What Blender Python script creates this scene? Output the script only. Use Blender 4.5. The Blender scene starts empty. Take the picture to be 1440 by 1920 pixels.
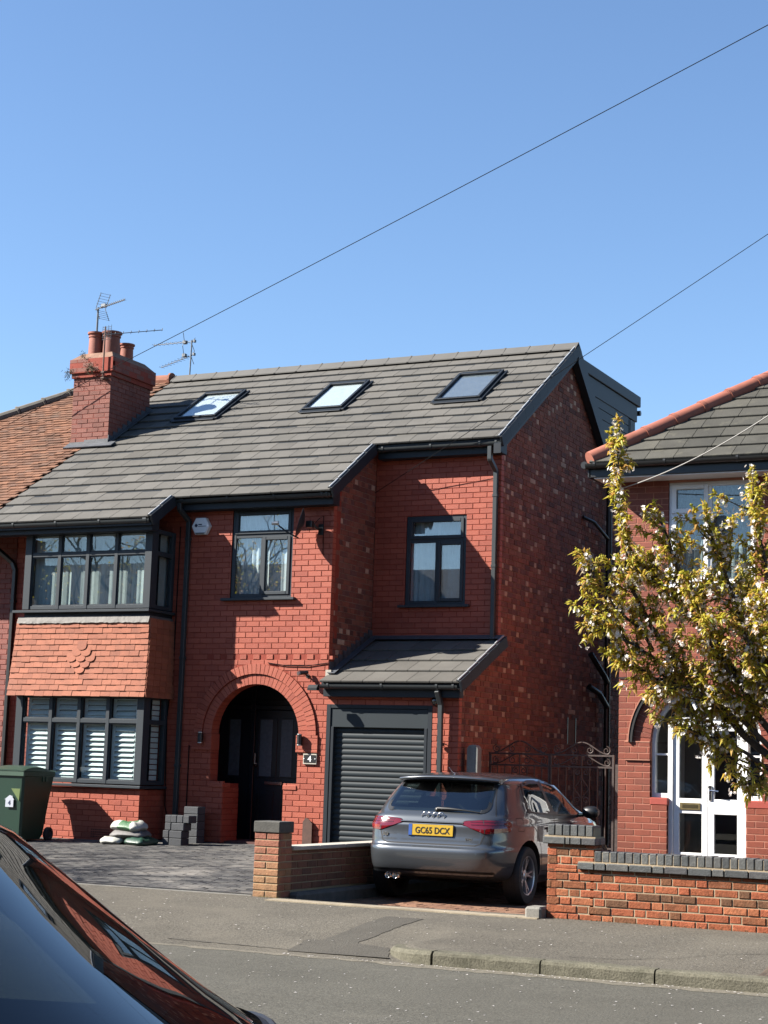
import bpy, bmesh, math, random
from mathutils import Vector, Matrix
from mathutils.bvhtree import BVHTree

random.seed(7)
R = random.Random(11)
scn = bpy.context.scene
COL = scn.collection

# ------------------------------------------------------------------ camera, sky, sun, exposure
CAM = Vector((11.7204, -22.2316, 1.5287))
def cam_axes(yaw, pitch, roll):
    y, p, r = (math.radians(a) for a in (yaw, pitch, roll))
    f = Vector((-math.sin(y)*math.cos(p), math.cos(y)*math.cos(p), math.sin(p)))
    rt = Vector((math.cos(y), math.sin(y), 0)); up = rt.cross(f)
    return rt*math.cos(r)+up*math.sin(r), -rt*math.sin(r)+up*math.cos(r), f
rt, up, fw = cam_axes(26.1305, 8.4445, 1.7949)
cd = bpy.data.cameras.new('camera'); cam = bpy.data.objects.new('camera', cd); COL.objects.link(cam)
cd.sensor_fit = 'VERTICAL'; cd.sensor_height = 24.0; cd.lens = 3256.5/1920*24.0
cd.clip_start = 0.1; cd.clip_end = 2000
cam.matrix_world = Matrix(((rt.x, up.x, -fw.x, CAM.x), (rt.y, up.y, -fw.y, CAM.y), (rt.z, up.z, -fw.z, CAM.z), (0, 0, 0, 1)))
scn.camera = cam

SUN = Vector((-1.72, -1.0, 1.44)).normalized()          # towards the sun
w = bpy.data.worlds.new('World'); scn.world = w; w.use_nodes = True
nt = w.node_tree; nt.nodes.clear()
sky = nt.nodes.new('ShaderNodeTexSky'); sky.sky_type = 'NISHITA'; sky.sun_disc = False
sky.sun_elevation = math.asin(SUN.z); sky.sun_rotation = math.atan2(SUN.x, SUN.y)
sky.air_density = 1.0; sky.dust_density = 0.2; sky.ozone_density = 4.8; sky.altitude = 0
bg = nt.nodes.new('ShaderNodeBackground'); bg.inputs['Strength'].default_value = 0.057
ow = nt.nodes.new('ShaderNodeOutputWorld')
nt.links.new(sky.outputs[0], bg.inputs[0]); nt.links.new(bg.outputs[0], ow.inputs[0])
sd = bpy.data.lights.new('sun', 'SUN'); sd.energy = 5.0; sd.angle = math.radians(0.5); sd.color = (1.0, 0.94, 0.85)
so = bpy.data.objects.new('sun', sd); COL.objects.link(so)
so.rotation_euler = SUN.to_track_quat('Z', 'Y').to_euler(); so.location = (-30, -20, 30)
vs = scn.view_settings; vs.view_transform = 'Standard'; vs.look = 'None'; vs.gamma = 1; vs.use_curve_mapping = False
vs.exposure = 1.88
scn.cycles.max_bounces = 8; scn.cycles.transparent_max_bounces = 12; scn.cycles.caustics_reflective = False
scn.cycles.caustics_refractive = False; scn.cycles.use_denoising = True

# ------------------------------------------------------------------ objects, names, labels
WL = {}                                                   # world position of each thing's origin
def thing(name, label, cat, loc=(0, 0, 0), group=None, kind=None):
    o = bpy.data.objects.new(name, None); COL.objects.link(o); o.empty_display_size = .2
    o.location = loc; WL[o.name] = Vector(loc); tag(o, label, cat, group, kind); return o
def tag(o, label=None, cat=None, group=None, kind=None):
    if label: o['label'] = label
    if cat: o['category'] = cat
    if group: o['group'] = group
    if kind: o['kind'] = kind
    return o
def link(name, me, parent=None, loc=None, rot=None):
    """an object at world position loc (rotation rot) under parent (things are never rotated unless stated)"""
    o = bpy.data.objects.new(name, me); COL.objects.link(o)
    p = Vector(loc) if loc is not None else Vector((0, 0, 0))
    base = WL[parent.name] if parent is not None and parent.name in WL else Vector((0, 0, 0))
    if parent is not None: o.parent = parent
    o.location = p - base if loc is not None else Vector((0, 0, 0))
    if rot is not None: o.rotation_euler = rot
    WL[o.name] = p if loc is not None else base
    return o
def copy_tree(o, parent=None):
    c = o.copy(); COL.objects.link(c)
    if parent is not None: c.parent = parent
    for ch in list(o.children): copy_tree(ch, c)
    return c

class MB:
    """collects faces (world or local coordinates) and links them as one mesh object"""
    def __init__(s): s.v = []; s.f = []; s.t = []; s.m = []; s.tone = .5; s.mi = 0
    def face(s, pts, tone=None):
        n = len(s.v); s.v += [tuple(p) for p in pts]; s.f.append(tuple(range(n, n+len(pts))))
        s.t.append(s.tone if tone is None else tone); s.m.append(s.mi)
    def grid(s, rows, close=False, flip=False, tone=None):
        n = len(s.v); nr = len(rows); nc = len(rows[0])
        for r in rows: s.v += [tuple(p) for p in r]
        for i in range(nr-1):
            for j in range(nc if close else nc-1):
                k = (j+1) % nc
                q = (n+i*nc+j, n+i*nc+k, n+(i+1)*nc+k, n+(i+1)*nc+j)
                s.f.append(q[::-1] if flip else q); s.t.append(s.tone if tone is None else tone); s.m.append(s.mi)
    def box(s, x0, x1, y0, y1, z0, z1, tone=None, M=None):
        c = [(x0, y0, z0), (x1, y0, z0), (x1, y1, z0), (x0, y1, z0), (x0, y0, z1), (x1, y0, z1), (x1, y1, z1), (x0, y1, z1)]
        if M is not None: c = [M @ Vector(p) for p in c]
        n = len(s.v); s.v += [tuple(p) for p in c]
        for q in ((0, 3, 2, 1), (4, 5, 6, 7), (0, 1, 5, 4), (1, 2, 6, 5), (2, 3, 7, 6), (3, 0, 4, 7)):
            s.f.append(tuple(n+i for i in q)); s.t.append(s.tone if tone is None else tone); s.m.append(s.mi)
    def bbox(s, x0, x1, y0, y1, z0, z1, b=.004, tone=None, M=None):
        """box with all twelve edges chamfered by b"""
        ax = ((x0, x1), (y0, y1), (z0, z1)); idx = {}
        n = len(s.v); t = s.tone if tone is None else tone
        for i in (0, 1):
            for j in (0, 1):
                for k in (0, 1):
                    for a in range(3):
                        p = [ax[0][i], ax[1][j], ax[2][k]]
                        for d in range(3):
                            if d != a: p[d] += b if (i, j, k)[d] == 0 else -b
                        if M is not None: p = M @ Vector(p)
                        idx[(i, j, k, a)] = len(s.v); s.v.append(tuple(p))
        def add(q, out):
            c = [Vector(s.v[i]) for i in q]; nn = (c[1]-c[0]).cross(c[2]-c[0])
            o = Vector(out) if M is None else M.to_3x3() @ Vector(out)
            if nn.dot(o) < 0: q = q[::-1]
            s.f.append(tuple(q)); s.t.append(t); s.m.append(s.mi)
        sg = lambda i: 1 if i else -1
        for a in range(3):
            o1, o2 = [d for d in range(3) if d != a]
            for i in (0, 1):
                q = []
                for (u, v) in ((0, 0), (1, 0), (1, 1), (0, 1)):
                    k = [0, 0, 0]; k[a] = i; k[o1] = u; k[o2] = v; q.append(idx[(*k, a)])
                o = [0, 0, 0]; o[a] = sg(i); add(q, o)
            for u in (0, 1):
                for v in (0, 1):
                    k0 = [0, 0, 0]; k0[o1] = u; k0[o2] = v; k1 = list(k0); k1[a] = 1
                    o = [0, 0, 0]; o[o1] = sg(u); o[o2] = sg(v)
                    add([idx[(*k0, o1)], idx[(*k1, o1)], idx[(*k1, o2)], idx[(*k0, o2)]], o)
        for i in (0, 1):
            for j in (0, 1):
                for k in (0, 1):
                    add([idx[(i, j, k, 0)], idx[(i, j, k, 1)], idx[(i, j, k, 2)]], (sg(i), sg(j), sg(k)))
    def prism(s, poly, y0, y1, axis='y', tone=None, M=None):
        """poly: list of 2D points (x,z) extruded along y (axis 'y'); (y,z) along x (axis 'x'); (x,y) along z (axis 'z')"""
        def P(a, b, c):
            p = {'y': (a, c, b), 'x': (c, a, b), 'z': (a, b, c)}[axis]
            return tuple(M @ Vector(p)) if M is not None else p
        n = len(s.v); k = len(poly)
        s.v += [P(a, b, y0) for a, b in poly] + [P(a, b, y1) for a, b in poly]
        area = sum(poly[i][0]*poly[(i+1) % k][1]-poly[(i+1) % k][0]*poly[i][1] for i in range(k))
        fl = (area > 0) == (axis in 'xz')
        t = s.tone if tone is None else tone
        def ad(q): s.f.append(tuple(q[::-1]) if fl else tuple(q)); s.t.append(t); s.m.append(s.mi)
        ad([n+i for i in range(k)]); ad([n+k+i for i in range(k)][::-1])
        for i in range(k): ad([n+i, n+k+i, n+k+(i+1) % k, n+(i+1) % k])
    def tube(s, path, r, n=8, cap=True, tone=None, closed=False):
        path = [Vector(p) for p in path]; rows = []; ref = None
        for i, p in enumerate(path):
            if closed: d = path[(i+1) % len(path)]-path[i-1]
            else: d = path[min(i+1, len(path)-1)]-path[max(i-1, 0)]
            d = d.normalized() if d.length > 1e-9 else Vector((0, 0, 1))
            if ref is None: ref = Vector((0, 0, 1)) if abs(d.z) < .9 else Vector((1, 0, 0))
            a = (ref - d*ref.dot(d)).normalized(); ref = a; b = d.cross(a)
            rr = r[i] if isinstance(r, (list, tuple)) else r
            rows.append([p+(a*math.cos(2*math.pi*k/n)+b*math.sin(2*math.pi*k/n))*rr for k in range(n)])
        if closed: rows.append(rows[0])
        s.grid(rows, close=True, tone=tone)
        if cap and not closed: s.face(rows[0][::-1], tone); s.face(rows[-1], tone)
    def lathe(s, prof, c, n=20, axis='z', tone=None):
        rows = []
        for r, h in prof:
            row = []
            for k in range(n):
                a = 2*math.pi*k/n; u, v = r*math.cos(a), r*math.sin(a)
                row.append({'z': (c[0]+u, c[1]+v, c[2]+h), 'y': (c[0]+u, c[1]+h, c[2]-v), 'x': (c[0]+h, c[1]+u, c[2]+v)}[axis])
            rows.append(row)
        s.grid(rows, close=True, tone=tone)
    def mesh(s, name, mats, off=None, smooth=False):
        me = bpy.data.meshes.new(name)
        vv = s.v if off is None else [(p[0]-off[0], p[1]-off[1], p[2]-off[2]) for p in s.v]
        me.from_pydata(vv, [], s.f)
        for m in (mats if isinstance(mats, (list, tuple)) else [mats]): me.materials.append(m)
        at = me.attributes.new('tone', 'FLOAT', 'FACE'); at.data.foreach_set('value', s.t)
        if any(s.m): me.polygons.foreach_set('material_index', s.m)
        if smooth: me.polygons.foreach_set('use_smooth', [True]*len(s.f))
        me.update(); return me
    def build(s, name, mats, parent=None, smooth=False, angle=None, local=False):
        off = None if local or parent is None else WL.get(parent.name)
        me = s.mesh(name, mats, off, smooth)
        if angle is not None: me.shade_smooth(); me.set_sharp_from_angle(angle=math.radians(angle))
        o = bpy.data.objects.new(name, me); COL.objects.link(o)
        if parent is not None: o.parent = parent
        WL[o.name] = Vector(off) if off is not None else Vector((0, 0, 0))
        return o
if not hasattr(bpy.types.Mesh, 'shade_smooth'):
    pass

# ------------------------------------------------------------------ materials
MATS = {}
def lin(r, g, b):
    f = lambda c: (c/255/12.92) if c/255 <= .04045 else ((c/255+.055)/1.055)**2.4
    return (f(r), f(g), f(b))
def mat(name, base=(.5, .5, .5), rough=.6, metal=0., var=.12, scale=6., bump=0., bscale=60., spec=.5, coat=0., coatr=.05,
        ramp=None, stain=None, fine=0., fscale=200., emit=None, alpha=None, tonevar=0., streak=None, subs=None, k=.57):
    """principled surface; ramp: colours chosen by the 'tone' attribute of each piece; stain: (colour, amount, scale) patches"""
    base = tuple(c*k for c in base); ramp = [tuple(c*k for c in q) for q in ramp] if ramp else None
    if stain: stain = [(tuple(c*k for c in q[0]), *q[1:]) for q in ([stain] if not isinstance(stain, list) else stain)]
    m = bpy.data.materials.new(name); m.use_nodes = True; t = m.node_tree; N = t.nodes; L = t.links
    p = N['Principled BSDF']; p.inputs['Roughness'].default_value = rough; p.inputs['Metallic'].default_value = metal
    p.inputs['Specular IOR Level'].default_value = spec
    p.inputs['Coat Weight'].default_value = coat; p.inputs['Coat Roughness'].default_value = coatr
    geo = N.new('ShaderNodeNewGeometry'); pos = geo.outputs['Position']
    def noise(sc, det=4., rg=.55, vec=None):
        n = N.new('ShaderNodeTexNoise'); n.inputs['Scale'].default_value = sc; n.inputs['Detail'].default_value = det
        n.inputs['Roughness'].default_value = rg; L.new(vec if vec is not None else pos, n.inputs['Vector']); return n.outputs['Fac']
    def mix(a, b, fac, bl='MIX'):
        x = N.new('ShaderNodeMix'); x.data_type = 'RGBA'; x.blend_type = bl
        for i, v in ((6, a), (7, b)):
            if isinstance(v, tuple): x.inputs[i].default_value = (*v, 1)
            else: L.new(v, x.inputs[i])
        if isinstance(fac, float): x.inputs[0].default_value = fac
        else: L.new(fac, x.inputs[0])
        return x.outputs[2]
    def mrange(v, a, b, c, d):
        x = N.new('ShaderNodeMapRange'); L.new(v, x.inputs[0])
        for i, q in enumerate((a, b, c, d)): x.inputs[i+1].default_value = q
        return x.outputs[0]
    if ramp:
        a = N.new('ShaderNodeAttribute'); a.attribute_name = 'tone'
        cr = N.new('ShaderNodeValToRGB'); L.new(a.outputs['Fac'], cr.inputs[0]); e = cr.color_ramp.elements
        cr.color_ramp.interpolation = 'LINEAR'
        while len(e) < len(ramp): e.new(.5)
        for i, c in enumerate(ramp): e[i].position = i/(len(ramp)-1); e[i].color = (*c, 1)
        col = cr.outputs[0]
    else:
        rg = N.new('ShaderNodeRGB'); rg.outputs[0].default_value = (*base, 1); col = rg.outputs[0]
    if tonevar:
        a = N.new('ShaderNodeAttribute'); a.attribute_name = 'tone'
        v = mrange(a.outputs['Fac'], 0, 1, 1-tonevar, 1+tonevar)
        h = N.new('ShaderNodeHueSaturation'); L.new(v, h.inputs['Value']); L.new(col, h.inputs['Color']); col = h.outputs[0]
    if var:
        h = N.new('ShaderNodeHueSaturation'); L.new(mrange(noise(scale), .25, .75, 1-var, 1+var), h.inputs['Value'])
        L.new(col, h.inputs['Color']); col = h.outputs[0]
    if fine:
        h = N.new('ShaderNodeHueSaturation'); L.new(mrange(noise(fscale, 2., .7), .3, .7, 1-fine, 1+fine), h.inputs['Value'])
        L.new(col, h.inputs['Color']); col = h.outputs[0]
    for st in ([stain] if stain and not isinstance(stain, list) else (stain or [])):
        c, am, sc = st[:3]; lo = st[3] if len(st) > 3 else .52
        col = mix(col, c, mrange(noise(sc, 6., .65), lo, lo+.18, 0., am))
    if streak:
        c, am, vec = streak
        mp = N.new('ShaderNodeMapping'); mp.inputs['Scale'].default_value = vec; L.new(pos, mp.inputs[0])
        col = mix(col, c, mrange(noise(1., 5., .6, mp.outputs[0]), .5, .68, 0., am))
    L.new(col, p.inputs['Base Color'])
    if bump:
        b = N.new('ShaderNodeBump'); b.inputs['Strength'].default_value = bump; b.inputs['Distance'].default_value = .01
        L.new(noise(bscale, 5., .65), b.inputs['Height']); L.new(b.outputs[0], p.inputs['Normal'])
    if emit: p.inputs['Emission Color'].default_value = (*emit[0], 1); p.inputs['Emission Strength'].default_value = emit[1]
    if subs:
        tr = N.new('ShaderNodeBsdfTranslucent'); L.new(col, tr.inputs[0]); ms = N.new('ShaderNodeMixShader')
        ms.inputs[0].default_value = subs; L.new(p.outputs[0], ms.inputs[1]); L.new(tr.outputs[0], ms.inputs[2])
        L.new(ms.outputs[0], N['Material Output'].inputs[0])
    MATS[name] = m; return m
def glass(name, tint=(.75, .8, .8), refl=1.0, ior=1.5, rough=0.0, wave=.0):
    m = bpy.data.materials.new(name); m.use_nodes = True; t = m.node_tree; N = t.nodes; L = t.links
    N.remove(N['Principled BSDF'])
    tr = N.new('ShaderNodeBsdfTransparent'); tr.inputs[0].default_value = (*tint, 1)
    gl = N.new('ShaderNodeBsdfGlossy'); gl.inputs['Color'].default_value = (refl, refl, refl, 1); gl.inputs['Roughness'].default_value = rough
    fr = N.new('ShaderNodeFresnel'); gb = N.new('ShaderNodeNewGeometry'); mi = N.new('ShaderNodeMapRange')
    mi.inputs[3].default_value = ior; mi.inputs[4].default_value = 1/ior; L.new(gb.outputs['Backfacing'], mi.inputs[0]); L.new(mi.outputs[0], fr.inputs[0])
    if wave:
        g = N.new('ShaderNodeNewGeometry'); n = N.new('ShaderNodeTexNoise'); n.inputs['Scale'].default_value = 2.2; n.inputs['Detail'].default_value = 1
        L.new(g.outputs['Position'], n.inputs['Vector']); b = N.new('ShaderNodeBump'); b.inputs['Strength'].default_value = wave; b.inputs['Distance'].default_value = .02
        L.new(n.outputs[0], b.inputs['Height']); L.new(b.outputs[0], gl.inputs['Normal']); L.new(b.outputs[0], fr.inputs['Normal'])
    ms = N.new('ShaderNodeMixShader'); L.new(fr.outputs[0], ms.inputs[0]); L.new(tr.outputs[0], ms.inputs[1]); L.new(gl.outputs[0], ms.inputs[2])
    L.new(ms.outputs[0], N['Material Output'].inputs[0]); MATS[name] = m; return m

PAINT_RED = [(.36, .072, .038), (.43, .094, .050), (.46, .108, .060), (.39, .082, .045)]
m_brickpaint = mat('painted_brick', ramp=PAINT_RED, rough=.62, var=.10, scale=2.2, fine=.08, fscale=130, bump=.35, bscale=90, spec=.35,
                   stain=((.25, .05, .035), .35, 3.1, .56))
m_mortpaint = mat('painted_mortar', (.33, .060, .036), rough=.75, var=.12, scale=4, bump=.3, bscale=120, spec=.2)
COMMON = [(.15, .062, .050), (.21, .078, .058), (.27, .092, .062), (.32, .112, .072), (.24, .088, .066), (.20, .088, .075), (.31, .125, .085), (.56, .38, .28)]
m_common = mat('common_brick', ramp=COMMON, rough=.82, var=.22, scale=9, fine=.14, fscale=120, bump=.5, bscale=80, spec=.2,
               stain=((.15, .10, .09), .45, 1.3, .5))
m_mortgrey = mat('old_mortar', (.30, .20, .155), rough=.95, var=.3, scale=5, bump=.5, bscale=150, spec=.1, stain=((.36, .28, .22), .6, 7., .55))
m_redbrick2 = mat('pressed_red_brick', ramp=[(.20, .048, .026), (.265, .058, .029), (.29, .068, .034), (.24, .054, .028), (.20, .058, .034)], rough=.6, var=.14,
                  scale=7, fine=.10, fscale=140, bump=.3, bscale=90, spec=.35)
m_mortpink = mat('pink_mortar', (.47, .22, .155), k=.66, rough=.9, var=.16, scale=6, bump=.3, bscale=150, spec=.1)
m_rustic = mat('rustic_brick', ramp=[(.17, .085, .048), (.235, .100, .050), (.33, .105, .050), (.40, .125, .060), (.36, .100, .050), (.43, .155, .075)], rough=.85,
               var=.26, scale=14, fine=.22, fscale=90, bump=.9, bscale=45, spec=.15, stain=[((.13, .095, .06), .55, 9., .55), ((.62, .55, .48), .5, 3.3, .66)])
m_mortsand = mat('sandy_mortar', (.52, .42, .29), rough=.95, var=.2, scale=8, bump=.4, bscale=160, spec=.1, k=0.5)
m_bluebrick = mat('blue_brick', ramp=[(.060, .066, .068), (.085, .092, .092), (.115, .118, .112), (.075, .075, .078)], rough=.5, var=.25, scale=16, fine=.14,
                  fscale=90, bump=.4, bscale=60, spec=.5, stain=((.26, .25, .21), .35, 8., .58))
m_tile = mat('concrete_tile', ramp=[(.138, .130, .116), (.152, .144, .129), (.168, .159, .143), (.184, .174, .157)], rough=.82, var=.12, scale=3., fine=.10, fscale=110,
             bump=.25, bscale=70, spec=.25, stain=((.115, .108, .095), .4, 1.6, .54), k=.47)
m_tile2 = mat('weathered_concrete_tile', ramp=[(.085, .083, .073), (.11, .106, .092), (.135, .13, .11)], rough=.9, var=.2, scale=4., fine=.18, fscale=90, bump=.4,
              bscale=60, spec=.15, stain=[((.21, .20, .15), .5, 6., .55), ((.05, .05, .045), .5, 2., .5)], k=.52)
m_claytile = mat('old_clay_tile', ramp=[(.16, .085, .058), (.23, .115, .072), (.30, .15, .092), (.26, .135, .088), (.20, .12, .088)], rough=.9, var=.2, scale=5, fine=.16,
                 fscale=90, bump=.5, bscale=60, spec=.15, stain=[((.11, .09, .075), .6, 1.4, .5), ((.36, .25, .17), .4, 4., .58)], k=.56)
m_hung = mat('hung_clay_tile', ramp=[(.40, .13, .070), (.47, .155, .082), (.52, .175, .095), (.44, .142, .076)], rough=.72, var=.14, scale=6, fine=.12, fscale=100,
             bump=.35, bscale=60, spec=.25, stain=((.25, .10, .065), .5, 5., .58), k=.46)
m_anth = mat('anthracite_upvc', (.044, .054, .064), rough=.5, var=.05, scale=3, spec=.25)
m_anthdark = mat('anthracite_trim', (.022, .028, .036), rough=.5, var=.06, scale=3, spec=.22)
m_gutter = mat('grey_gutter', (.048, .055, .058), rough=.4, var=.06, scale=4, spec=.35)
m_verge = mat('verge_unit', (.028, .034, .042), rough=.55, var=.08, scale=4, spec=.2)
m_lead = mat('lead', (.085, .095, .112), rough=.6, metal=.0, var=.25, scale=6, bump=.4, bscale=14, stain=((.30, .30, .29), .4, 5., .6), k=0.5)
m_ridge = mat('ridge_tile', (.145, .138, .126), rough=.8, var=.12, scale=4, tonevar=.12, k=.45)
m_terracotta = mat('terracotta', ramp=[(.24, .075, .05), (.30, .09, .055), (.36, .11, .07)], rough=.75, var=.18, scale=6, bump=.2, bscale=40, stain=((.12, .07, .055), .5, 4., .55))
m_garage = mat('garage_slat', (.026, .036, .043), rough=.55, var=.05, scale=3, spec=.22)
m_black = mat('black_plastic', (.012, .013, .014), rough=.4, var=.05)
m_blackmatt = mat('matt_black', (.010, .010, .011), rough=.8, var=.0)
m_dark = mat('dark_interior', (.02, .02, .022), rough=.9, var=0)
m_white = mat('white_upvc', (.74, .75, .76), rough=.35, var=.03, scale=5, k=0.82)
m_whitepaint = mat('white_gloss_paint', (.76, .76, .75), rough=.45, var=.05, scale=8, bump=.08, bscale=30, stain=((.55, .54, .50), .4, 9., .62), k=0.82)
m_shutter = mat('white_shutter', (.80, .84, .82), rough=.5, var=.03, k=.85)
m_curtain = mat('net_curtain', (.62, .68, .71), rough=.9, var=.08, scale=9)
m_blind = mat('vertical_blind', (.62, .68, .68), rough=.9, var=.06, tonevar=.18)
m_roomwall = mat('room_wall', (.30, .30, .28), rough=.9, var=.1)
m_door = mat('dark_blue_door', (.010, .013, .020), rough=.32, var=.05)
m_frost = mat('frosted_glass', (.10, .13, .155), rough=.22, var=.15, scale=20, bump=.1, bscale=120)
m_chrome = mat('chrome', (.6, .6, .6), rough=.15, metal=1., var=0, k=1)
m_alu = mat('brushed_metal', (.45, .45, .44), rough=.35, metal=1., var=.1, k=0.9)
m_brass = mat('brass', (.42, .33, .16), rough=.4, metal=.9, var=.2, scale=20)
m_iron = mat('wrought_iron', (.055, .042, .038), rough=.6, metal=.4, var=.3, scale=30, bump=.2, k=0.9)
m_galv = mat('grey_metal', (.22, .23, .24), rough=.45, metal=.8, var=.2, scale=20)
m_cable = mat('cable', (.008, .009, .011), rough=.9, spec=.1, var=0)
m_cablepale = mat('pale_cable', (.36, .35, .33), rough=.6, var=0)
m_concrete = mat('concrete', (.30, .285, .25), rough=.9, var=.16, scale=6, fine=.12, fscale=90, bump=.5, bscale=50, stain=((.17, .16, .13), .5, 4., .55), k=0.45)
m_concpost = mat('concrete_post', (.23, .235, .225), rough=.9, var=.16, scale=8, fine=.12, fscale=90, bump=.5, bscale=50)
m_coping = mat('pale_coping', (.62, .57, .48), rough=.9, var=.12, scale=6, fine=.1, bump=.3, bscale=60, k=0.5)
m_asphalt = mat('road_asphalt', (.102, .098, .083), rough=.92, var=.14, scale=.9, fine=.42, fscale=55, bump=.8, bscale=70, spec=.15,
                stain=[((.075, .073, .063), .6, .45, .5), ((.150, .142, .118), .45, 2.4, .56), ((.055, .053, .048), .55, 1.1, .63)], k=.68)
m_tarmac = mat('pavement_tarmac', (.130, .119, .099), rough=.94, var=.14, scale=.8, fine=.45, fscale=48, bump=1., bscale=60, spec=.12,
               stain=[((.175, .158, .128), .6, .7, .5), ((.088, .082, .070), .5, 1.7, .56), ((.20, .185, .155), .4, 6., .62)], k=.64)
m_patch = mat('newer_tarmac', (.116, .108, .092), rough=.92, var=.12, scale=2., fine=.34, fscale=90, bump=.8, bscale=95, spec=.15, k=0.54)
m_kerb = mat('kerb_concrete', (.17, .16, .12), rough=.95, var=.22, scale=7, fine=.25, fscale=70, bump=.8, bscale=55, spec=.15, stain=[((.09, .088, .062), .6, 6., .5), ((.27, .25, .20), .4, 11., .58)], k=0.55)
m_pave = mat('grey_block_paving', ramp=[(.075, .075, .080), (.105, .104, .106), (.14, .137, .132), (.19, .182, .172)], rough=.85, var=.2, scale=5, fine=.2, fscale=70, bump=.4,
             bscale=60, spec=.2, stain=[((.42, .39, .35), .8, .85, .50), ((.30, .28, .25), .6, 3.5, .54)], k=0.42)
m_pavered = mat('brindle_block_paving', ramp=[(.24, .13, .085), (.31, .165, .105), (.36, .20, .125), (.27, .145, .10)], rough=.88, var=.2, scale=6, fine=.2, fscale=70, bump=.4,
                bscale=60, spec=.2, stain=[((.12, .085, .06), .5, 4., .55), ((.44, .35, .24), .6, 1.2, .56)], k=0.5)
m_sand = mat('jointing_sand', (.17, .15, .125), rough=.95, var=.3, scale=8)
m_soil = mat('soil', (.075, .052, .035), rough=.95, var=.4, scale=14, bump=1., bscale=40)
m_bark = mat('bark', (.095, .070, .055), rough=.9, var=.4, scale=18, bump=.8, bscale=50)
m_binplastic = mat('green_bin_plastic', (.010, .045, .026), rough=.42, var=.08, scale=5, spec=.5, bump=.05)
m_rubber = mat('rubber', (.018, .018, .018), rough=.75, var=.2, scale=20)
m_petal = mat('white_petal', (.72, .68, .66), rough=.7, var=.1, subs=.3, k=0.6)
m_leaf = mat('young_leaf', ramp=[(.36, .31, .030), (.40, .38, .040), (.44, .33, .05), (.42, .22, .065), (.25, .29, .040)], rough=.5, var=.2, scale=9, subs=.55, k=1.05)
m_blossom = mat('blossom', ramp=[(.78, .72, .66), (.86, .82, .78), (.80, .68, .64)], rough=.7, var=.06, subs=.35, k=0.85)
m_grassdry = mat('dry_grass', ramp=[(.30, .22, .10), (.36, .28, .14), (.20, .24, .05)], rough=.8, var=.2, subs=.3)
m_moss = mat('chimney_weed', ramp=[(.06, .055, .02), (.10, .085, .035), (.045, .05, .018)], rough=.9, var=.2)
g_pane = glass('window_glass', (.93, .96, .96), ior=1.95)
g_panebay = glass('bay_window_glass', (.90, .94, .94), ior=1.7)
g_sky = glass('skylight_glass', (.92, .95, .96), ior=1.8)
g_clear = glass('porch_glass', (.92, .93, .92), ior=1.5)
g_car = glass('car_glass', (.42, .50, .49), ior=2.0)
g_screen = glass('windscreen_glass', (.16, .19, .19), ior=1.95)
# ------------------------------------------------------------------ brick laying
ROT = {'F': 0, 'R': math.pi/2, 'L': -math.pi/2}
def brick_into(mb, L, h, d, b, tone, M=None):
    P = [(0, b, 0), (L, b, 0), (L, b, h), (0, b, h)]; Q = [(b, 0, b), (L-b, 0, b), (L-b, 0, h-b), (b, 0, h-b)]
    K = [(0, d, 0), (L, d, 0), (L, d, h), (0, d, h)]
    V = P+Q+K
    if M is not None: V = [M @ Vector(p) for p in V]
    n = len(mb.v); mb.v += [tuple(p) for p in V]
    fs = [(4, 5, 6, 7)]
    for i in range(4):
        k = (i+1) % 4; fs += [(i, k, 4+k, 4+i), (8+i, 8+k, k, i)]
    for f in fs: mb.f.append(tuple(n+i for i in f)); mb.t.append(tone); mb.m.append(mb.mi)
_bmesh = {}
def brick_mesh(L, h, d, b, tone, m, name):
    key = (round(L, 3), round(h, 3), d, b, tone, m.name)
    if key not in _bmesh:
        mb = MB(); brick_into(mb, L, h, d, b, tone); _bmesh[key] = mb.mesh(name, m)
    return _bmesh[key]
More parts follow.
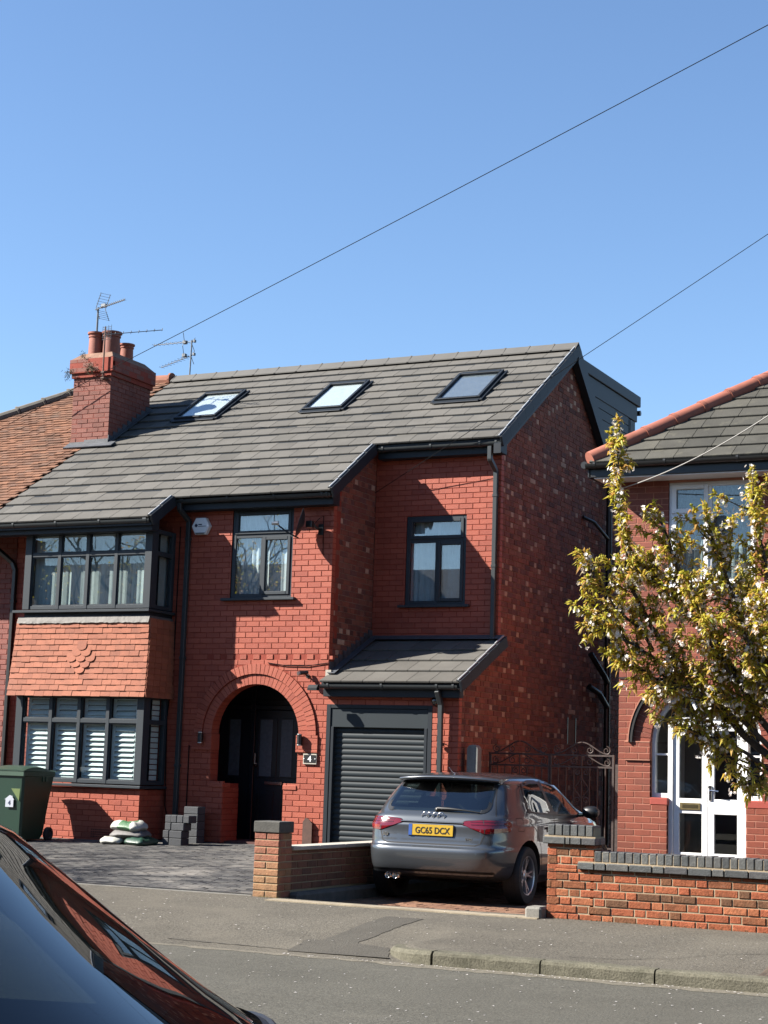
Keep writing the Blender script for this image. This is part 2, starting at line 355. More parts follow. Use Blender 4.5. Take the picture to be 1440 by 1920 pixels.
class Bricks:
    def __init__(s, mat_, h=.081, L=.225, j=.009, d=.06, b=.003, zref=3.1635, jit=.0015, tones=None, seed=1):
        s.m = mat_; s.h = h; s.L = L; s.j = j; s.d = d; s.b = b; s.zref = zref; s.it = []; s.jit = jit; s.r = random.Random(seed); s.tones = tones
    def tone(s, L=.2):
        t = (s.tones(s.r, L) if s.tones else s.r.random())
        return round(t*7)/7
    def add(s, x, y, z, L, h, o, tone=None, tilt=None): s.it.append((x, y, z, L, h, o, s.tone(L) if tone is None else tone, tilt))
    def lay(s, o, c, u0, u1, z0, z1, clip=None, uo=0., bond='s', proud=0., gaps=()):
        k = math.floor((z0-s.zref)/s.h+1e-6)
        while s.zref+k*s.h < z1-.012:
            a = max(s.zref+k*s.h, z0); b = min(s.zref+k*s.h+s.h-s.j, z1)
            if b-a > .02:
                iv = [(u0, u1)]
                for (p, q) in (clip((a+b)/2) if clip else []):
                    nv = []
                    for (e, f) in iv:
                        if q <= e or p >= f: nv.append((e, f)); continue
                        if p > e: nv.append((e, p))
                        if q < f: nv.append((q, f))
                    iv = nv
                L = s.L; pat = [L]; off = (k % 2)*L/2
                if bond == 'g' and k % 4 == 0: pat = [L/2]; off = L/4
                if bond == 'h': pat = [L, L/2]; off = (k % 2)*L*.75
                if bond == 'm': pat = [L, L/2, L, L, L/2]; off = ((k*7) % 5)*L*.37
                T = sum(pat)
                for (e, f) in iv:
                    u = uo+off+math.floor((e-uo-off)/T-1)*T; i = 0
                    while u < f:
                        p = max(u, e); q = min(u+pat[i % len(pat)]-s.j, f)
                        if f-q < .03 and q < f: q = f if f-q > s.j+.002 else q
                        if q-p > .022:
                            pr = proud + s.r.uniform(-s.jit, s.jit)
                            if o == 'F': s.add(p, c-pr, a, q-p, b-a, o)
                            elif o == 'R': s.add(c+pr, p, a, q-p, b-a, o)
                            else: s.add(c-pr, q, a, q-p, b-a, o)
                        u += pat[i % len(pat)]; i += 1
            k += 1
    def finish(s, parent, n=0, name='brick', rest='brickwork', ok=None, key=None):
        key = key or (lambda t: (Vector(t[:3])-CAM).length)
        order = sorted(range(len(s.it)), key=lambda i: key(s.it[i])) if n else []
        ind = [i for i in order if ok is None or ok(s.it[i])][:n]; ids = set(ind)
        for i in ind:
            x, y, z, L, h, o, t, tilt = s.it[i]
            link(name, brick_mesh(L, h, s.d, s.b, t, s.m, name), parent, (x, y, z), (s.r.uniform(-.004, .004), 0, ROT[o]+s.r.uniform(-.004, .004)))
        mb = MB(); cnt = 0
        for i, (x, y, z, L, h, o, t, tilt) in enumerate(s.it):
            if i in ids: continue
            brick_into(mb, L, h, s.d, s.b, t, Matrix.Translation((x, y, z)) @ Matrix.Rotation(ROT[o], 4, 'Z')); cnt += 1
        if cnt:
            ob = mb.build(rest, s.m, parent)
            if n: ob['kind'] = 'stuff'
            return ob
def plate(mb, o, c, t, u0, u1, zs, holes):
    """solid wall sheet of thickness t behind face c; zs: sorted z breaks; holes(z) -> intervals left open"""
    for z0, z1 in zip(zs[:-1], zs[1:]):
        iv = [(u0, u1)]
        for (p, q) in holes((z0+z1)/2):
            nv = []
            for (e, f) in iv:
                if q <= e or p >= f: nv.append((e, f)); continue
                if p > e: nv.append((e, p))
                if q < f: nv.append((q, f))
            iv = nv
        for (e, f) in iv:
            if o == 'F': mb.box(e, f, c, c+t, z0, z1)
            elif o == 'R': mb.box(c-t, c, e, f, z0, z1)
def frange(a, b, n): return [a+(b-a)*i/n for i in range(n+1)]

# ------------------------------------------------------------------ ground, road, pavement
def smooth(x, a, b):
    t = min(1, max(0, (x-a)/(b-a))); return t*t*(3-2*t)
def fz(y):                                                # level of drive and forecourt
    return .19+(y+6.2)*.21/6.2 if y < 0 else .40
def pz(x, y):                                             # pavement, dropped at the driveway
    z = .1+(y+9.2)*.03
    dr = 1-smooth(x, 5.25, 5.6)
    if x < 5.95 and y < -8.72: dr = max(dr, smooth(math.hypot(x-5.9, y+8.72), .42, .50)) if x > 5.38 else 1
    return z-dr*.088*max(0., 1-(y+9.2)/1.5)
mb = MB(); mb.face([(-400, -400, -.06), (400, -400, -.06), (400, 400, -.06), (-400, 400, -.06)])
tag(mb.build('ground', m_soil), 'bare earth under the whole street', kind='structure')
mb = MB()
mb.grid([[(x, y, .035*(1-((y+14.9)/5.7)**2)) for x in frange(-60, 60, 60)] for y in frange(-20.6, -9.2, 12)])
tag(mb.build('road', m_asphalt, smooth=True), 'worn grey asphalt road strewn with white petals', kind='structure')
mb = MB()
xs = frange(-60, 3, 30)+frange(3, 5.2, 14)[1:]+frange(5.2, 6.0, 20)[1:]+frange(6, 9, 20)[1:]+frange(9, 60, 25)[1:]
mb.grid([[(x, y, pz(x, y)+.006*math.sin(x*1.7+y*2.3)*math.sin(y*1.9)) for x in xs] for y in frange(-9.15, -8.6, 14)+frange(-8.6, -6.2, 14)[1:]])
mb.grid([[(x, -9.34, -.004) for x in xs if x <= 5.92], [(x, -9.24, .008) for x in xs if x <= 5.92], [(x, -9.15, pz(x, -9.15)+.006*math.sin(x*1.7-9.15*2.3)*math.sin(-9.15*1.9)) for x in xs if x <= 5.92]])
tag(mb.build('pavement', m_tarmac, smooth=True), 'rough grey tarmac pavement in front of the houses', kind='structure')
mb = MB(); mb.box(-60, 60, -26, -20.75, -.05, .10)
tag(mb.build('near_pavement', m_tarmac), 'tarmac pavement on the near side of the road', kind='structure')
# darker reinstated strip, 5 mm proud
PATCH = [(4.55, -9.2), (4.45, -8.64), (4.6, -8.65), (4.58, -8.18), (4.53, -7.69), (4.5, -7.15), (4.88, -7.17), (4.94, -8.67), (5.30, -8.78), (5.40, -9.0), (5.5, -9.2)]
mb = MB()
bmx = bmesh.new(); f = bmx.faces.new([bmx.verts.new((x, y, 0)) for x, y in PATCH])
for i in range(22): bmesh.ops.bisect_plane(bmx, geom=bmx.verts[:]+bmx.edges[:]+bmx.faces[:], plane_co=(4.46+i*.05, 0, 0), plane_no=(1, 0, 0))
for i in range(18): bmesh.ops.bisect_plane(bmx, geom=bmx.verts[:]+bmx.edges[:]+bmx.faces[:], plane_co=(0, -9.1+i*.12, 0), plane_no=(0, 1, 0))
for v in bmx.verts:
    v.co.x += R.uniform(-.012, .012); v.co.y += R.uniform(-.012, .012) if v.co.y > -9.15 else 0
    v.co.z = pz(v.co.x, max(v.co.y, -9.15))+.006*math.sin(v.co.x*1.7+v.co.y*2.3)*math.sin(v.co.y*1.9)+.004
bmesh.ops.recalc_face_normals(bmx, faces=bmx.faces[:])
me = bpy.data.meshes.new('tarmac_patch'); bmx.to_mesh(me); bmx.free(); me.materials.append(m_patch)
o = bpy.data.objects.new('tarmac_patch', me); COL.objects.link(o); tag(o, 'darker patch of newer tarmac across the pavement', kind='structure')
# kerb: raised stones to the right, a quadrant turning in at the dropped crossing
kerb = thing('kerb', 'weathered concrete kerb stones along the pavement edge', None, (5.5, -9.2, 0), kind='structure')
for i in range(9):
    x0 = 5.92+i*.915; M = Matrix.Translation((x0, -9.29, 0)) @ Matrix.Rotation(R.uniform(-.006, .006), 4, 'Z')
    mb = MB(); prof = [(0, -.1), (.0, .082), (.012, .102), (.03, .112), (.15, .112), (.15, -.1)]
    n = 7; rows = []
    for k in range(n+1):
        u = .006+k*(.90)/n
        rows.append([M @ Vector((u, a+R.uniform(-.0015, .0015), b+(R.uniform(-.004, .003) if b > 0 else 0))) for a, b in prof])
    mb.grid(rows, flip=True); mb.face(rows[0]); mb.face(rows[-1][::-1])
    mb.build('kerb_stone', m_kerb, kerb)
mb = MB(); rows = []                                       # quadrant
for k in range(11):
    t = k/10; a = math.pi/2*t
    c = Vector((5.90, -8.72, 0)); ro, ri = .56, .41
    d = Vector((-math.sin(a), -math.cos(a), 0)); zt = .112-.02*t
    rows.append([c+d*ro+Vector((0, 0, -.1)), c+d*ro+Vector((0, 0, zt-.03)), c+d*(ro-.03)+Vector((0, 0, zt)), c+d*ri+Vector((0, 0, zt)), c+d*ri+Vector((0, 0, -.1))])
mb.grid(rows); mb.face(rows[0][::-1]); mb.face(rows[-1])
mb.build('kerb_stone', m_kerb, kerb, angle=40)
# gutter dirt
mb = MB(); rows = [[], []]
for i in range(90):
    x = 2.5+i*.1; ya = -9.40-.09*R.random()-(.05 if x > 5.5 else 0); yb_ = -9.285 if x > 5.4 else -9.345; rows[0].append((x, ya, .035*(1-((ya+14.9)/5.7)**2)+.002)); rows[1].append((x, yb_, .0065))
mb.grid(rows); tag(mb.build('gutter_dirt', mat('gutter_silt', (.17, .15, .11), rough=.95, var=.3, scale=14, fine=.3, fscale=120, bump=.6, bscale=90)), 'pale silt and petals lying along the gutter', kind='stuff')

# ------------------------------------------------------------------ forecourt and drive in block paving
def paving(obj, m, x0, x1, y0, y1, n_ind, pat, zoff=0., seed=3, zf=fz):
    r = random.Random(seed); items = []
    L, W = .20, .10
    if pat == 'h':                                        # herringbone
        nx = int((x1-x0)/W)+4; ny = int((y1-y0)/W)+4
        for i in range(-2, nx):
            for j in range(-2, ny):
                k = (i+j) % 4
                X = x0+i*W; Y = y0+j*W
                if k == 0: items.append((X, Y, L, W))
                elif k == 2: items.append((X, Y, W, L))
    else:
        j = 0; y = y0
        while y < y1:
            x = x0-(L/2 if j % 2 else 0)
            while x < x1: items.append((x, y, L, W)); x += L
            y += W; j += 1
    out = []
    for (x, y, a, b) in items:
        p, q = max(x, x0), min(x+a, x1); s, t = max(y, y0), min(y+b, y1)
        if q-p > .03 and t-s > .03: out.append((p, s, q-p, t-s))
    out.sort(key=lambda t: (Vector((t[0], t[1], .2))-CAM).length)
    rest = MB(); cache = {}
    for k, (x, y, a, b) in enumerate(out):
        tone = round(r.random()*5)/5; z = zf(y+b/2)+zoff+r.uniform(-.003, .003); tilt = (zf(y+.05)-zf(y-.05))/.1
        if k < n_ind:
            key = (round(a, 2), round(b, 2), tone)
            if key not in cache:
                q = MB(); q.bbox(.003, a-.003, .003, b-.003, -.05, 0, b=.004, tone=tone); cache[key] = q.mesh('paver', m)
            link('paver', cache[key], obj, (x, y, z), (tilt+r.uniform(-.008, .008), r.uniform(-.008, .008), 0))
        else:
            zz = [z-(b/2)*tilt, z+(b/2)*tilt]; g = .004
            P = [(x+g, y+g, zz[0]), (x+a-g, y+g, zz[0]), (x+a-g, y+b-g, zz[1]), (x+g, y+b-g, zz[1])]
            rest.face(P, tone); c = [(p[0]+(-g if i in (0, 3) else g)*.6, p[1]+(-g if i < 2 else g)*.6, p[2]-.012) for i, p in enumerate(P)]
            for i in range(4): rest.face([P[i], c[i], c[(i+1) % 4], P[(i+1) % 4]][::-1], tone)
    o = rest.build('block_paving', m, obj); o['kind'] = 'stuff'
def sheet(name, m, x0, x1, y0, y1, dz, label, fz=fz):
    mb = MB(); ys = frange(y0, min(y1, 0), 40)+([y1] if y1 > 0 else [])
    mb.grid([[(x, y, fz(y)+dz) for x in (x0, x1)] for y in ys]); return tag(mb.build(name, m, None), label, kind='structure')
fc = sheet('forecourt', m_sand, -13, 2.5, -6.0, 1.2, -.016, 'grey block paved forecourt dusted with pale sand')
paving(fc, m_pave, -9.0, 2.50, -6.0, .05, 300, 's', seed=5)
def dz_(y): return .187-.082*smooth(y, -6.5, -4.9)+.275*smooth(y, -1.6, .1)
dv = sheet('driveway', m_sand, 2.62, 5.9, -6.35, 9, -.016, 'brindled block paved drive under the hatchback', dz_)
paving(dv, m_pavered, 2.85, 5.75, -6.3, 1.0, 300, 'h', seed=6, zf=dz_)
gd = sheet('front_garden', m_soil, 5.78, 40, -6.3, -.39, .02, 'bare soil front garden behind the brick wall')
mb = MB(); mb.box(-13, 2.46, -6.215, -6.135, .05, .195); tag(mb.build('edging_strip', m_concrete), 'pale concrete strip along the front of the forecourt', kind='structure')
mb = MB(); mb.box(2.8, 5.75, -6.52, -6.31, .05, .192); tag(mb.build('drive_threshold', mat('worn_threshold', (.36, .30, .21), rough=.95, var=.25, scale=5, fine=.2, bump=.6, bscale=50, stain=((.2, .17, .12), .6, 3., .5))),
                                                       'worn sandy concrete strip where drive meets pavement', kind='structure')
ch = thing('drainage_channel', 'narrow dark drainage channel across the front of the forecourt', 'drain', (0, -6.07, .19))
mb = MB(); mb.box(-9, 2.46, -6.13, -6.005, .06, .19); mb.build('channel_body', m_black, ch)
mb = MB()
for i in range(330): mb.box(-5.0+i*.0226, -5.0+i*.0226+.010, -6.12, -6.015, .188, .199)
o = mb.build('grating', m_galv, ch); o['kind'] = 'stuff'
# cracks in the tarmac
def crack(label, P, z_at, wd=.012):
    q = MB(); r = random.Random(len(P)*7); L, Q = [], []
    for (a, b) in zip(P[:-1], P[1:]):
        for k in range(14):
            t = k/14; x = a[0]+(b[0]-a[0])*t+r.uniform(-.01, .01); y = a[1]+(b[1]-a[1])*t+r.uniform(-.01, .01); w2 = wd*r.uniform(.3, .8); z = z_at(x, y)
            L.append((x, y-w2, z)); Q.append((x, y+w2, z))
    q.grid([L, Q]); tag(q.build('tarmac_crack', mat('crack_dirt', (.05, .045, .035), rough=.95, var=.3)), label, kind='structure')
pzz = lambda x, y: pz(x, y)+.006*math.sin(x*1.7+y*2.3)*math.sin(y*1.9)+.005
crack('long dark trench line across the pavement by the kerb', [(6.9, -8.85), (7.3, -8.75), (7.66, -8.5), (7.88, -8.05), (8.3, -7.7)], pzz)
crack('ragged crack along the edge of the dropped pavement', [(3.3, -9.08), (4.0, -9.10), (4.55, -9.12)], pzz, .016)
# ------------------------------------------------------------------ HOUSE 4
PX, XR, YB = -5.70, 2.067, 1.3637
ZD, H = 3.1635, .081
SL = .655; Z0 = 5.56
def rz(y): return Z0+SL*(y+.3)                            # top of the tiles on the front slope
RIDGE_Y = 4.28; ang = math.atan(SL)
house = thing('semi_detached_house', 'red painted brick house with grey tiled roof, garage and arched porch', 'house', (-1.8, 3, .4))
AX, AZ = -1.185, 1.985                                    # porch arch centre
def arch_clip(z, r):
    return math.sqrt(max(0, r*r-(z-AZ)**2)) if abs(z-AZ) < r else 0
WINA = (-1.71, -.665, 3.995, 5.335); WINB = (.535, 1.525, 3.995, 5.345)
GAR = (.0, 1.665, .3, 2.44)
def clipA(z):
    o = []
    if z < 1.262: o.append((-1.69, -.67))
    elif z < 1.742: o.append((-1.92, -.455))
    elif z < 1.985: o.append((-2.24, -.12))
    else:
        c = arch_clip(z, 1.038)
        if c: o.append((AX-c, AX+c))
    if WINA[2] < z < WINA[3]: o.append(WINA[:2])
    if z < GAR[3]: o.append(GAR[:2])
    if z > 2.68: o.append((0, 9))
    return o
def holeA(z):
    o = []
    if z < 1.26: o.append((-1.69, -.67))
    elif z < 1.985: o.append((-1.92, -.455))
    else:
        c = arch_clip(z, .80)
        if c: o.append((AX-c, AX+c))
    if WINA[2] < z < WINA[3]: o.append(WINA[:2])
    if z < GAR[3]: o.append(GAR[:2])
    if z > 2.68: o.append((0, 9))
    return o
zs = sorted(set([.2, 1.26, 1.985, 2.44, 2.68, WINA[2], WINA[3], 5.62]+[AZ+.02*i for i in range(1, 41)]))
mb = MB(); plate(mb, 'F', .006, .22, PX, XR-.02, zs, holeA)
front = mb.build('front_wall', m_mortpaint, house)
B = Bricks(m_brickpaint, zref=ZD, seed=21, jit=.0012)
def dent(z): return []
B.lay('F', 0, PX, XR, .22, ZD, clip=clipA, uo=-.3884)
B.lay('F', 0, PX, 0, ZD, 5.55, clip=clipA, uo=-.3884)
# dentil course: drop the alternate half bricks of the course under ZD, leaving recesses
keep = []
for t in B.it:
    if abs(t[2]-(ZD-H)) < .01 and -2.2 < t[0] < -.05: continue
    keep.append(t)
B.it = keep
for i in range(0, 10):
    x = -.3884+.225*(1-i)
    if x+.1 > 0: continue
    B.add(x+.030, -.006, ZD-H, .110, H-.009, 'F'); B.add(x+.143, .010, ZD-H, .080, H-.030, 'F')
# plinth and impost bricks
B.lay('F', -.03, -2.24, -1.90, 1.742, 1.985, uo=-.3884+.06, proud=0)
B.lay('F', -.03, -.475, -.12, 1.742, 1.985, uo=-.3884+.06, proud=0)
# return of the porch wall and recessed wall
def quoin(x, y0, y1, z0, z1):
    B.L = .2; B.lay('R', x, y0, y1, z0, z1, uo=y0); B.L = .225
quoin(.001, .012, .10, 2.75, 5.5)
# porch arch: reveal faces
for (x0, x1, z0, z1) in ((-2.24, -1.895, 1.742, 1.985), (-.478, -.12, 1.742, 1.985)):
    ar = MB(); ar.box(x0+.004, x1-.004, -.025, .20, z0+.002, z1-.004); ar.build('impost_block', m_brickpaint, front)
for (x0, x1) in ((-1.93, -1.685), (-.675, -.45)):
    s = MB(); s.bbox(x0, x1, -.012, .22, 1.20, 1.268, b=.006); s.build('plinth_capping', m_brickpaint, front)
def ring(r0, r1, yf, n, name, depth, a0=0., a1=math.pi):
    for i in range(n):
        p0 = a0+(a1-a0)*i/n+.0045; p1 = a0+(a1-a0)*(i+1)/n-.0045; jy = R.uniform(-.002, .002)
        mb = MB(); mb.tone = round(R.random()*7)/7
        q = [(AX+r*math.cos(p), AZ+r*math.sin(p)) for r, p in ((r0, p0), (r1-.006, p0), (r1-.006, (p0+p1)/2), (r1-.006, p1), (r0, p1), (r0, (p0+p1)/2))]
        mb.prism(q, yf+jy, yf+depth, 'y'); mb.build(name, m_brickpaint, front)
ring(.735, .882, -.002, 36, 'arch_brick', .21)
ring(.886, 1.036, -.028, 42, 'arch_brick', .05)
mb = MB()
for (r0, r1, y0, y1) in ((.742, .89, .010, .2), (.885, 1.028, -.016, .05)):
    rows = []
    for i in range(41):
        a = math.pi*i/40; c, s_ = math.cos(a), math.sin(a)
        rows.append([(AX+r*c, y, AZ+r*s_) for r, y in ((r0, y1), (r0, y0), (r1, y0), (r1, y1))])
    mb.grid(rows)
mb.build('arch_mortar', m_mortpaint, front)
# reveals of the porch opening below the springing
B.L = .45; B.lay('R', -1.915, .012, .215, 1.27, 1.74, uo=.012); B.L = 1.0; B.lay('R', -1.685, .012, .46, .22, 1.20, uo=-.2); B.L = .225
q = MB(); q.box(-1.93, -1.69, .22, .455, .22, 1.262); q.box(-.67, -.45, .22, .455, .22, 1.262); q.build('porch_dwarf_wall', m_mortpaint, front)
# porch interior
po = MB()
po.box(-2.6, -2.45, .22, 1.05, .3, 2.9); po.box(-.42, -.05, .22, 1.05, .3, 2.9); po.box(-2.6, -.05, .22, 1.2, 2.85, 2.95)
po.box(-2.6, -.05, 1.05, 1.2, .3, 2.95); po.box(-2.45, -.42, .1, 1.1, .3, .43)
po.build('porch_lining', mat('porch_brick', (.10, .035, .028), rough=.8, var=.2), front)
# --- recessed upper wall over the garage
def clipB(z): return [WINB[:2]] if WINB[2] < z < WINB[3] else []
mb = MB(); plate(mb, 'F', YB+.006, .2, 0, XR-.02, [2.9, WINB[2], WINB[3], 6.52], clipB)
recess = mb.build('recessed_wall', m_mortpaint, house)
B.lay('F', YB, 0.0, XR, 3.2, 6.5, clip=clipB, uo=.05)
quoin(XR+.001, YB+.012, YB+.105, 3.32, 6.45); quoin(XR+.001, .012, .105, .05, 2.66)
# --- side walls in common brick
C4 = Bricks(m_common, zref=ZD, seed=5, jit=.004, d=.05, b=.004, tones=lambda r, L: 1.0 if r.random() < (.16 if L < .13 else .012) else r.choice([.0, .14, .28, .28, .43, .43, .57, .57, .71, .86, .86]))
def garz(y): return 2.80+.461*(y+.18)
def gab(z):                                               # intervals of Y outside the gable wall at height z
    o = []
    o.append((-1, .03))
    if z > 2.62: o.append((-1, min(YB+.03, (z-2.62)/.461)))
    if z > 6.30: o.append((-1, (z-rz(0)+.10)/SL))
    if z > 5.5: o.append((RIDGE_Y+(8.45-z)/.85, 20))
    return o
mb = MB(); plate(mb, 'R', XR-.008, .2, .0, 7.6, [.2]+frange(2.5, 8.4, 118), gab)
side = mb.build('side_wall', m_mortgrey, house)
def gabb(z):
    o = list(gab(z))
    o.append((-1, .105 if z < 2.67 else YB+.105 if z > 3.27 else (z-2.62)/.461+.01))
    if 2.03 < z < 2.46: o.append((4.39, 4.80))
    if 6.225 < z < 6.262: o.append((-1, 20))
    return o
C4.lay('R', XR, .0, 7.6, .30, 8.36, clip=gabb, uo=.03, bond='h')
def retz(z):
    y = (z-rz(0)+.10)/SL
    o = [(y, 9)] if z < 0 else []
    if z > 5.45: o.append((-1, y))
    return o
mb = MB(); plate(mb, 'R', -.006, .2, .01, YB, [2.6]+frange(5.3, 6.5, 30), retz)
ret = mb.build('return_wall', m_mortgrey, house)
def retb(z): return retz(z)+[(-1, .105)]
C4.lay('R', 0, .1, YB-.005, 2.75, 6.45, clip=retb, uo=.03, bond='g')
C4.finish(side, 0, rest='common_brickwork')['kind'] = 'stuff'
mb = MB(); mb.box(XR-.3, XR-.05, 4.36, 4.83, 2.0, 2.5); mb.box(XR-.06, XR+.004, 4.39, 4.42, 2.03, 2.46); mb.box(XR-.06, XR+.004, 4.77, 4.80, 2.03, 2.46)
mb.build('slot_window', m_black, side)
# back of the house so that it is closed
mb = MB(); mb.box(PX, XR-.03, 7.4, 7.6, .2, 5.7); mb.box(PX-.1, PX+.05, .25, 7.5, .2, 5.6); mb.box(PX, -.25, .25, 7.4, 3.0, 3.15); mb.box(.0, XR-.2, 1.6, 7.4, 3.0, 3.15); mb.build('rear_wall', m_mortgrey, house)

# --- bay
BX0, BX1, BY = -5.02, -2.70, -.65
mb = MB(); mb.box(BX0, BX1-.008, BY+.006, 0, .2, 1.13); bay = mb.build('bay', m_mortpaint, house)
B.lay('F', BY, BX0, BX1, .28, 1.12, uo=-.31); B.lay('R', BX1, BY+.004, 0, .28, 1.12, uo=BY)
mb = MB()
for k in range(4):
    for i in range(10):
        mb.box(-3.52+i*.034, -3.52+i*.034+.018, BY-.0025, BY+.01, .42+k*.034, .436+k*.034)
mb.build('air_brick', m_blackmatt, bay)
def bay_window(z0, z1, zt, name, pane_m, low):
    w = MB(); x0, x1 = -5.03, BX1+.005; y = BY
    cw = .125
    w.bbox(x0, x0+cw, y-.005, y+.12, z0, z1, b=.004); w.bbox(x1-cw, x1, y-.005, y+.12, z0, z1, b=.004)
    w.bbox(x0+cw, x1-cw, y+.01, y+.075, z0, z0+.055); w.bbox(x0+cw, x1-cw, y+.01, y+.075, z1-.05, z1)
    w.bbox(x0+cw, x1-cw, y+.008, y+.075, zt-.03, zt+.03)
    n = 4; pw = (x1-x0-2*cw)/n
    for i in range(1, n): w.bbox(x0+cw+i*pw-.030, x0+cw+i*pw+.030, y+.004, y+.078, z0, z1)
    for i in range(n):                                    # glazing beads
        a, b = x0+cw+i*pw+(.03 if i else 0), x0+cw+(i+1)*pw-(.03 if i < n-1 else 0)
        for (c, d) in ((z0+.055, zt-.03), (zt+.03, z1-.05)):
            w.box(a, a+.016, y+.022, y+.05, c, d); w.box(b-.016, b, y+.022, y+.05, c, d); w.box(a, b, y+.0225, y+.0505, c, c+.016); w.box(a, b, y+.0225, y+.0505, d-.016, d)
    # side light on the return
    ya, yb = y+.12, -.03
    w.bbox(x1-.075, x1-.004, ya, ya+.05, z0, z1); w.bbox(x1-.075, x1-.004, yb-.06, yb+.02, z0, z1)
    for (c, d) in ((z0, z0+.06), (zt-.035, zt+.035), (z1-.06, z1)): w.bbox(x1-.073, x1-.006, ya+.05, yb-.06, c, d)
    fo = w.build('window', m_anth, bay)
    for i in range(n):
        a, b = x0+cw+i*pw+.02, x0+cw+(i+1)*pw-.02
        for (c, d) in ((z0+.045, zt-.02), (zt+.02, z1-.04)):
            p = MB(); p.box(a, b, y+.036, y+.042, c, d); p.build('pane', pane_m, fo)
    for (c, d) in ((z0+.05, zt-.03), (zt+.03, z1-.05)):
        p = MB(); p.box(x1-.045, x1-.039, ya+.04, yb-.05, c, d); p.build('pane', pane_m, fo)
    return fo, x0+cw, pw
upw, ux, upitch = bay_window(3.80, 5.00, 4.64, 'upper', g_panebay, False)
lww, lx, lpitch = bay_window(1.20, 2.52, 2.12, 'lower', g_panebay, True)
# vertical blinds upstairs
for i in range(26):
    x = -4.90+i*.082; b_ = MB(); b_.tone = R.random()
    a = R.uniform(.05, .38); c, s_ = math.cos(a)*.044, math.sin(a)*.044
    b_.grid([[(x-c, BY+.17-s_, z), (x, BY+.165, z), (x+c, BY+.17+s_, z)] for z in (3.86, 4.9)], flip=True); b_.build('blind_slat', m_blind, upw)
mb = MB(); mb.box(-4.93, -2.75, BY+.13, BY+.20, 4.89, 4.96); mb.build('blind_rail', m_white, upw)
for i in range(5):  # slats added on the return to stop sun passing through onto the wall
    mb = MB(); mb.tone = R.random(); mb.box(BX1-.13, BX1-.12, BY+.06+i*.118, BY+.176+i*.118, 3.81, 4.98); mb.build('blind_slat', m_blind, upw)
# plantation shutters downstairs
for i in range(4):
    a, b = lx+i*lpitch+.035, lx+(i+1)*lpitch-.035
    for (c, d) in ((1.255, 2.09), (2.15, 2.475)):
        f_ = MB(); y = BY+.10
        f_.bbox(a, a+.05, y, y+.03, c, d); f_.bbox(b-.05, b, y, y+.03, c, d); f_.bbox(a+.05, b-.05, y, y+.03, c, c+.05); f_.bbox(a+.05, b-.05, y, y+.03, d-.04, d)
        fr = f_.build('shutter_panel', m_shutter, lww)
        n = max(3, round((d-c-.09)/.072))
        for k in range(n):
            zc = c+.05+(k+.5)*(d-c-.09)/n; q = MB()
            M = Matrix.Translation((0, y+.015, zc)) @ Matrix.Rotation(math.radians(52), 4, 'X')
            q.bbox(a+.052, b-.052, -.044, .044, -.005, .005, b=.003, M=M); q.build('louvre', m_shutter, lww)
q = MB()
for k in range(15): q.box(BX1-.11, BX1-.10, BY+.17, -.08, 1.27+k*.08, 1.335+k*.08)
q.build('side_shutter', m_shutter, lww)
mb = MB(); mb.box(-4.98, -2.76, BY+.30, BY+.31, 1.2, 2.5); mb.box(-4.98, -2.76, BY+.30, BY+.31, 3.8, 5.0); mb.build('room_back', m_dark, bay)
for (z, yy, x0, x1, nm) in ((3.765, -.72, -5.17, -2.655, 'window_sill'), (1.165, -.72, -5.10, -2.655, 'window_sill')):
    s = MB(); s.bbox(x0, x1, yy, BY+.06, z-.02, z+.02, b=.005); s.bbox(BX1-.06, x1, BY+.061, 0, z-.02, z+.02, b=.005); s.build(nm, m_anth, bay)
s = MB(); s.box(-5.0, BX1-.01, BY+.02, .0, 3.62, 3.75); s.build('sill_packer', m_anthdark, bay)
# apron of hung tiles with a diamond of club tiles
NR = 13
def apr(z): t = max(0, (3.60-z)/(3.60-2.47)); return -.665-.105*t**1.6
core = MB(); rows = []
zz = frange(2.50, 3.62, 8)
core.grid([[(-5.06, apr(z)+.03, z), (BX1+.02*(3.6-z), apr(z)+.03, z), (BX1+.02*(3.6-z), 0, z)] for z in zz]); core.face([(-5.06, apr(2.5)+.03, 2.5), (BX1+.03, apr(2.5)+.03, 2.5), (BX1+.03, 0, 2.5), (-5.06, 0, 2.5)][::-1])
core.face([(-5.06, apr(2.5)+.03, 2.5), (-5.06, 0, 2.5), (-5.06, 0, 3.62), (-5.06, apr(3.6)+.03, 3.62)])
core.build('apron_backing', m_mortpaint, bay)
_ht = {}
def hung_mesh(wd, club, tone, L=.135):
    key = (round(wd, 3), club, tone)
    if key in _ht: return _ht[key]
    mb = MB(); mb.tone = tone; w2 = wd-.004
    if club:
        pts = [(0, L), (0, .045)]+[(w2/2-w2/2*math.cos(a), .045-.050*math.sin(a)) for a in frange(0, math.pi, 8)[1:-1]]+[(w2, .045), (w2, L)]
    else: pts = [(0, L), (0, 0), (w2, 0), (w2, L)]
    t = .017 if not club else .026
    Fv = [(a, -t+.006*(1-b/L)*-1, b) for a, b in pts]; Kv = [(a, 0, b) for a, b in pts]
    mb.face(Fv); k = len(pts)
    for i in range(k): mb.face([Fv[i], Kv[i], Kv[(i+1) % k], Fv[(i+1) % k]])
    me = mb.mesh('hung_tile', m_hung); _ht[key] = me; return me
rowh = (3.60-2.475)/NR; rr = random.Random(31)
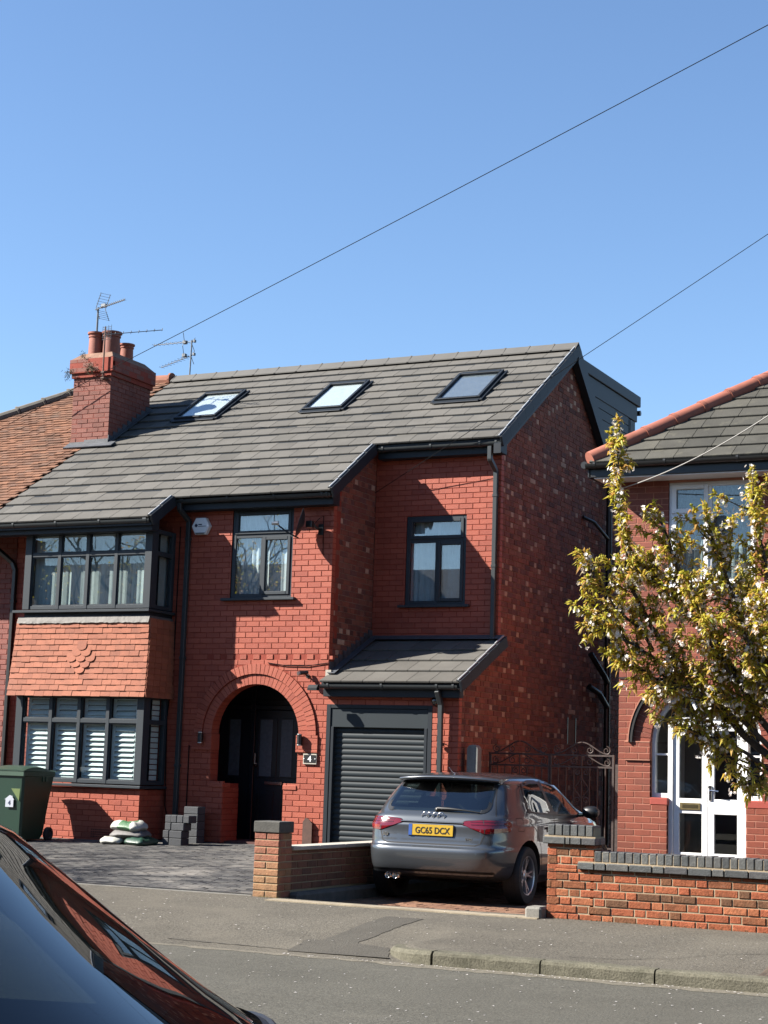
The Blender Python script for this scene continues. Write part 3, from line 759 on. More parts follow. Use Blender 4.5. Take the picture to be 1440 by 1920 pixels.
for k in range(NR):
    zb = 2.475+k*rowh; yb = apr(zb)+.004; slope = math.atan2(apr(zb+rowh)-apr(zb), rowh)
    x = -3.83-.086-8*.172+(k % 2)*.086; xst = -5.13+.03*(zb-2.475); xend = -2.62-.045*(zb-2.475)/1.1
    first = True
    while x < xend-.02:
        if x < xst:
            if x+.172-xst < .03: x += .172; continue
        x0_ = max(x, xst); wd = min(x+.172, xend)-x0_
        if xend-x0_-wd < .05: wd = xend-x0_
        x = x0_
        cx = x+wd/2; dd = abs(cx+3.83)/.172; dk = abs(k-6)
        club = dk <= 2 and dd < (2-dk)*.5+.25
        link('hung_tile', hung_mesh(wd, club, round(rr.random()*6)/6), bay, (x, yb-(.005 if club else 0)+rr.uniform(-.004, .003), zb+rr.uniform(-.004, .004)), (-slope-.09, rr.uniform(-.012, .012), rr.uniform(-.012, .012)))
        x += wd
    y = yb; xx = xend+.002
    while y < -.06:
        wd = min(.172, -.0-y)
        link('hung_tile', hung_mesh(wd, False, round(rr.random()*3)/6), bay, (xx, y, zb+rr.uniform(-.003, .003)), (-.09, 0, math.pi/2))
        y += wd
mb = MB(); rws = []
for i in range(60):
    x = -5.08+i*(2.41/59); rws.append([(x, BY-.012, 3.69+R.uniform(-.003, .003)), (x, -.683-R.uniform(0, .006), 3.62), (x, -.695-R.uniform(0, .008), 3.585+R.uniform(-.008, .006))])
mb.grid(rws); mb.grid([[(BX1+.005, BY-.01, 3.69), (BX1+.005, 0, 3.69)], [(BX1+.03, BY-.03, 3.585), (BX1+.03, 0, 3.585)]])
mb.build('lead_apron', mat('pale_lead', (.15, .138, .125), rough=.7, metal=.1, var=.25, scale=12, bump=.5, bscale=20), bay)
BOK = lambda t: t[5] == 'F' and not (t[0] > .9 and t[2] < 1.2) and t[0] > -2.2 and t[1] < .5
B.finish(front, 300, ok=BOK)

# --- windows of the upper floor
def casement(X0, X1, Z0_, Z1, Y, zt, xm, wall, sillx, lean):
    f_ = MB(); d0, d1 = Y+.02, Y+.085
    f_.bbox(X0, X0+.062, d0, d1, Z0_, Z1); f_.bbox(X1-.062, X1, d0, d1, Z0_, Z1); f_.bbox(X0+.062, X1-.062, d0, d1, Z1-.062, Z1); f_.bbox(X0+.062, X1-.062, d0, d1, Z0_, Z0_+.062)
    f_.bbox(X0+.062, X1-.062, d0+.002, d1, zt-.035, zt+.035); f_.bbox(xm-.03, xm+.03, d0+.002, d1, Z0_+.062, zt-.035)
    win = f_.build('window', m_anth, wall)
    def sash(a, b, c, d, nm):
        s = MB(); q0, q1 = Y+.004, Y+.06; wv = .052
        s.bbox(a, a+wv, q0, q1, c, d, b=.006); s.bbox(b-wv, b, q0, q1, c, d, b=.006); s.bbox(a+wv, b-wv, q0, q1, c, c+wv, b=.006); s.bbox(a+wv, b-wv, q0, q1, d-wv, d, b=.006)
        s.build('casement', m_anth, win); return a+wv-.008, b-wv+.008, c+wv-.008, d-wv+.008
    ps = [sash(X0+.045, X1-.045, zt+.022, Z1-.045, 'top'), sash(xm+.010, X1-.045, Z0_+.045, zt-.022, 'right'), (X0+.06, xm-.028, Z0_+.06, zt-.033)]
    for (a, b, c, d) in ps:
        p = MB(); p.box(a, b, Y+.036, Y+.042, c, d); p.build('pane', g_pane, win)
    n = 46; rows = []
    for i in range(n+1):
        x = X0+.03+(X1-X0-.06)*i/n; rows.append([(x, Y+.14+.014*math.sin(i*1.37)+.008*math.sin(i*.61), z) for z in (Z0_+.01, Z1-.01)])
    c = MB(); c.grid(rows); c.build('net_curtain', m_curtain, win, smooth=True)
    s = MB(); s.bbox(sillx[0], sillx[1], Y-.075, Y+.03, Z0_-.042, Z0_-.004, b=.005); s.build('window_sill', m_anth, win)
    b_ = MB(); b_.box(X0-.02, X1+.02, Y+.30, Y+.34, Z0_-.05, Z1+.05); b_.build('room_back', m_roomwall, win)
    return win
casement(*WINA, 0., 4.93, -1.19, front, (-1.83, -.58), 0)
casement(*WINB, YB, 4.97, 1.045, recess, (.45, 1.61), 0)

# --- garage door
gd_ = MB(); y = .05
gd_.bbox(.0, .065, -.004, y+.12, .38, 2.44); gd_.bbox(1.60, 1.665, -.004, y+.12, .38, 2.44); gd_.bbox(.065, 1.60, -.003, y+.12, 2.385, 2.44)
gd_.bbox(.075, .12, .0, y+.12, .38, 2.12); gd_.bbox(1.545, 1.59, .0, y+.12, .38, 2.12)
garage = gd_.build('garage_door', m_anthdark, house)
q = MB(); q.bbox(.066, 1.599, .012, .16, 2.115, 2.384, b=.006); q.build('header_box', m_garage, garage)
SP = .0765; k = 0; z = 2.113
rows0 = [(0.004, 0), (-.002, .006), (-.007, .016), (-.0095, .036), (-.007, .056), (-.002, .067), (.004, .0725), (.008, .076)]
sm = MB(); sm.grid([[(x, a, b) for a, b in rows0] for x in (0, 1.43)], flip=True); sme = sm.mesh('slat', m_garage, smooth=True)
while z > .42:
    z -= SP; link('slat', sme, garage, (.118, .075, z))
q = MB(); q.box(.1, 1.56, .076, .13, .38, 2.12); q.build('slat_backing', m_black, garage)

# --- front door in the porch
dr = MB(); Y = .95
dr.bbox(-2.42, -2.35, Y-.05, Y+.06, .43, 2.84); dr.bbox(-1.775, -1.705, Y-.05, Y+.06, .43, 2.84); dr.bbox(-.82, -.74, Y-.05, Y+.06, .43, 2.84)
dr.bbox(-2.35, -1.775, Y-.05, Y+.06, 2.38, 2.45); dr.bbox(-1.705, -.82, Y-.05, Y+.06, 2.38, 2.45); dr.box(-2.45, -.42, Y+.061, Y+.10, .43, 2.86); dr.box(-.74, -.42, Y-.02, Y+.06, .43, 2.84)
dr.bbox(-2.35, -1.775, Y-.02, Y+.05, .43, 2.38, b=.01)
door = dr.build('front_door', m_door, house)
q = MB(); q.bbox(-1.70, -.825, Y-.035, Y+.03, .46, 2.375, b=.008)
for (a, b) in ((-1.60, -1.34), (-1.22, -.96)):
    for (c, d) in ((.58, 1.16),): q.bbox(a, b, Y-.046, Y-.036, c, d, b=.006)
    q.bbox(a-.03, b+.03, Y-.044, Y-.036, 1.36, 2.26, b=.006)
lf = q.build('door_leaf', m_door, door)
for (a, b, p_) in ((-2.16, -1.97, door), (-1.60, -1.39, lf), (-1.24, -1.04, lf)):
    q = MB(); q.box(a, b, Y-.052 if p_ is lf else Y-.026, Y-.02, 1.38, 2.23); q.build('glazed_strip', m_frost, p_)
q = MB(); q.bbox(-1.50, -1.20, Y-.062, Y-.04, 1.25, 1.305, b=.006); q.build('letterbox', m_chrome, lf)
q = MB(); q.lathe([(0, -.03), (.03, -.03), (.03, 0)], (-1.66, Y-.045, 1.55), 12, 'y'); q.tube([(-1.66, Y-.09, 1.72), (-1.66, Y-.09, 1.56)], .012); q.build('door_handle', m_chrome, lf)
q = MB(); q.tube([(-2.0, Y-.055, 2.52), (-.95, Y-.055, 2.52)], .006); q.box(-2.34, -1.78, Y-.03, Y-.028, 2.46, 2.8); q.box(-1.70, -.83, Y-.03, Y-.028, 2.46, 2.8); q.build('fanlight', m_frost if False else m_door, door)

# --- roof
SKY = [(-4.87, -3.50), (-1.97, -1.18), (.43, 1.29)]
SKY = [(-4.44, -3.60), (-1.94, -1.19), (.46, 1.25)]
VX_U, VX_M, VX_L = 2.22, .16, -2.52                       # outer verge faces
rf = MB()
def slab(x0, x1, y0, y1, d0=.03, d1=.16):
    a, b = rz(y0), rz(y1)
    c = [(x0, y0, a-d1), (x1, y0, a-d1), (x1, y1, b-d1), (x0, y1, b-d1), (x0, y0, a-d0), (x1, y0, a-d0), (x1, y1, b-d0), (x0, y1, b-d0)]
    n = len(rf.v); rf.v += c
    for q in ((0, 3, 2, 1), (4, 5, 6, 7), (0, 1, 5, 4), (1, 2, 6, 5), (2, 3, 7, 6), (3, 0, 4, 7)): rf.f.append(tuple(n+i for i in q)); rf.t.append(.5); rf.m.append(0)
slab(PX, VX_U-.05, 1.12, RIDGE_Y); slab(PX, VX_M-.05, -.25, 1.12); slab(PX, VX_L-.05, -.90, -.25)
rf.face([(PX, RIDGE_Y, 8.5), (VX_U-.03, RIDGE_Y, 8.5), (VX_U-.03, 7.9, 8.5-.85*3.62), (PX, 7.9, 8.5-.85*3.62)][::-1])
roof = rf.build('roof', m_anthdark, house)
G, TW, TL = .346, .345, .42
_tm = {}
def tile_mesh(wd, tone, m, L=TL, t=.026):
    key = (round(wd, 2), tone, m.name, L)
    if key not in _tm:
        q = MB(); q.tone = tone; a = wd-.008
        V = [(0, 0, 0), (a, 0, 0), (a, L, 0), (0, L, 0), (0, .004, t), (a, .004, t), (a, L, t*.6), (0, L, t*.6), (0.0, 0, t-.006), (a, 0, t-.006)]
        q.v = V; q.f = [(0, 1, 9, 8), (8, 9, 5, 4), (4, 5, 6, 7), (0, 8, 4, 7, 3), (1, 2, 6, 5, 9)]; q.t = [tone]*5; q.m = [0]*5
        _tm[key] = q.mesh('roof_tile', m)
    return _tm[key]
tiles = []
ca, sa = math.cos(ang), math.sin(ang); yl = -.93
nrow = 18; Gs = (RIDGE_Y-.06-yl)/ca/nrow
tr = random.Random(77)
for k in range(nrow):
    y = yl+k*Gs*ca
    x1 = (VX_L if y < -.36 else VX_M if y < 1.0 else VX_U)-.035
    x = PX-(TW/2 if k % 2 else 0)
    while x < x1-.03:
        a = max(x, PX+.002); b = min(x+TW, x1)
        if b-a > .05: tiles.append((a, y, rz(y), b-a))
        x += TW
tiles.sort(key=lambda t: (Vector(t[:3])-CAM).length)
rest = MB(); ta = ang-.055
for i, (x, y, z, wd) in enumerate(tiles):
    tone = round(tr.random()*7)/7
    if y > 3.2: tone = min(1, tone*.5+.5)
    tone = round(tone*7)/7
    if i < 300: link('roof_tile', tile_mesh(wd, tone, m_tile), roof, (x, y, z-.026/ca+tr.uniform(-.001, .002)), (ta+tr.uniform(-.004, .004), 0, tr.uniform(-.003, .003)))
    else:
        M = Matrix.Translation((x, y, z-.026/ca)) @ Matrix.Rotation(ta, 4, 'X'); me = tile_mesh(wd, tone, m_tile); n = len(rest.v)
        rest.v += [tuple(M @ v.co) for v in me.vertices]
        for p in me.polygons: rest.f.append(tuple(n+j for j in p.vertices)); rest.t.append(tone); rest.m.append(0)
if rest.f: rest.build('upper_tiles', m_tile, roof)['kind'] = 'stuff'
# verge units
m_vergelip = mat('verge_lip', (.42, .44, .46), rough=.4, var=.05)  # pale colour of the raised lip stands in for its bright sunlit edge
def verge(x, y0, y1, n, parent, zf=rz, a_=ang, out=1):
    q = MB(); L = (y1-y0)/math.cos(a_)/n
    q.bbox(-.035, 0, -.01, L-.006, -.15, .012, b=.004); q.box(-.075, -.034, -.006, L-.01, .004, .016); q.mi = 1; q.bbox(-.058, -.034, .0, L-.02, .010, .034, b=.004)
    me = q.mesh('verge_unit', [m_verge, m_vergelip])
    for i in range(n):
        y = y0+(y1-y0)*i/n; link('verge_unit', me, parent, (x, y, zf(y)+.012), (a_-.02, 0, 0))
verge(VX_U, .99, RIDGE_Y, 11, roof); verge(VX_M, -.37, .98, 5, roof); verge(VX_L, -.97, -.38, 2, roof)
mb = MB()                                                  # rear verge and barge boards
def board(x0, x1, pts, d): 
    mb.prism([(y, z) for y, z in pts]+[(y, z-d) for y, z in pts[::-1]], x0, x1, 'x')
board(XR+.02, VX_U-.01, [(RIDGE_Y, 8.60), (7.9, 8.60-.85*3.62)], .34)
board(XR+.01, VX_U-.03, [(1.02, rz(1.02)-.1), (RIDGE_Y, rz(RIDGE_Y)-.1)], .14)
mb.build('barge_board', m_anthdark, roof)
q = MB(); q.prism([(-.16, -.10), (0, .035), (.16, -.10), (.16, -.12), (0, .01), (-.16, -.12)], .004, .448, 'x'); q.prism([(-.168, -.105), (0, .045), (.168, -.105), (.16, -.115), (0, .02), (-.16, -.115)], .0, .03, 'x'); rme = q.mesh('ridge_tile', m_ridge)
for i in range(18):
    x = PX+.02+i*.4375; link('ridge_tile', rme, roof, (x, RIDGE_Y, 8.59))
# eaves: fascia, soffit, gutter with brackets, one run per level
def eaves(x0, x1, yw, zt, y_f, parent, soffit=True, m=None, zg=None, br=.8, endb=True, lowbox=.19, name='gutter'):
    m = m or m_gutter
    f_ = MB(); f_.bbox(x0, x1, y_f, y_f+.022, zt-lowbox, zt-.02); f_.box(x0, x1, y_f+.0225, yw, zt-lowbox, zt-lowbox+.012)
    if endb: f_.box(x1-.02, x1-.001, y_f+.023, yw, zt-lowbox+.0125, zt+.02)
    f_.build('fascia', m_anthdark if m is m_gutter else m, parent)
    g = MB(); c = (y_f-.056, zt-.035); rr_ = .056
    pr = [(c[0]+rr_*math.cos(a), c[1]-rr_*math.sin(a)*1.05) for a in frange(0, math.pi, 10)]
    pin = [(c[0]+(rr_-.006)*math.cos(a), c[1]-(rr_-.006)*math.sin(a)) for a in frange(math.pi, 0, 10)]
    L = pr+pin
    g.grid([[(x, a, b) for a, b in L+[L[0]]] for x in (x0, x1)]); g.prism(pr, x0-.004, x0+.002, 'x'); g.prism(pr, x1-.002, x1+.004, 'x')
    gu = g.build(name, m, parent, angle=40)
    x = x0+.12; q = MB()
    pb = [(c[0]+(rr_+.006)*math.cos(a), c[1]-(rr_+.006)*math.sin(a)*1.05) for a in frange(-.25, math.pi+.25, 10)]
    q.prism(pb, -.016, .016, 'x'); bme = q.mesh('gutter_bracket', m)
    while x < x1-.03: link('gutter_bracket', bme, gu, (x, 0, 0)); x += br
    link('gutter_bracket', bme, gu, (x1-.06, 0, 0)); return gu
eaves(VX_M-.05, VX_U-.07, YB, rz(1.02)-.02, 1.17, roof)
eaves(VX_L-.05, VX_M-.07, 0, rz(-.35)-.02, -.20, roof)
eaves(PX-.3, VX_L-.07, BY, rz(-.95)-.005, -.84, roof)
# --- skylights
for i, (a, b) in enumerate(SKY):
    y0, y1 = 2.42, 3.42; L = (y1-y0)/ca
    M = Matrix.Translation((0, y0, rz(y0))) @ Matrix.Rotation(ang, 4, 'X')
    s = MB(); hh = .055; wv = .05
    s.bbox(a, a+wv, 0, L, -.03, hh, M=M); s.bbox(b-wv, b, 0, L, -.03, hh, M=M); s.bbox(a+wv, b-wv, 0, wv, -.03, hh-.002, M=M); s.bbox(a+wv, b-wv, L-.09, L, -.03, hh+.004, M=M)
    s.bbox(a-.05, a-.001, -.06, L+.03, .0, .022, M=M); s.bbox(b+.001, b+.05, -.06, L+.03, .0, .022, M=M); s.bbox(a, b, -.10, -.002, .0, .021, M=M)
    sk = s.build('skylight', m_anthdark, roof)
    p = MB(); p.box(a+.05, b-.05, .05, L-.08, hh-.035, hh-.03, M=M); p.build('pane', g_sky, sk)
    p = MB(); p.box(a+.05, b-.05, .05, L-.08, .005, .012, M=M); p.build('roller_blind' if i < 2 else 'dark_opening', mat('skylight_blind', (.62, .64, .62), rough=.8, var=.04, k=.8) if i < 2 else mat('loft_lining', (.22, .24, .26), rough=.8), sk)
# --- chimney on the party wall
ch0, ch1, cy0, cy1 = -6.02, -5.25, 1.66, 2.86
q = MB(); q.box(ch0+.006, ch1-.006, cy0+.006, cy1, 6.6, 8.02); q.box(ch0-.03, ch1+.03, cy0-.03, cy1+.03, 8.02, 8.10); q.box(ch0-.06, ch1+.06, cy0-.06, cy1+.06, 8.10, 8.34)
chim = q.build('chimney', m_mortpaint, roof)
CB = Bricks(mat('chimney_brick', ramp=[(.21, .070, .048), (.25, .080, .055), (.28, .098, .070), (.23, .080, .060)], rough=.85, var=.16, scale=5, fine=.12, bump=.6, bscale=50, stain=((.16, .06, .05), .5, 3., .54)), zref=6.82, seed=9, jit=.003)
CB.lay('F', cy0, ch0, ch1, 6.82, 8.02, uo=ch0); CB.lay('R', ch1, cy0+.004, cy1, 6.9, 8.02, uo=cy0)
CB.lay('F', cy0-.03, ch0-.03, ch1+.03, 8.02, 8.10, uo=ch0); CB.lay('R', ch1+.03, cy0-.026, cy1+.03, 8.02, 8.10, uo=cy0)
CB.lay('F', cy0-.06, ch0-.06, ch1+.06, 8.10, 8.34, uo=ch0+.1); CB.lay('R', ch1+.06, cy0-.056, cy1+.06, 8.10, 8.34, uo=cy0)
CB.finish(chim, 0)['kind'] = 'stuff'
q = MB(); q.grid([[(ch0-.05, cy0-.05, 8.34), (ch1+.05, cy0-.05, 8.34), (ch1+.05, cy1+.05, 8.34), (ch0-.05, cy1+.05, 8.34)], [(ch0+.08, cy0+.10, 8.47), (ch1-.08, cy0+.10, 8.47), (ch1-.08, cy1-.10, 8.47), (ch0+.08, cy1-.10, 8.47)]], close=True)
q.face([(ch0+.08, cy0+.10, 8.47), (ch1-.08, cy0+.10, 8.47), (ch1-.08, cy1-.10, 8.47), (ch0+.08, cy1-.10, 8.47)]); q.build('flaunching', mat('flaunching_mortar', (.27, .15, .10), rough=.95, var=.3, scale=6, bump=1., bscale=20), chim)
def pot(x, y, r, h, z=8.44):
    q = MB(); q.tone = R.random()
    q.lathe([(r*1.03, 0), (r*1.0, h*.5), (r*.97, h*.78), (r*1.08, h*.80), (r*1.08, h*.85), (r*1.0, h*.86), (r*1.02, h*.90), (r*1.2, h*.93), (r*1.22, h), (r*1.02, h), (r*.85, h*.95), (r*.85, h*.5)], (x, y, z), 22)
    q.build('chimney_pot', m_terracotta, chim, angle=35)
pot(-5.81, 1.95, .125, .44); pot(-5.52, 2.00, .145, .44); pot(-5.85, 2.55, .12, .40); pot(-5.60, 2.58, .115, .37)
q = MB()                                                    # lead and mortar at the chimney foot
q.box(ch0-.02, ch1+.01, cy0-.012, cy0+.01, 6.78, 6.90); q.box(ch0+.30, ch1+.015, cy0-.02, cy0-.011, 6.80, 6.93)
M = Matrix.Translation((0, cy0, rz(cy0)+.01)) @ Matrix.Rotation(ang, 4, 'X'); q.box(ch0-.05, ch1+.16, -.15, .02, 0, .02, M=M); q.box(ch1-.01, ch1+.06, 0, 1.45, 0.001, .022, M=M)
for i in range(9): q.box(ch1-.002, ch1+.012, cy0+i*.135, cy0+i*.135+.15, rz(cy0+i*.135)+.0, rz(cy0+i*.135)+.15)
q.build('lead_flashing', m_lead, chim)
wd_ = MB(); r5 = random.Random(8)                           # weeds growing from the corbels
for (cx, cy, cz, n, sz) in ((-5.62, 1.58, 8.16, 150, .11), (-6.08, 1.60, 8.10, 90, .10), (-5.8, 1.62, 8.40, 40, .06)):
    for i in range(n):
        p = Vector((cx+r5.gauss(0, sz*.5), cy-abs(r5.gauss(0, .05)), cz+r5.gauss(0, sz*.45))); d = Vector((r5.gauss(0, 1), r5.gauss(-.4, .6), r5.gauss(-.5, .7))).normalized()*r5.uniform(.04, .10); s_ = d.orthogonal().normalized()*.004
        wd_.tone = r5.random(); wd_.face([p-s_, p+s_, p+d+s_*.3]); 
wd_.build('chimney_weeds', m_moss, chim)['kind'] = 'stuff'
# --- rear dormer
q = MB(); dx = 1.98
q.box(-4.2, dx, RIDGE_Y+.4, 7.95, 5.7, 8.05); dorm = q.build('dormer', m_anthdark, roof)
q = MB(); q.bbox(-4.25, dx+.06, RIDGE_Y+.25, 8.18, 8.32, 8.52, b=.01); q.bbox(-4.22, dx+.03, RIDGE_Y+.25, 8.06, 8.02, 8.319, b=.006); q.build('dormer_fascia', m_anthdark, dorm)
for k in range(12): 
    q = MB(); z = 6.0+k*.17; q.bbox(dx+.001, dx+.016, RIDGE_Y+.5, 7.6, z, z+.163, b=.004); q.build('cladding_board', m_anthdark, dorm)
q = MB(); q.bbox(dx+.002, dx+.03, 7.66, 7.94, 6.0, 8.0); q.box(dx+.003, dx+.02, 7.60, 7.66, 6.0, 8.0); q.build('corner_board', m_anthdark, dorm)
q = MB(); q.tube([(dx+.05, 8.2, 8.22), (-4, 8.2, 8.22)], .05, 8); q.build('rear_gutter', m_black, dorm)
# --- lean-to roof over the garage
gr = MB(); ga = math.atan(.461)
GE = (-.26, garz(-.26)); 
P = [(-.20, garz(-.20)), (YB, garz(YB))]
gr.prism([(P[0][0], P[0][1]-.12), (P[1][0], P[1][1]-.12), (P[1][0], P[1][1]-.03), (P[0][0], P[0][1]-.03)], .0, VX_U-.06, 'x')
groof = gr.build('garage_roof', m_anthdark, house)
nr = 4; gl = (YB-.10+.26)/nr
for k in range(nr):
    y = -.26+k*gl; x = .004-(TW/2 if k % 2 else 0)
    while x < VX_U-.07:
        a, b = max(x, .004), min(x+TW, VX_U-.04)
        if b-a > .05: link('roof_tile', tile_mesh(b-a, round(tr.random()*7)/7, m_tile, .48), groof, (a, y, garz(y)-.02), (ga-.05, 0, 0))
        x += TW
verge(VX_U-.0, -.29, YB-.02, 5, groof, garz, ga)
eaves(.0, VX_U-.09, 0, garz(-.30)-.0, -.135, groof, lowbox=.20, br=.85)
q = MB(); q.prism([(-.34, 2.655), (-.30, 2.70), (-.26, 2.70), (-.26, 2.62), (-.34, 2.62)], -.15, .0, 'x'); q.build('gutter_end', m_black, groof)
q = MB(); fl = []
q.box(.0, XR+.0, YB-.012, YB-.003, 3.30, 3.415); q.prism([(YB-.13, garz(YB-.13)+.020), (YB-.006, garz(YB)+.020), (YB-.004, garz(YB)+.026), (YB-.13, garz(YB-.13)+.025)], 0.0, XR+.08, 'x')
q.build('lead_flashing', m_lead, groof)
q = MB()
for i in range(10):
    y = .02+i*.135; q.box(.002, .014, y, y+.16, garz(y)-.02, garz(y)+.165)
q.prism([(-.05, garz(-.05)+.022), (YB, garz(YB)+.022), (YB, garz(YB)+.028), (-.05, garz(-.05)+.028)], .003, .13, 'x')
q.build('stepped_flashing', m_lead, groof)
q = MB(); q.box(-.03, .06, -.03, .012, 2.77, 2.93); q.build('mortar_fillet', m_coping, groof)
# --- rainwater pipes, soil pipe, cables on the walls
def rect_pipe(path, name, w2=.033, m=m_gutter, par=house, bands=()):
    q = MB(); q.tube(path, w2*1.25, 4, cap=True) if False else None
    for a, b in zip(path[:-1], path[1:]):
        a, b = Vector(a), Vector(b); d = (b-a); z = d.normalized(); xx = Vector((1, 0, 0)); yy = z.cross(xx).normalized(); xx = yy.cross(z)
        M = Matrix(((xx.x, yy.x, z.x, a.x), (xx.y, yy.y, z.y, a.y), (xx.z, yy.z, z.z, a.z), (0, 0, 0, 1)))
        q.bbox(-w2, w2, -w2, w2, -.01, d.length+.01, b=.006, M=M)
    for (x, y, z) in bands: q.bbox(x-w2-.006, x+w2+.006, y-w2-.006, y+w2+.02, z-.02, z+.02)
    return q.build(name, m, par)
rect_pipe([(1.985, 1.11, 6.30), (1.985, 1.11, 6.12), (2.0, YB-.045, 5.97), (2.0, YB-.045, 3.27)], 'downpipe', bands=((2.0, YB-.045, 5.6), (2.0, YB-.045, 4.55), (2.0, YB-.045, 3.5)))
rect_pipe([(-2.50, -.26, 5.42), (-2.50, -.26, 5.33), (-2.46, -.045, 5.18), (-2.46, -.045, .42)], 'downpipe', bands=((-2.46, -.045, 4.9), (-2.46, -.045, 3.1), (-2.46, -.045, 1.5)))
rect_pipe([(1.82, -.20, 2.63), (1.835, -.10, 2.45), (1.835, -.085, .42)], 'downpipe', bands=((1.835, -.085, 1.9),))
q = MB(); q.tube([(1.86, -.06, 1.92), (1.9, -.01, 1.9)], .008); q.build('pipe_bracket', m_black, house)
q = MB(); q.tube([(XR+.12, 6.0, .4), (XR+.12, 6.0, 7.0)], .055, 10); q.tube([(XR+.10, 6.08, 3.1), (XR+.2, 5.6, 3.2), (XR+.06, 5.3, 3.55)], .05, 10); q.tube([(XR+.12, 6.0, 2.7), (XR+.15, 5.5, 2.9), (XR+.06, 5.25, 3.0)], .05, 10)
q.tube([(XR+.12, 6.0, 5.55), (XR+.12, 5.2, 5.75), (XR+.02, 4.95, 5.80)], .03, 8); q.build('soil_pipe', m_black, house, angle=50)
q = MB(); q.tube([(-2.62, -.02, 5.1), (-2.63, -.02, 3.0), (-2.70, -.02, 2.2), (-2.66, -.02, .9), (-2.55, -.02, .5)], .008, 5); q.tube([(-2.29, -.012, 1.8), (-2.29, -.012, .5)], .008, 5)
q.tube([(-1.0, -.012, 3.03), (-.7, -.015, 2.99), (-.35, -.015, 2.985), (0, -.012, 3.03)], .007, 5); q.tube([(-2.44, -.012, 5.43), (-1.8, -.012, 5.50), (-.2, -.012, 5.48)], .007, 5); q.build('wall_cable', m_cable, house)
# ------------------------------------------------------------------ HOUSE 6, the other half of the pair
n6 = thing('adjoining_house', 'adjoining red brick house under an old brown clay tiled roof', 'house', (-8.5, 3, .4))
mb = MB(); mb.box(-13.5, PX-.01, .006, 7.4, .1, 5.5); w6 = mb.build('front_wall', m_mortpaint, n6)
B6 = Bricks(mat('dark_red_brick', ramp=[(.21, .055, .040), (.26, .066, .046), (.30, .08, .055)], rough=.75, var=.14, fine=.1, bump=.4, bscale=80), zref=ZD, seed=61)
B6.lay('F', 0, -7.2, PX-.01, .3, 5.3, uo=-.38); B6.finish(w6, 0)['kind'] = 'stuff'
NE = 7.44                                                  # ridge ends here, then the hip
q = MB(); yb = -.92
hipx = lambda y: -NE-(RIDGE_Y-y)
q.face([(PX, yb, rz(yb)-.06), (PX, RIDGE_Y, rz(RIDGE_Y)-.06), (-NE, RIDGE_Y, rz(RIDGE_Y)-.06), (hipx(yb), yb, rz(yb)-.06)])
q.face([(hipx(yb), yb, rz(yb)-.06), (-NE, RIDGE_Y, rz(RIDGE_Y)-.06), (hipx(yb), 9.4, rz(yb)-.06)])
q.face([(PX, RIDGE_Y, rz(RIDGE_Y)-.06), (PX, 9.4, rz(yb)-.06), (hipx(yb), 9.4, rz(yb)-.06), (-NE, RIDGE_Y, rz(RIDGE_Y)-.06)])
roof6 = q.build('roof', m_claytile, n6)
rest = MB(); r6 = random.Random(4); gg = .118; nrow6 = int((RIDGE_Y-yb)/ca/gg); a6 = ang-.10; wd6 = .165
for k in range(nrow6):
    y = yb+k*gg*ca; x = PX-.004
    x -= (wd6/2 if k % 2 else 0)
    while x > max(hipx(y), -11.4):
        a = max(x-wd6+.004, hipx(y)); dz = r6.uniform(-.006, .006); tl = r6.uniform(-.02, .02); t = r6.random()
        M = Matrix.Translation((a, y+r6.uniform(-.006, .006), rz(y)-.016+dz)) @ Matrix.Rotation(a6+tl, 4, 'X')
        V = [M @ Vector(p) for p in ((0, 0, 0), (x-a, 0, 0), (x-a, .13, 0), (0, .13, 0), (0, 0, .019), (x-a, 0, .019), (x-a, .13, .015), (0, .13, .015))]
        n = len(rest.v); rest.v += [tuple(v) for v in V]
        for f in ((0, 1, 5, 4), (4, 5, 6, 7), (0, 4, 7, 3), (1, 2, 6, 5)): rest.f.append(tuple(n+j for j in f)); rest.t.append(t); rest.m.append(0)
        x -= wd6
rest.build('plain_tiles', m_claytile, roof6)['kind'] = 'stuff'
q = MB(); q.tone = .6
for i in range(9):
    p0 = Vector((-NE+i*-.33, RIDGE_Y-i*.33, rz(RIDGE_Y-i*.33)+.01)); p1 = p0+Vector((-.325, -.325, -.325*SL)); q.tone = r6.random()
    q.tube([p0, p1], [.085, .10], 10); 
    if i % 1 == 0: q.tube([p0+(p1-p0)*.02, p0+(p1-p0)*.09], .115, 10)
q.build('hip_tile', mat('grey_hip_tile', (.17, .155, .13), rough=.9, var=.25, scale=6, tonevar=.2), roof6)
mr = mat('red_ridge_tile', ramp=[(.30, .11, .06), (.36, .13, .07), (.27, .10, .06)], rough=.85, var=.2, scale=8)
for i in range(5):
    q = MB(); q.tone = r6.random(); x = PX-.02-i*.42; q.tube([(x, RIDGE_Y, 8.53), (x-.41, RIDGE_Y, 8.54)], .12, 12); q.tube([(x-.01, RIDGE_Y, 8.545), (x-.05, RIDGE_Y, 8.545)], .142, 12); q.build('ridge_tile', mr, roof6)
eaves(-8.9, PX-.32, BY, rz(-.95)-.005, -.84, n6, br=.8)
rect_pipe([(-6.05, -.20, 4.9), (-5.74, -.05, 4.62), (-5.68, -.05, 4.5), (-5.68, -.05, .4)], 'downpipe', m=m_black, par=n6, bands=((-5.68, -.05, 4.0),))

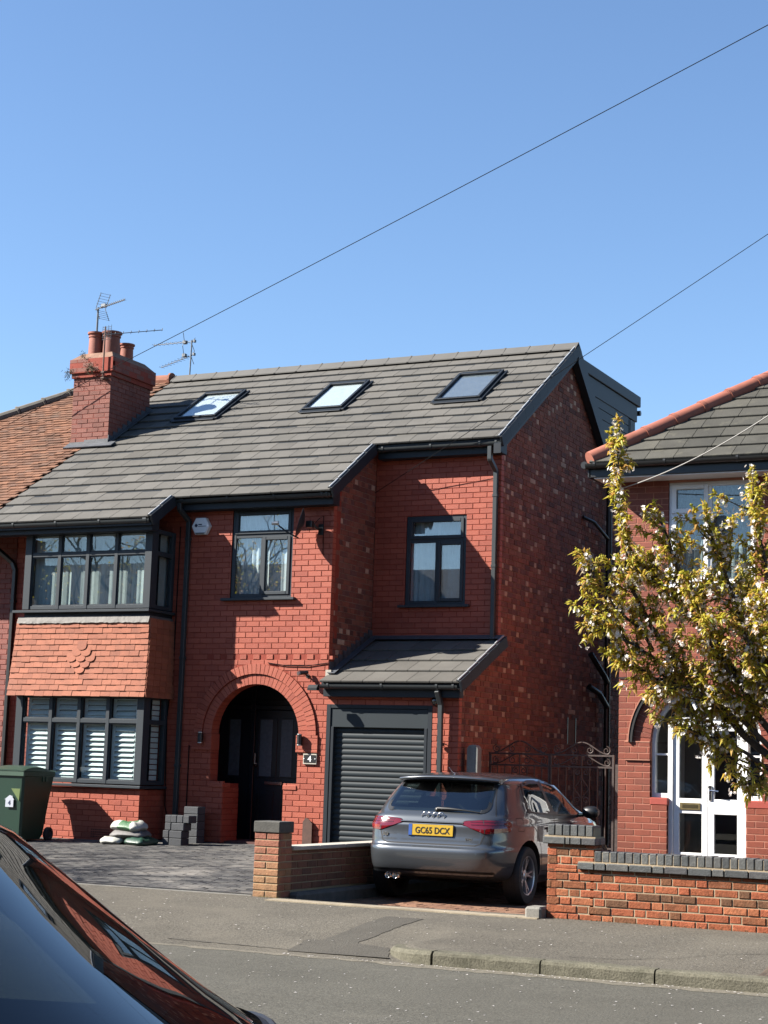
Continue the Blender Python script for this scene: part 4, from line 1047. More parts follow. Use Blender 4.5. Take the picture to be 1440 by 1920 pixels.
# ------------------------------------------------------------------ HOUSE 2, to the right
HX, HY = 4.51, -.40
h2 = thing('red_brick_house', 'red brick house with white arched porch doors and red hip tiles behind the cherry tree', 'house', (8, 3, .4))
CX, CZ, CR = 5.665, 1.985, .725
W2 = (5.16, 6.30, 4.03, 5.375)
def cl2(z, r, pl=True):
    o = []
    if z < 1.285: o.append((CX-.50, CX+.52))
    elif z < CZ: o.append((CX-CR, CX+CR))
    else:
        c = math.sqrt(max(0, r*r-(z-CZ)**2)) if z-CZ < r else 0
        if c: o.append((CX-c, CX+c))
    if W2[2] < z < W2[3]: o.append(W2[:2])
    if 4.0 < z < 5.37 or 1.2 < z < 2.7: o.append((8.2, 10.4))
    return o
def hole2(z): return cl2(z, .80)
def brick2(z):
    o = cl2(z, .962)
    if 1.75 < z < 1.99: o.append((4.60, CX-CR)); o.append((CX+CR, 6.75))
    return o
zs2 = sorted(set([.2, 1.285, CZ, W2[2], W2[3], 4.0, 5.37, 1.2, 2.7, 5.6]+[CZ+.02*i for i in range(1, 41)]))
mb = MB(); plate(mb, 'F', HY+.004, .22, HX+.004, 11.5, zs2, hole2); mb.box(HX+.004, HX+.3, HY+.226, 8.5, .2, 5.55); mb.box(11.3, 11.5, HY+.226, 8.5, .2, 5.55); mb.box(HX, 11.5, 8.3, 8.5, .2, 5.55)
mb.box(HX+.31, 11.2, HY+.25, 8.2, 3.2, 3.3)
f2 = mb.build('front_wall', m_mortpink, h2)
B2 = Bricks(m_redbrick2, zref=1.285, seed=22, jit=.0008, j=.010, tones=lambda r, L: r.choice([.1, .3, .4, .5, .5, .6, .7, .9]))
B2.lay('F', HY, HX, 11.5, .25, 5.45, clip=brick2, uo=HX)
B2.lay('F', HY-.028, 4.60, CX-CR+.001, 1.75, 1.99, uo=HX+.06); B2.lay('F', HY-.028, CX+CR, 6.73, 1.75, 1.99, uo=HX+.06)
B2.finish(f2, 300, ok=lambda t: t[2] > .72 and t[0] < 7.9)
for (x0, x1) in ((4.605, CX-CR), (CX+CR, 6.725)):
    q = MB(); q.box(x0, x1, HY-.024, HY, 1.755, 1.975); q.box(x0-.004, x1, HY-.032, HY+.01, 1.985, 2.0); q.build('impost_mortar', m_mortpink, f2)
for (x0, x1) in ((CX-CR, CX-.49), (CX+.51, CX+CR+.15)):
    q = MB(); q.bbox(x0, x1, HY-.006, HY+.2, 1.195, 1.287, b=.008); q.build('painted_sill', mat('bright_red_paint', (.42, .075, .05), rough=.5, var=.1), f2)
for i in range(40):
    p0 = math.pi*i/40+.006; p1 = math.pi*(i+1)/40-.006; q = MB(); q.tone = round(R.random()*5)/5
    q.prism([(CX+r*math.cos(p), CZ+r*math.sin(p)) for r, p in ((CR, p0), (.955, p0), (.955, p1), (CR, p1))], HY-.002+R.uniform(-.002, .002), HY+.1, 'y'); q.build('arch_brick', m_redbrick2, f2)
for (r0, r1, y0, y1, m, nm) in ((.73, .965, HY+.006, HY+.1, m_mortpink, 'arch_mortar'), (.955, 1.0, HY-.055, HY+.03, m_blackmatt, 'hood_mould'), (1.0, 1.013, HY-.065, HY+.03, m_mortpink, 'hood_edge')):
    q = MB(); rows = []
    for i in range(41):
        a = math.pi*i/40; c, s_ = math.cos(a), math.sin(a); rows.append([(CX+r*c, y, CZ+r*s_) for r, y in ((r0, y1), (r0, y0), (r1, y0), (r1, y1), (r0, y1))])
    q.grid(rows); q.build(nm, m, f2)
q = MB(); q.box(HX, 11.5, HY-.012, HY+.01, 2.805, 2.822); q.build('string_course', mat('dark_course', (.05, .03, .025), rough=.9), f2)  # thin dark strip along the whole front
# arched timber screen and doors
SY = HY+.11
q = MB()
def arcband(r0, r1, y0, y1, a0=0, a1=math.pi, n=32):
    rows = []
    for i in range(n+1):
        a = a0+(a1-a0)*i/n; c, s_ = math.cos(a), math.sin(a); rows.append([(CX+r*c, y, CZ+r*s_) for r, y in ((r0, y1), (r0, y0), (r1, y0), (r1, y1), (r0, y1))])
    q.grid(rows)
arcband(CR-.045, CR+.01, SY-.03, SY+.07)
q.bbox(CX-CR, CX-CR+.045, SY-.03, SY+.07, 1.287, CZ); q.bbox(CX+CR-.045, CX+CR, SY-.03, SY+.07, 1.287, CZ)
for x0 in (5.155, 6.13): q.bbox(x0, x0+.065, SY-.04, SY+.08, .42, 2.26)
q.bbox(5.22, 6.13, SY-.035, SY+.075, 2.22, 2.31); q.box(5.23, 6.12, SY-.05, SY-.036, 2.30, 2.315)
for (a, b) in ((CX-CR+.045, 5.155), (6.195, CX+CR-.045)):
    q.bbox(a, b, SY-.035, SY+.07, 1.287, 1.345); q.bbox(a, b, SY-.02, SY+.05, 1.825, 1.85)
for an in (62, 118):
    a = math.radians(an); c, s_ = math.cos(a), math.sin(a)
    M = Matrix.Translation((CX+.20*c, SY, CZ+.33)) @ Matrix.Rotation(math.pi/2-a, 4, 'Y'); q.bbox(-.016, .016, -.02, .05, 0, .43, M=M)
screen = q.build('porch_screen', m_whitepaint, h2)
q = MB(); rows = []
q.grid([[(CX+(CR-.03)*math.cos(a), SY+.03, CZ+(CR-.03)*math.sin(a)) for a in frange(0, math.pi, 32)], [(CX+(CR-.03)*math.cos(a), SY+.03, 2.30 if abs((CR-.03)*math.cos(a)) < .46 and CZ+(CR-.03)*math.sin(a) > 2.30 else CZ-.01) for a in frange(0, math.pi, 32)]]); q.build('fanlight_pane', g_clear, screen)
for (a, b) in ((CX-CR+.04, 5.16), (6.19, CX+CR-.04)):
    q = MB(); q.box(a, b, SY+.028, SY+.032, 1.33, 2.0); q.build('side_pane', g_clear, screen)
for (x0, x1, po) in ((5.222, 5.672, 1), (5.678, 6.128, 0)):
    q = MB(); y0, y1 = SY-.015, SY+.035; sw = .078
    q.bbox(x0, x0+sw, y0, y1, .44, 2.215); q.bbox(x1-sw, x1, y0, y1, .44, 2.215); q.bbox(x0+sw, x1-sw, y0, y1, 2.15, 2.215); q.bbox(x0+sw, x1-sw, y0, y1, .44, .61); q.bbox(x0+sw, x1-sw, y0, y1, 1.10, 1.29)
    df = q.build('porch_door', m_whitepaint, screen)
    for (c, d) in ((.60, 1.11), (1.28, 2.16)):
        p = MB(); p.box(x0+sw-.005, x1-sw+.005, SY+.008, SY+.012, c, d); p.build('pane', g_clear, df)
q = MB(); q.bbox(5.31, 5.58, SY-.028, SY-.012, 1.145, 1.235, b=.004); lb = q.build('letterbox', m_brass, screen)
q = MB(); q.box(5.345, 5.545, SY-.031, SY-.027, 1.17, 1.212); q.build('letterbox_flap', mat('dark_brass', (.10, .08, .04), rough=.5, metal=.8), screen)  # flap in a darker brass than its plate
q = MB(); q.bbox(5.688, 5.728, SY-.03, SY-.014, 1.27, 1.46, b=.004); q.tube([(5.71, SY-.03, 1.40), (5.71, SY-.075, 1.40), (5.83, SY-.085, 1.39)], .010); q.lathe([(0, -.02), (.02, -.02), (.02, 0)], (5.708, SY-.03, 1.44), 10, 'y'); q.build('door_handle', m_chrome, screen)
q = MB(); q.box(4.8, 6.6, 1.0, 1.1, .4, 2.8); q.box(4.78, 4.9, HY+.23, 1.0, .4, 2.8); q.box(6.5, 6.62, HY+.23, 1.0, .4, 2.8); q.box(4.8, 6.6, HY+.23, 1.0, .3, .44); q.build('porch_room', m_roomwall, f2)
q = MB(); q.box(5.4, 6.48, .95, .99, .44, 2.5); q.build('inner_door', mat('inner_door', (.03, .03, .035), rough=.5), f2)
q = MB(); q.box(5.30, 5.38, .90, .98, .44, 2.6); q.box(4.95, 5.02, .7, .9, .44, 2.2); q.build('inner_frame', m_white, f2)
# bedroom window
q = MB(); y = HY+.03; X0, X1, A0, A1 = W2; xm = 5.70
q.bbox(X0, X0+.06, y, y+.07, A0, A1); q.bbox(X1-.06, X1, y, y+.07, A0, A1); q.bbox(X0+.06, X1-.06, y, y+.07, A1-.06, A1); q.bbox(X0+.06, X1-.06, y, y+.07, A0, A0+.06); q.bbox(xm-.03, xm+.03, y, y+.07, A0+.06, A1-.06); q.bbox(X0+.06, xm-.03, y, y+.07, 4.92, 4.98)
bw = q.build('window', m_white, f2)
for (a, b, c, d) in ((X0+.04, xm-.012, 4.965, A1-.035), (X0+.04, xm-.012, A0+.035, 4.935)):
    s = MB(); v = .06; s.bbox(a, a+v, y-.02, y+.03, c, d); s.bbox(b-v, b, y-.02, y+.03, c, d); s.bbox(a+v, b-v, y-.02, y+.03, c, c+v); s.bbox(a+v, b-v, y-.02, y+.03, d-v, d); s.build('casement', m_white, bw)
for (a, b, c, d) in ((X0+.09, xm-.05, 5.01, A1-.08), (X0+.09, xm-.05, A0+.08, 4.88), (xm+.02, X1-.05, A0+.05, A1-.05)):
    p = MB(); p.box(a, b, y+.02, y+.024, c, d); p.build('pane', g_panebay, bw)
c = MB(); c.grid([[(X0+.03+i*(X1-X0-.06)/60, y+.13+.02*math.sin(i*1.1)+.01*math.sin(i*2.3), z) for z in (A0, A1)] for i in range(61)]); c.build('net_curtain', mat('grey_net', (.32, .36, .37), rough=.9, var=.25, scale=26), bw, smooth=True)
q = MB(); q.bbox(X0-.06, X1+.06, HY-.06, HY+.04, A0-.05, A0-.004); q.build('window_sill', m_white, bw)
# windows beyond the edge of the frame (mirrored by the windscreen of the near car)
for (c, d) in ((4.0, 5.37), (1.2, 2.7)):
    q = MB(); 
    for i in range(5): q.bbox(8.2+i*.535, 8.26+i*.535, HY-.01, HY+.07, c, d)
    q.bbox(8.26, 10.34, HY, HY+.06, c, c+.06); q.bbox(8.26, 10.34, HY, HY+.06, d-.06, d); q.bbox(8.26, 10.34, HY, HY+.06, d-.45, d-.39); o_ = q.build('window', m_white, f2)
    p = MB(); p.box(8.25, 10.35, HY+.03, HY+.034, c+.03, d-.03); p.build('pane', g_panebay, o_); p = MB(); p.box(8.25, 10.35, HY+.12, HY+.14, c, d); p.build('net_curtain', m_curtain, o_)
# hipped roof
S2 = .72; EX, EY, EZ = 4.20, -.86, 5.64
r2z = lambda y: EZ+S2*(y-EY)
a2 = math.atan(S2); HW = 5.2
q = MB(); q.face([(EX, EY, EZ-.05), (13, EY, EZ-.05), (13-HW+1, EY+HW, EZ-.05+S2*HW), (EX+HW, EY+HW, EZ-.05+S2*HW)]); q.face([(EX, EY, EZ-.05), (EX+HW, EY+HW, EZ-.05+S2*HW), (EX, EY+2*HW, EZ-.05)])
q.face([(13, EY, EZ-.05), (13, EY+2*HW, EZ-.05), (13-HW+1, EY+HW, EZ-.05+S2*HW)]); q.face([(EX, EY+2*HW, EZ-.05), (EX+HW, EY+HW, EZ-.05+S2*HW), (13-HW+1, EY+HW, EZ-.05+S2*HW), (13, EY+2*HW, EZ-.05)])
roof2 = q.build('roof', m_tile2, h2)
G2 = .30; t2 = []; 
for k in range(int(HW/math.cos(a2)/G2)):
    y = EY-.02+k*G2*math.cos(a2); x = EX+.05+(y-EY); base = x
    x = base-((k % 2)*.19)
    while x < min(12.5, 13-(y-EY)*.8):
        a = max(x, base); b = x+.38
        if b-a > .06: t2.append((a, y, r2z(y), b-a))
        x += .38
t2.sort(key=lambda t: (Vector(t[:3])-CAM).length); r7 = random.Random(12)
for i, (x, y, z, wd) in enumerate(t2[:300]):
    link('roof_tile', tile_mesh(wd, round(r7.random()*5)/5, m_tile2, .38, .028), roof2, (x, y, z-.03), (a2-.06, 0, r7.uniform(-.004, .004)))
mh = mat('red_hip_tile', ramp=[(.36, .115, .07), (.42, .135, .085), (.33, .10, .065)], rough=.8, var=.14, scale=8, fine=.1, stain=((.22, .09, .06), .4, 5., .56))
for i in range(11):
    t0, t1 = .02+i*.30, .02+(i+1)*.30-.006; q = MB(); q.tone = round(R.random()*4)/4
    P0 = Vector((EX+t0, EY+t0, EZ+S2*t0-.0)); P1 = Vector((EX+t1, EY+t1, EZ+S2*t1-.0))
    q.tube([P0, P1], [.105, .098], 14); q.tube([P0+(P1-P0)*.90, P1+(P1-P0)*.02], .112, 14, tone=.0); q.build('hip_tile', mh, roof2, angle=50)
eaves(EX-.02, 12.8, HY, EZ-.02, EY+.06, roof2, m=m_black, lowbox=.20, br=.95, endb=False)
q = MB(); q.box(EX+.06, 12.8, EY+.085, HY, EZ-.235, EZ-.222); q.box(EX+.06, HX+.02, EY+.09, 8, EZ-.236, EZ-.2225); q.build('soffit', m_white, roof2)
q = MB(); q.box(EX, EX+.02, EY+.06, 8.5, EZ-.22, EZ-.03); q.tube([(EX-.05, EY+.0, EZ-.06), (EX-.05, 8.5, EZ-.06)], .05, 8); q.build('side_gutter', m_black, roof2)

# ------------------------------------------------------------------ WALLS ON THE BOUNDARY
GY = -6.32
gw = thing('front_garden_wall', 'rustic red brick garden wall and pier capped with blue bricks beside the pavement', 'wall', (7, GY, .18))
q = MB(); q.box(5.775, 6.235, GY+.008, GY+.22, .05, .882); q.box(6.2, 14, GY+.008, GY+.21, .05, .66); core = q.build('wall_core', m_mortsand, gw)
GB = Bricks(m_rustic, h=.0757, zref=.172-.0757*2, L=.225, j=.011, seed=14, jit=.004, b=.006, d=.09)
GB.lay('F', GY, 5.77, 14, .05, .655, uo=5.77, bond='m'); GB.lay('F', GY, 5.77, 6.24, .655, .885, uo=5.77, bond='m'); GB.lay('L', 5.77, GY, GY+.225, .05, .885, uo=GY)
GB.lay('R', 6.24, GY+.004, GY+.225, .66, .885, uo=GY)
GB.finish(core, 300, ok=lambda t: t[2] > .02)
BB = Bricks(m_bluebrick, h=.075, seed=15, b=.007, d=.10)
def blue(x0, x1, y0, y1, z0, z1): 
    q = MB(); q.tone = round(R.random()*5)/5; q.bbox(x0, x1, y0, y1, z0, z1, b=.006); q.build('coping_brick', m_bluebrick, gw)
x = 6.085; i = 0
while x < 9.2:                                             # corbel course under the coping
    L = .215 if i % 3 != 1 else .105
    if i == 0: L = .16
    blue(x, x+L, GY-.035+R.uniform(-.002, .002), GY+.12, .658+R.uniform(-.002, .002), .722); x += L+.010; i += 1
x = 6.245
while x < 9.2: blue(x, x+.066, GY-.008+R.uniform(-.003, .003), GY+.21, .733, .833+R.uniform(-.003, .003)); x += .0765
q = MB(); q.box(6.243, 14, GY+.0, GY+.2, .66, .82); q.box(6.09, 14, GY-.028, GY+.0, .712, .732); q.box(5.78, 6.23, GY+.005, GY+.21, .88, 1.045); q.box(5.745, 6.255, GY-.02, GY+.24, .945, .962); q.build('coping_mortar', m_mortsand, gw)
blue(5.735, 5.955, GY-.038, GY+.10, .884, .948); blue(5.963, 6.005, GY-.036, GY+.10, .884, .948); blue(6.013, 6.115, GY-.038, GY+.10, .884, .948); blue(6.123, 6.26, GY-.036, GY+.10, .884, .948)
blue(6.165, 6.262, GY+.108, GY+.255, .884, .948); blue(5.735, 5.83, GY+.108, GY+.255, .884, .948)
for k in range(6): blue(5.775+k*.0765, 5.775+k*.0765+.067, GY-.012, GY+.22, .963, 1.065+R.uniform(-.003, .003))
q = MB(); q.bbox(5.60, 5.765, GY-.14, GY+.10, .08, .29, b=.02); tag(q.build('concrete_block', m_concrete), 'short grey concrete block at the foot of the brick pier', 'block')

PXR, PYF = 2.77, -6.21
dw = thing('drive_wall', 'low brick wall with pale coping and a square brick pier between the two drives', 'wall', (2.66, -5, .2))
q = MB(); q.box(2.482, PXR-.008, PYF+.008, PYF+.28, .05, .835); q.box(2.56, PXR-.018, PYF+.28, -1.4, .05, .66); core = q.build('wall_core', mat('ochre_mortar', (.42, .33, .20), rough=.95, var=.2, bump=.4), dw)
DB = Bricks(mat('ochre_brick', ramp=[(.30, .16, .075), (.36, .19, .085), (.36, .135, .07), (.30, .10, .06)], rough=.85, var=.25, scale=10, fine=.2, bump=.8, bscale=45, stain=((.16, .11, .06), .5, 6., .55)), h=.0745, zref=.182, j=.011, seed=41, jit=.004, b=.006, d=.09,
            tones=lambda r, L: r.random())
for k in range(9):
    z = .182+k*.0745; t = min(1, k/8+.15*R.random())
    if k % 2: DB.add(2.476, PYF, z, PXR-2.478, .0635, 'F', round(t*7)/7)
    else: DB.add(2.476, PYF, z, .139, .0635, 'F', round(t*7)/7); DB.add(2.626, PYF, z, PXR-2.628, .0635, 'F', round(t*6)/7)
DB.lay('R', PXR, PYF+.005, PYF+.285, .18, .845, uo=PYF+(.05))
DB.finish(core, 200)
DS = Bricks(mat('dark_rustic_brick', ramp=[(.16, .075, .045), (.21, .09, .05), (.26, .105, .06), (.19, .085, .05)], rough=.9, var=.25, scale=10, fine=.2, bump=.7, bscale=45), h=.0745, zref=.255, j=.011, seed=42, jit=.003, b=.005, d=.08)
DS.lay('R', PXR-.01, PYF+.29, -1.4, .255, .655, uo=PYF+.1); DS.finish(core, 200)
q = MB(); q.bbox(2.466, PXR+.008, PYF-.012, PYF+.30, .845, .962, b=.008); q.build('pier_cap', mat('dark_cap', (.085, .082, .072), rough=.9, var=.25, scale=14, fine=.15, bump=.5), dw)
for i in range(8):
    y = PYF+.291+i*.60; q = MB(); q.bbox(2.535, PXR+.022, y, y+.596, .662, .702, b=.006); q.build('coping_slab', m_coping, dw)
q = MB(); q.bbox(PXR-.02, PXR+.12, PYF+.25, 1.0, .05, .235, b=.03); q.build('concrete_haunch', mat('dirty_concrete', (.13, .12, .105), rough=.95, var=.3, scale=8, bump=.6, bscale=40), dw)
# ------------------------------------------------------------------ CARS
def pchip(xs, ys):
    n = len(xs); h = [xs[i+1]-xs[i] for i in range(n-1)]; d = [(ys[i+1]-ys[i])/h[i] for i in range(n-1)]; m = [d[0]]+[0]*(n-2)+[d[-1]]
    for i in range(1, n-1):
        if d[i-1]*d[i] > 0:
            w1, w2 = 2*h[i]+h[i-1], h[i]+2*h[i-1]; m[i] = (w1+w2)/(w1/d[i-1]+w2/d[i])
    def f(x):
        i = 0
        while i < n-2 and x > xs[i+1]: i += 1
        t = (x-xs[i])/h[i]; t = max(0, min(1, t))
        return (1+2*t)*(1-t)**2*ys[i]+t*(1-t)**2*h[i]*m[i]+t*t*(3-2*t)*ys[i+1]+t*t*(t-1)*h[i]*m[i+1]
    return f
LV = [  # z, rear y, front y, half width, rear corner power
    (.21, .62, 3.95, .77, 5.5), (.255, .34, 4.15, .83, 6), (.30, .14, 4.22, .858, 6.5), (.345, .05, 4.27, .872, 7), (.44, .012, 4.305, .886, 7.4), (.54, .0, 4.31, .891, 7.6), (.60, .010, 4.30, .892, 7.8),
    (.628, .055, 4.285, .892, 7.8), (.70, .072, 4.25, .893, 8), (.78, .084, 4.14, .894, 8), (.845, .088, 3.98, .894, 8), (.865, .100, 3.87, .880, 8), (.93, .130, 3.60, .868, 7.6),
    (.975, .17, 3.34, .852, 6.6), (1.01, .21, 3.16, .832, 7), (1.06, .265, 3.03, .806, 7.5), (1.13, .345, 2.87, .772, 8), (1.20, .425, 2.71, .736, 8), (1.27, .51, 2.54, .698, 8), (1.33, .60, 2.36, .655, 7),
    (1.365, .70, 2.20, .61, 6), (1.39, .84, 2.02, .54, 5), (1.407, 1.0, 1.86, .44, 4), (1.418, 1.18, 1.68, .30, 3.2), (1.424, 1.36, 1.52, .12, 2.6)]
def car_body_bm(LV, PF=3.6, nz=96, nt=260):
    zs = [l[0] for l in LV]; fr, ff, fwid, fp = (pchip(zs, [l[i] for l in LV]) for i in (1, 2, 3, 4)); ZT = zs[-1]
    bm = bmesh.new(); loops = []
    zl = []
    for i in range(nz+1):
        t = i/nz; z = .21+(ZT-.21)*(1-(1-t)**1.25); zl.append(z)
    zl = sorted(set([round(z, 4) for z in zl]))
    for z in zl:
        yr, yf, w_, p = fr(z), ff(z), fwid(z), fp(z); ym = 1.9 if z < 1.3 else (yr+yf)/2; L = []
        for k in range(nt):
            a = 2*math.pi*k/nt
            a = a + .0
            c, s_ = math.cos(a), math.sin(a)
            pf = 3.6 if z < .95 else PF if z < 1.41 else min(p, 3.3)
            n = p if s_ < 0 else pf
            x = w_*math.copysign(abs(c)**(2/n), c); ln = (ym-yr) if s_ < 0 else (yf-ym)
            y = ym+ln*math.copysign(abs(s_)**(2/n), s_)
            # plan taper of the sides towards the ends
            q = max(0, (y-2.6)/1.7); x *= 1-.10*q*q
            q = max(0, (1.1-y)/1.1); x *= 1-.085*q**1.6
            L.append(bm.verts.new((x, y, z)))
        loops.append(L)
    for A, B_ in zip(loops[:-1], loops[1:]):
        for k in range(nt):
            j = (k+1) % nt; bm.faces.new((A[k], A[j], B_[j], B_[k]))
    bm.faces.new(loops[-1]); bm.faces.new(loops[0][::-1])
    bmesh.ops.recalc_face_normals(bm, faces=bm.faces[:]); return bm
WR, AXR, AXF, TRK = .316, .79, 3.43, .775
def bool_cut(me, cutters):
    o = bpy.data.objects.new('tmp_body', me); COL.objects.link(o); tmp = [o]
    for c in cutters:
        q = bpy.data.objects.new('tmp_cut', c); COL.objects.link(q); q.hide_render = True; tmp.append(q)
        md = o.modifiers.new('b', 'BOOLEAN'); md.operation = 'DIFFERENCE'; md.object = q; md.solver = 'EXACT'
    dg = bpy.context.evaluated_depsgraph_get(); r = bpy.data.meshes.new_from_object(o.evaluated_get(dg))
    for q in tmp: bpy.data.objects.remove(q)
    return r
def inside(p, poly):
    x, y = p; c = False; n = len(poly)
    for i in range(n):
        x0, y0 = poly[i]; x1, y1 = poly[(i+1) % n]
        if (y0 > y) != (y1 > y) and x < (x1-x0)*(y-y0)/(y1-y0)+x0: c = not c
    return c
def smooth_poly(P, r=.05, n=4):
    out = []
    for i in range(len(P)):
        a, b, c = Vector(P[i-1]), Vector(P[i]), Vector(P[(i+1) % len(P)])
        u, v = (a-b), (c-b); d = min(r, u.length*.45, v.length*.45); p, q = b+u.normalized()*d, b+v.normalized()*d
        for k in range(n+1):
            t = k/n; out.append(tuple(p*(1-t)**2+b*2*t*(1-t)+q*t*t))
    return out
def inset(P, d):
    out = []; n = len(P); A = sum(P[i][0]*P[(i+1) % n][1]-P[(i+1) % n][0]*P[i][1] for i in range(n)); sg = 1 if A > 0 else -1
    for i in range(n):
        a, b, c = Vector(P[i-1]), Vector(P[i]), Vector(P[(i+1) % n]); t = (c-a)
        if t.length < 1e-9: out.append(P[i]); continue
        t.normalize(); out.append((b.x-t.y*d*sg, b.y+t.x*d*sg))
    return out
class Proj:
    """plane frame for tracing outlines onto the bodywork: origin O, axes U, V, direction D (towards the body)"""
    def __init__(s, bvh, O, U, V):
        s.bvh = bvh; s.O = Vector(O); s.U = Vector(U).normalized(); s.V = Vector(V).normalized(); s.D = -(s.U.cross(s.V)).normalized()
    def hit(s, u, v, off):
        p = s.O+s.U*u+s.V*v; h = s.bvh.ray_cast(p, s.D)
        if h[0] is None: h = s.bvh.find_nearest(p-s.U.cross(s.V)*0)
        n = h[1] if h[1].dot(s.D) < 0 else -h[1]
        return h[0]+n*off
    def fill(s, mb, P, off, step=.05, tone=.5):
        bm = bmesh.new(); f = bm.faces.new([bm.verts.new((u, v, 0)) for u, v in P])
        us = [p[0] for p in P]; vs_ = [p[1] for p in P]
        for ax, lo, hi in ((0, min(us), max(us)), (1, min(vs_), max(vs_))):
            k = lo+step
            while k < hi-.004:
                no = (1, 0, 0) if ax == 0 else (0, 1, 0); co = (k, 0, 0) if ax == 0 else (0, k, 0)
                bmesh.ops.bisect_plane(bm, geom=bm.verts[:]+bm.edges[:]+bm.faces[:], plane_co=co, plane_no=no); k += step
        A = sum(P[i][0]*P[(i+1) % len(P)][1]-P[(i+1) % len(P)][0]*P[i][1] for i in range(len(P)))
        bm.verts.index_update(); n = len(mb.v); mb.v += [tuple(s.hit(v.co.x, v.co.y, off)) for v in bm.verts]
        for f in bm.faces:
            ids = [v.index for v in f.verts]; 
            if f.normal.z < 0: ids = ids[::-1]
            mb.f.append(tuple(n+i for i in ids)); mb.t.append(tone); mb.m.append(mb.mi)
        bm.free()
    def band(s, mb, P, Q, off, off2=None, closed=True):
        n = len(P); A = [s.hit(u, v, off) for u, v in P]; Bq = [s.hit(u, v, off if off2 is None else off2) for u, v in Q]
        for i in range(n if closed else n-1):
            k = (i+1) % n; mb.face([A[i], A[k], Bq[k], Bq[i]])
    def line(s, mb, pts, wd, off, closed=False, sub=.04):
        P = []
        pp = list(pts)+([pts[0]] if closed else [])
        for a, b in zip(pp[:-1], pp[1:]):
            d = math.dist(a, b); k = max(1, int(d/sub))
            for i in range(k): P.append((a[0]+(b[0]-a[0])*i/k, a[1]+(b[1]-a[1])*i/k))
        if not closed: P.append(pp[-1])
        L, Rr = [], []
        for i, p in enumerate(P):
            a = P[i-1] if (i or closed) else p; b = P[(i+1) % len(P)] if (i < len(P)-1 or closed) else p
            t = Vector((b[0]-a[0], b[1]-a[1])); t.normalize(); L.append((p[0]-t.y*wd/2, p[1]+t.x*wd/2)); Rr.append((p[0]+t.y*wd/2, p[1]-t.x*wd/2))
        s.band(mb, Rr, L, off, closed=closed)
REARWIN = smooth_poly([(-.60, 1.005), (.60, 1.005), (.545, 1.335), (-.545, 1.335)], .07)
SCREEN = smooth_poly([(-.70, 1.00), (.70, 1.00), (.535, 1.355), (-.535, 1.355)], .07)
SIDE_R = smooth_poly([(.88, 1.02), (1.60, .985), (1.60, 1.325), (1.30, 1.325), (1.02, 1.29)], .05)      # rear door + quarter
SIDE_F = smooth_poly([(1.68, .98), (2.66, .955), (2.30, 1.18), (1.98, 1.31), (1.68, 1.33)], .05)
LV2 = [l for l in LV if l[0] < .80]+[(.84, .092, 3.80, .890, 6.4), (.885, .11, 3.58, .876, 6.4), (.925, .135, 3.38, .866, 6.4), (.955, .16, 3.24, .855, 6.6), (.985, .19, 3.155, .845, 6.6), (1.01, .21, 3.105, .836, 7), (1.06, .26, 3.02, .815, 7.5), (1.13, .33, 2.918, .790, 8), (1.20, .41, 2.822, .765, 8), (1.27, .49, 2.73, .735, 8), (1.34, .57, 2.645, .700, 8), (1.40, .66, 2.56, .655, 7), (1.44, .78, 2.43, .59, 6), (1.465, .95, 2.18, .50, 5), (1.48, 1.1, 1.95, .38, 4), (1.49, 1.25, 1.75, .25, 3.2), (1.495, 1.4, 1.6, .1, 2.6)]
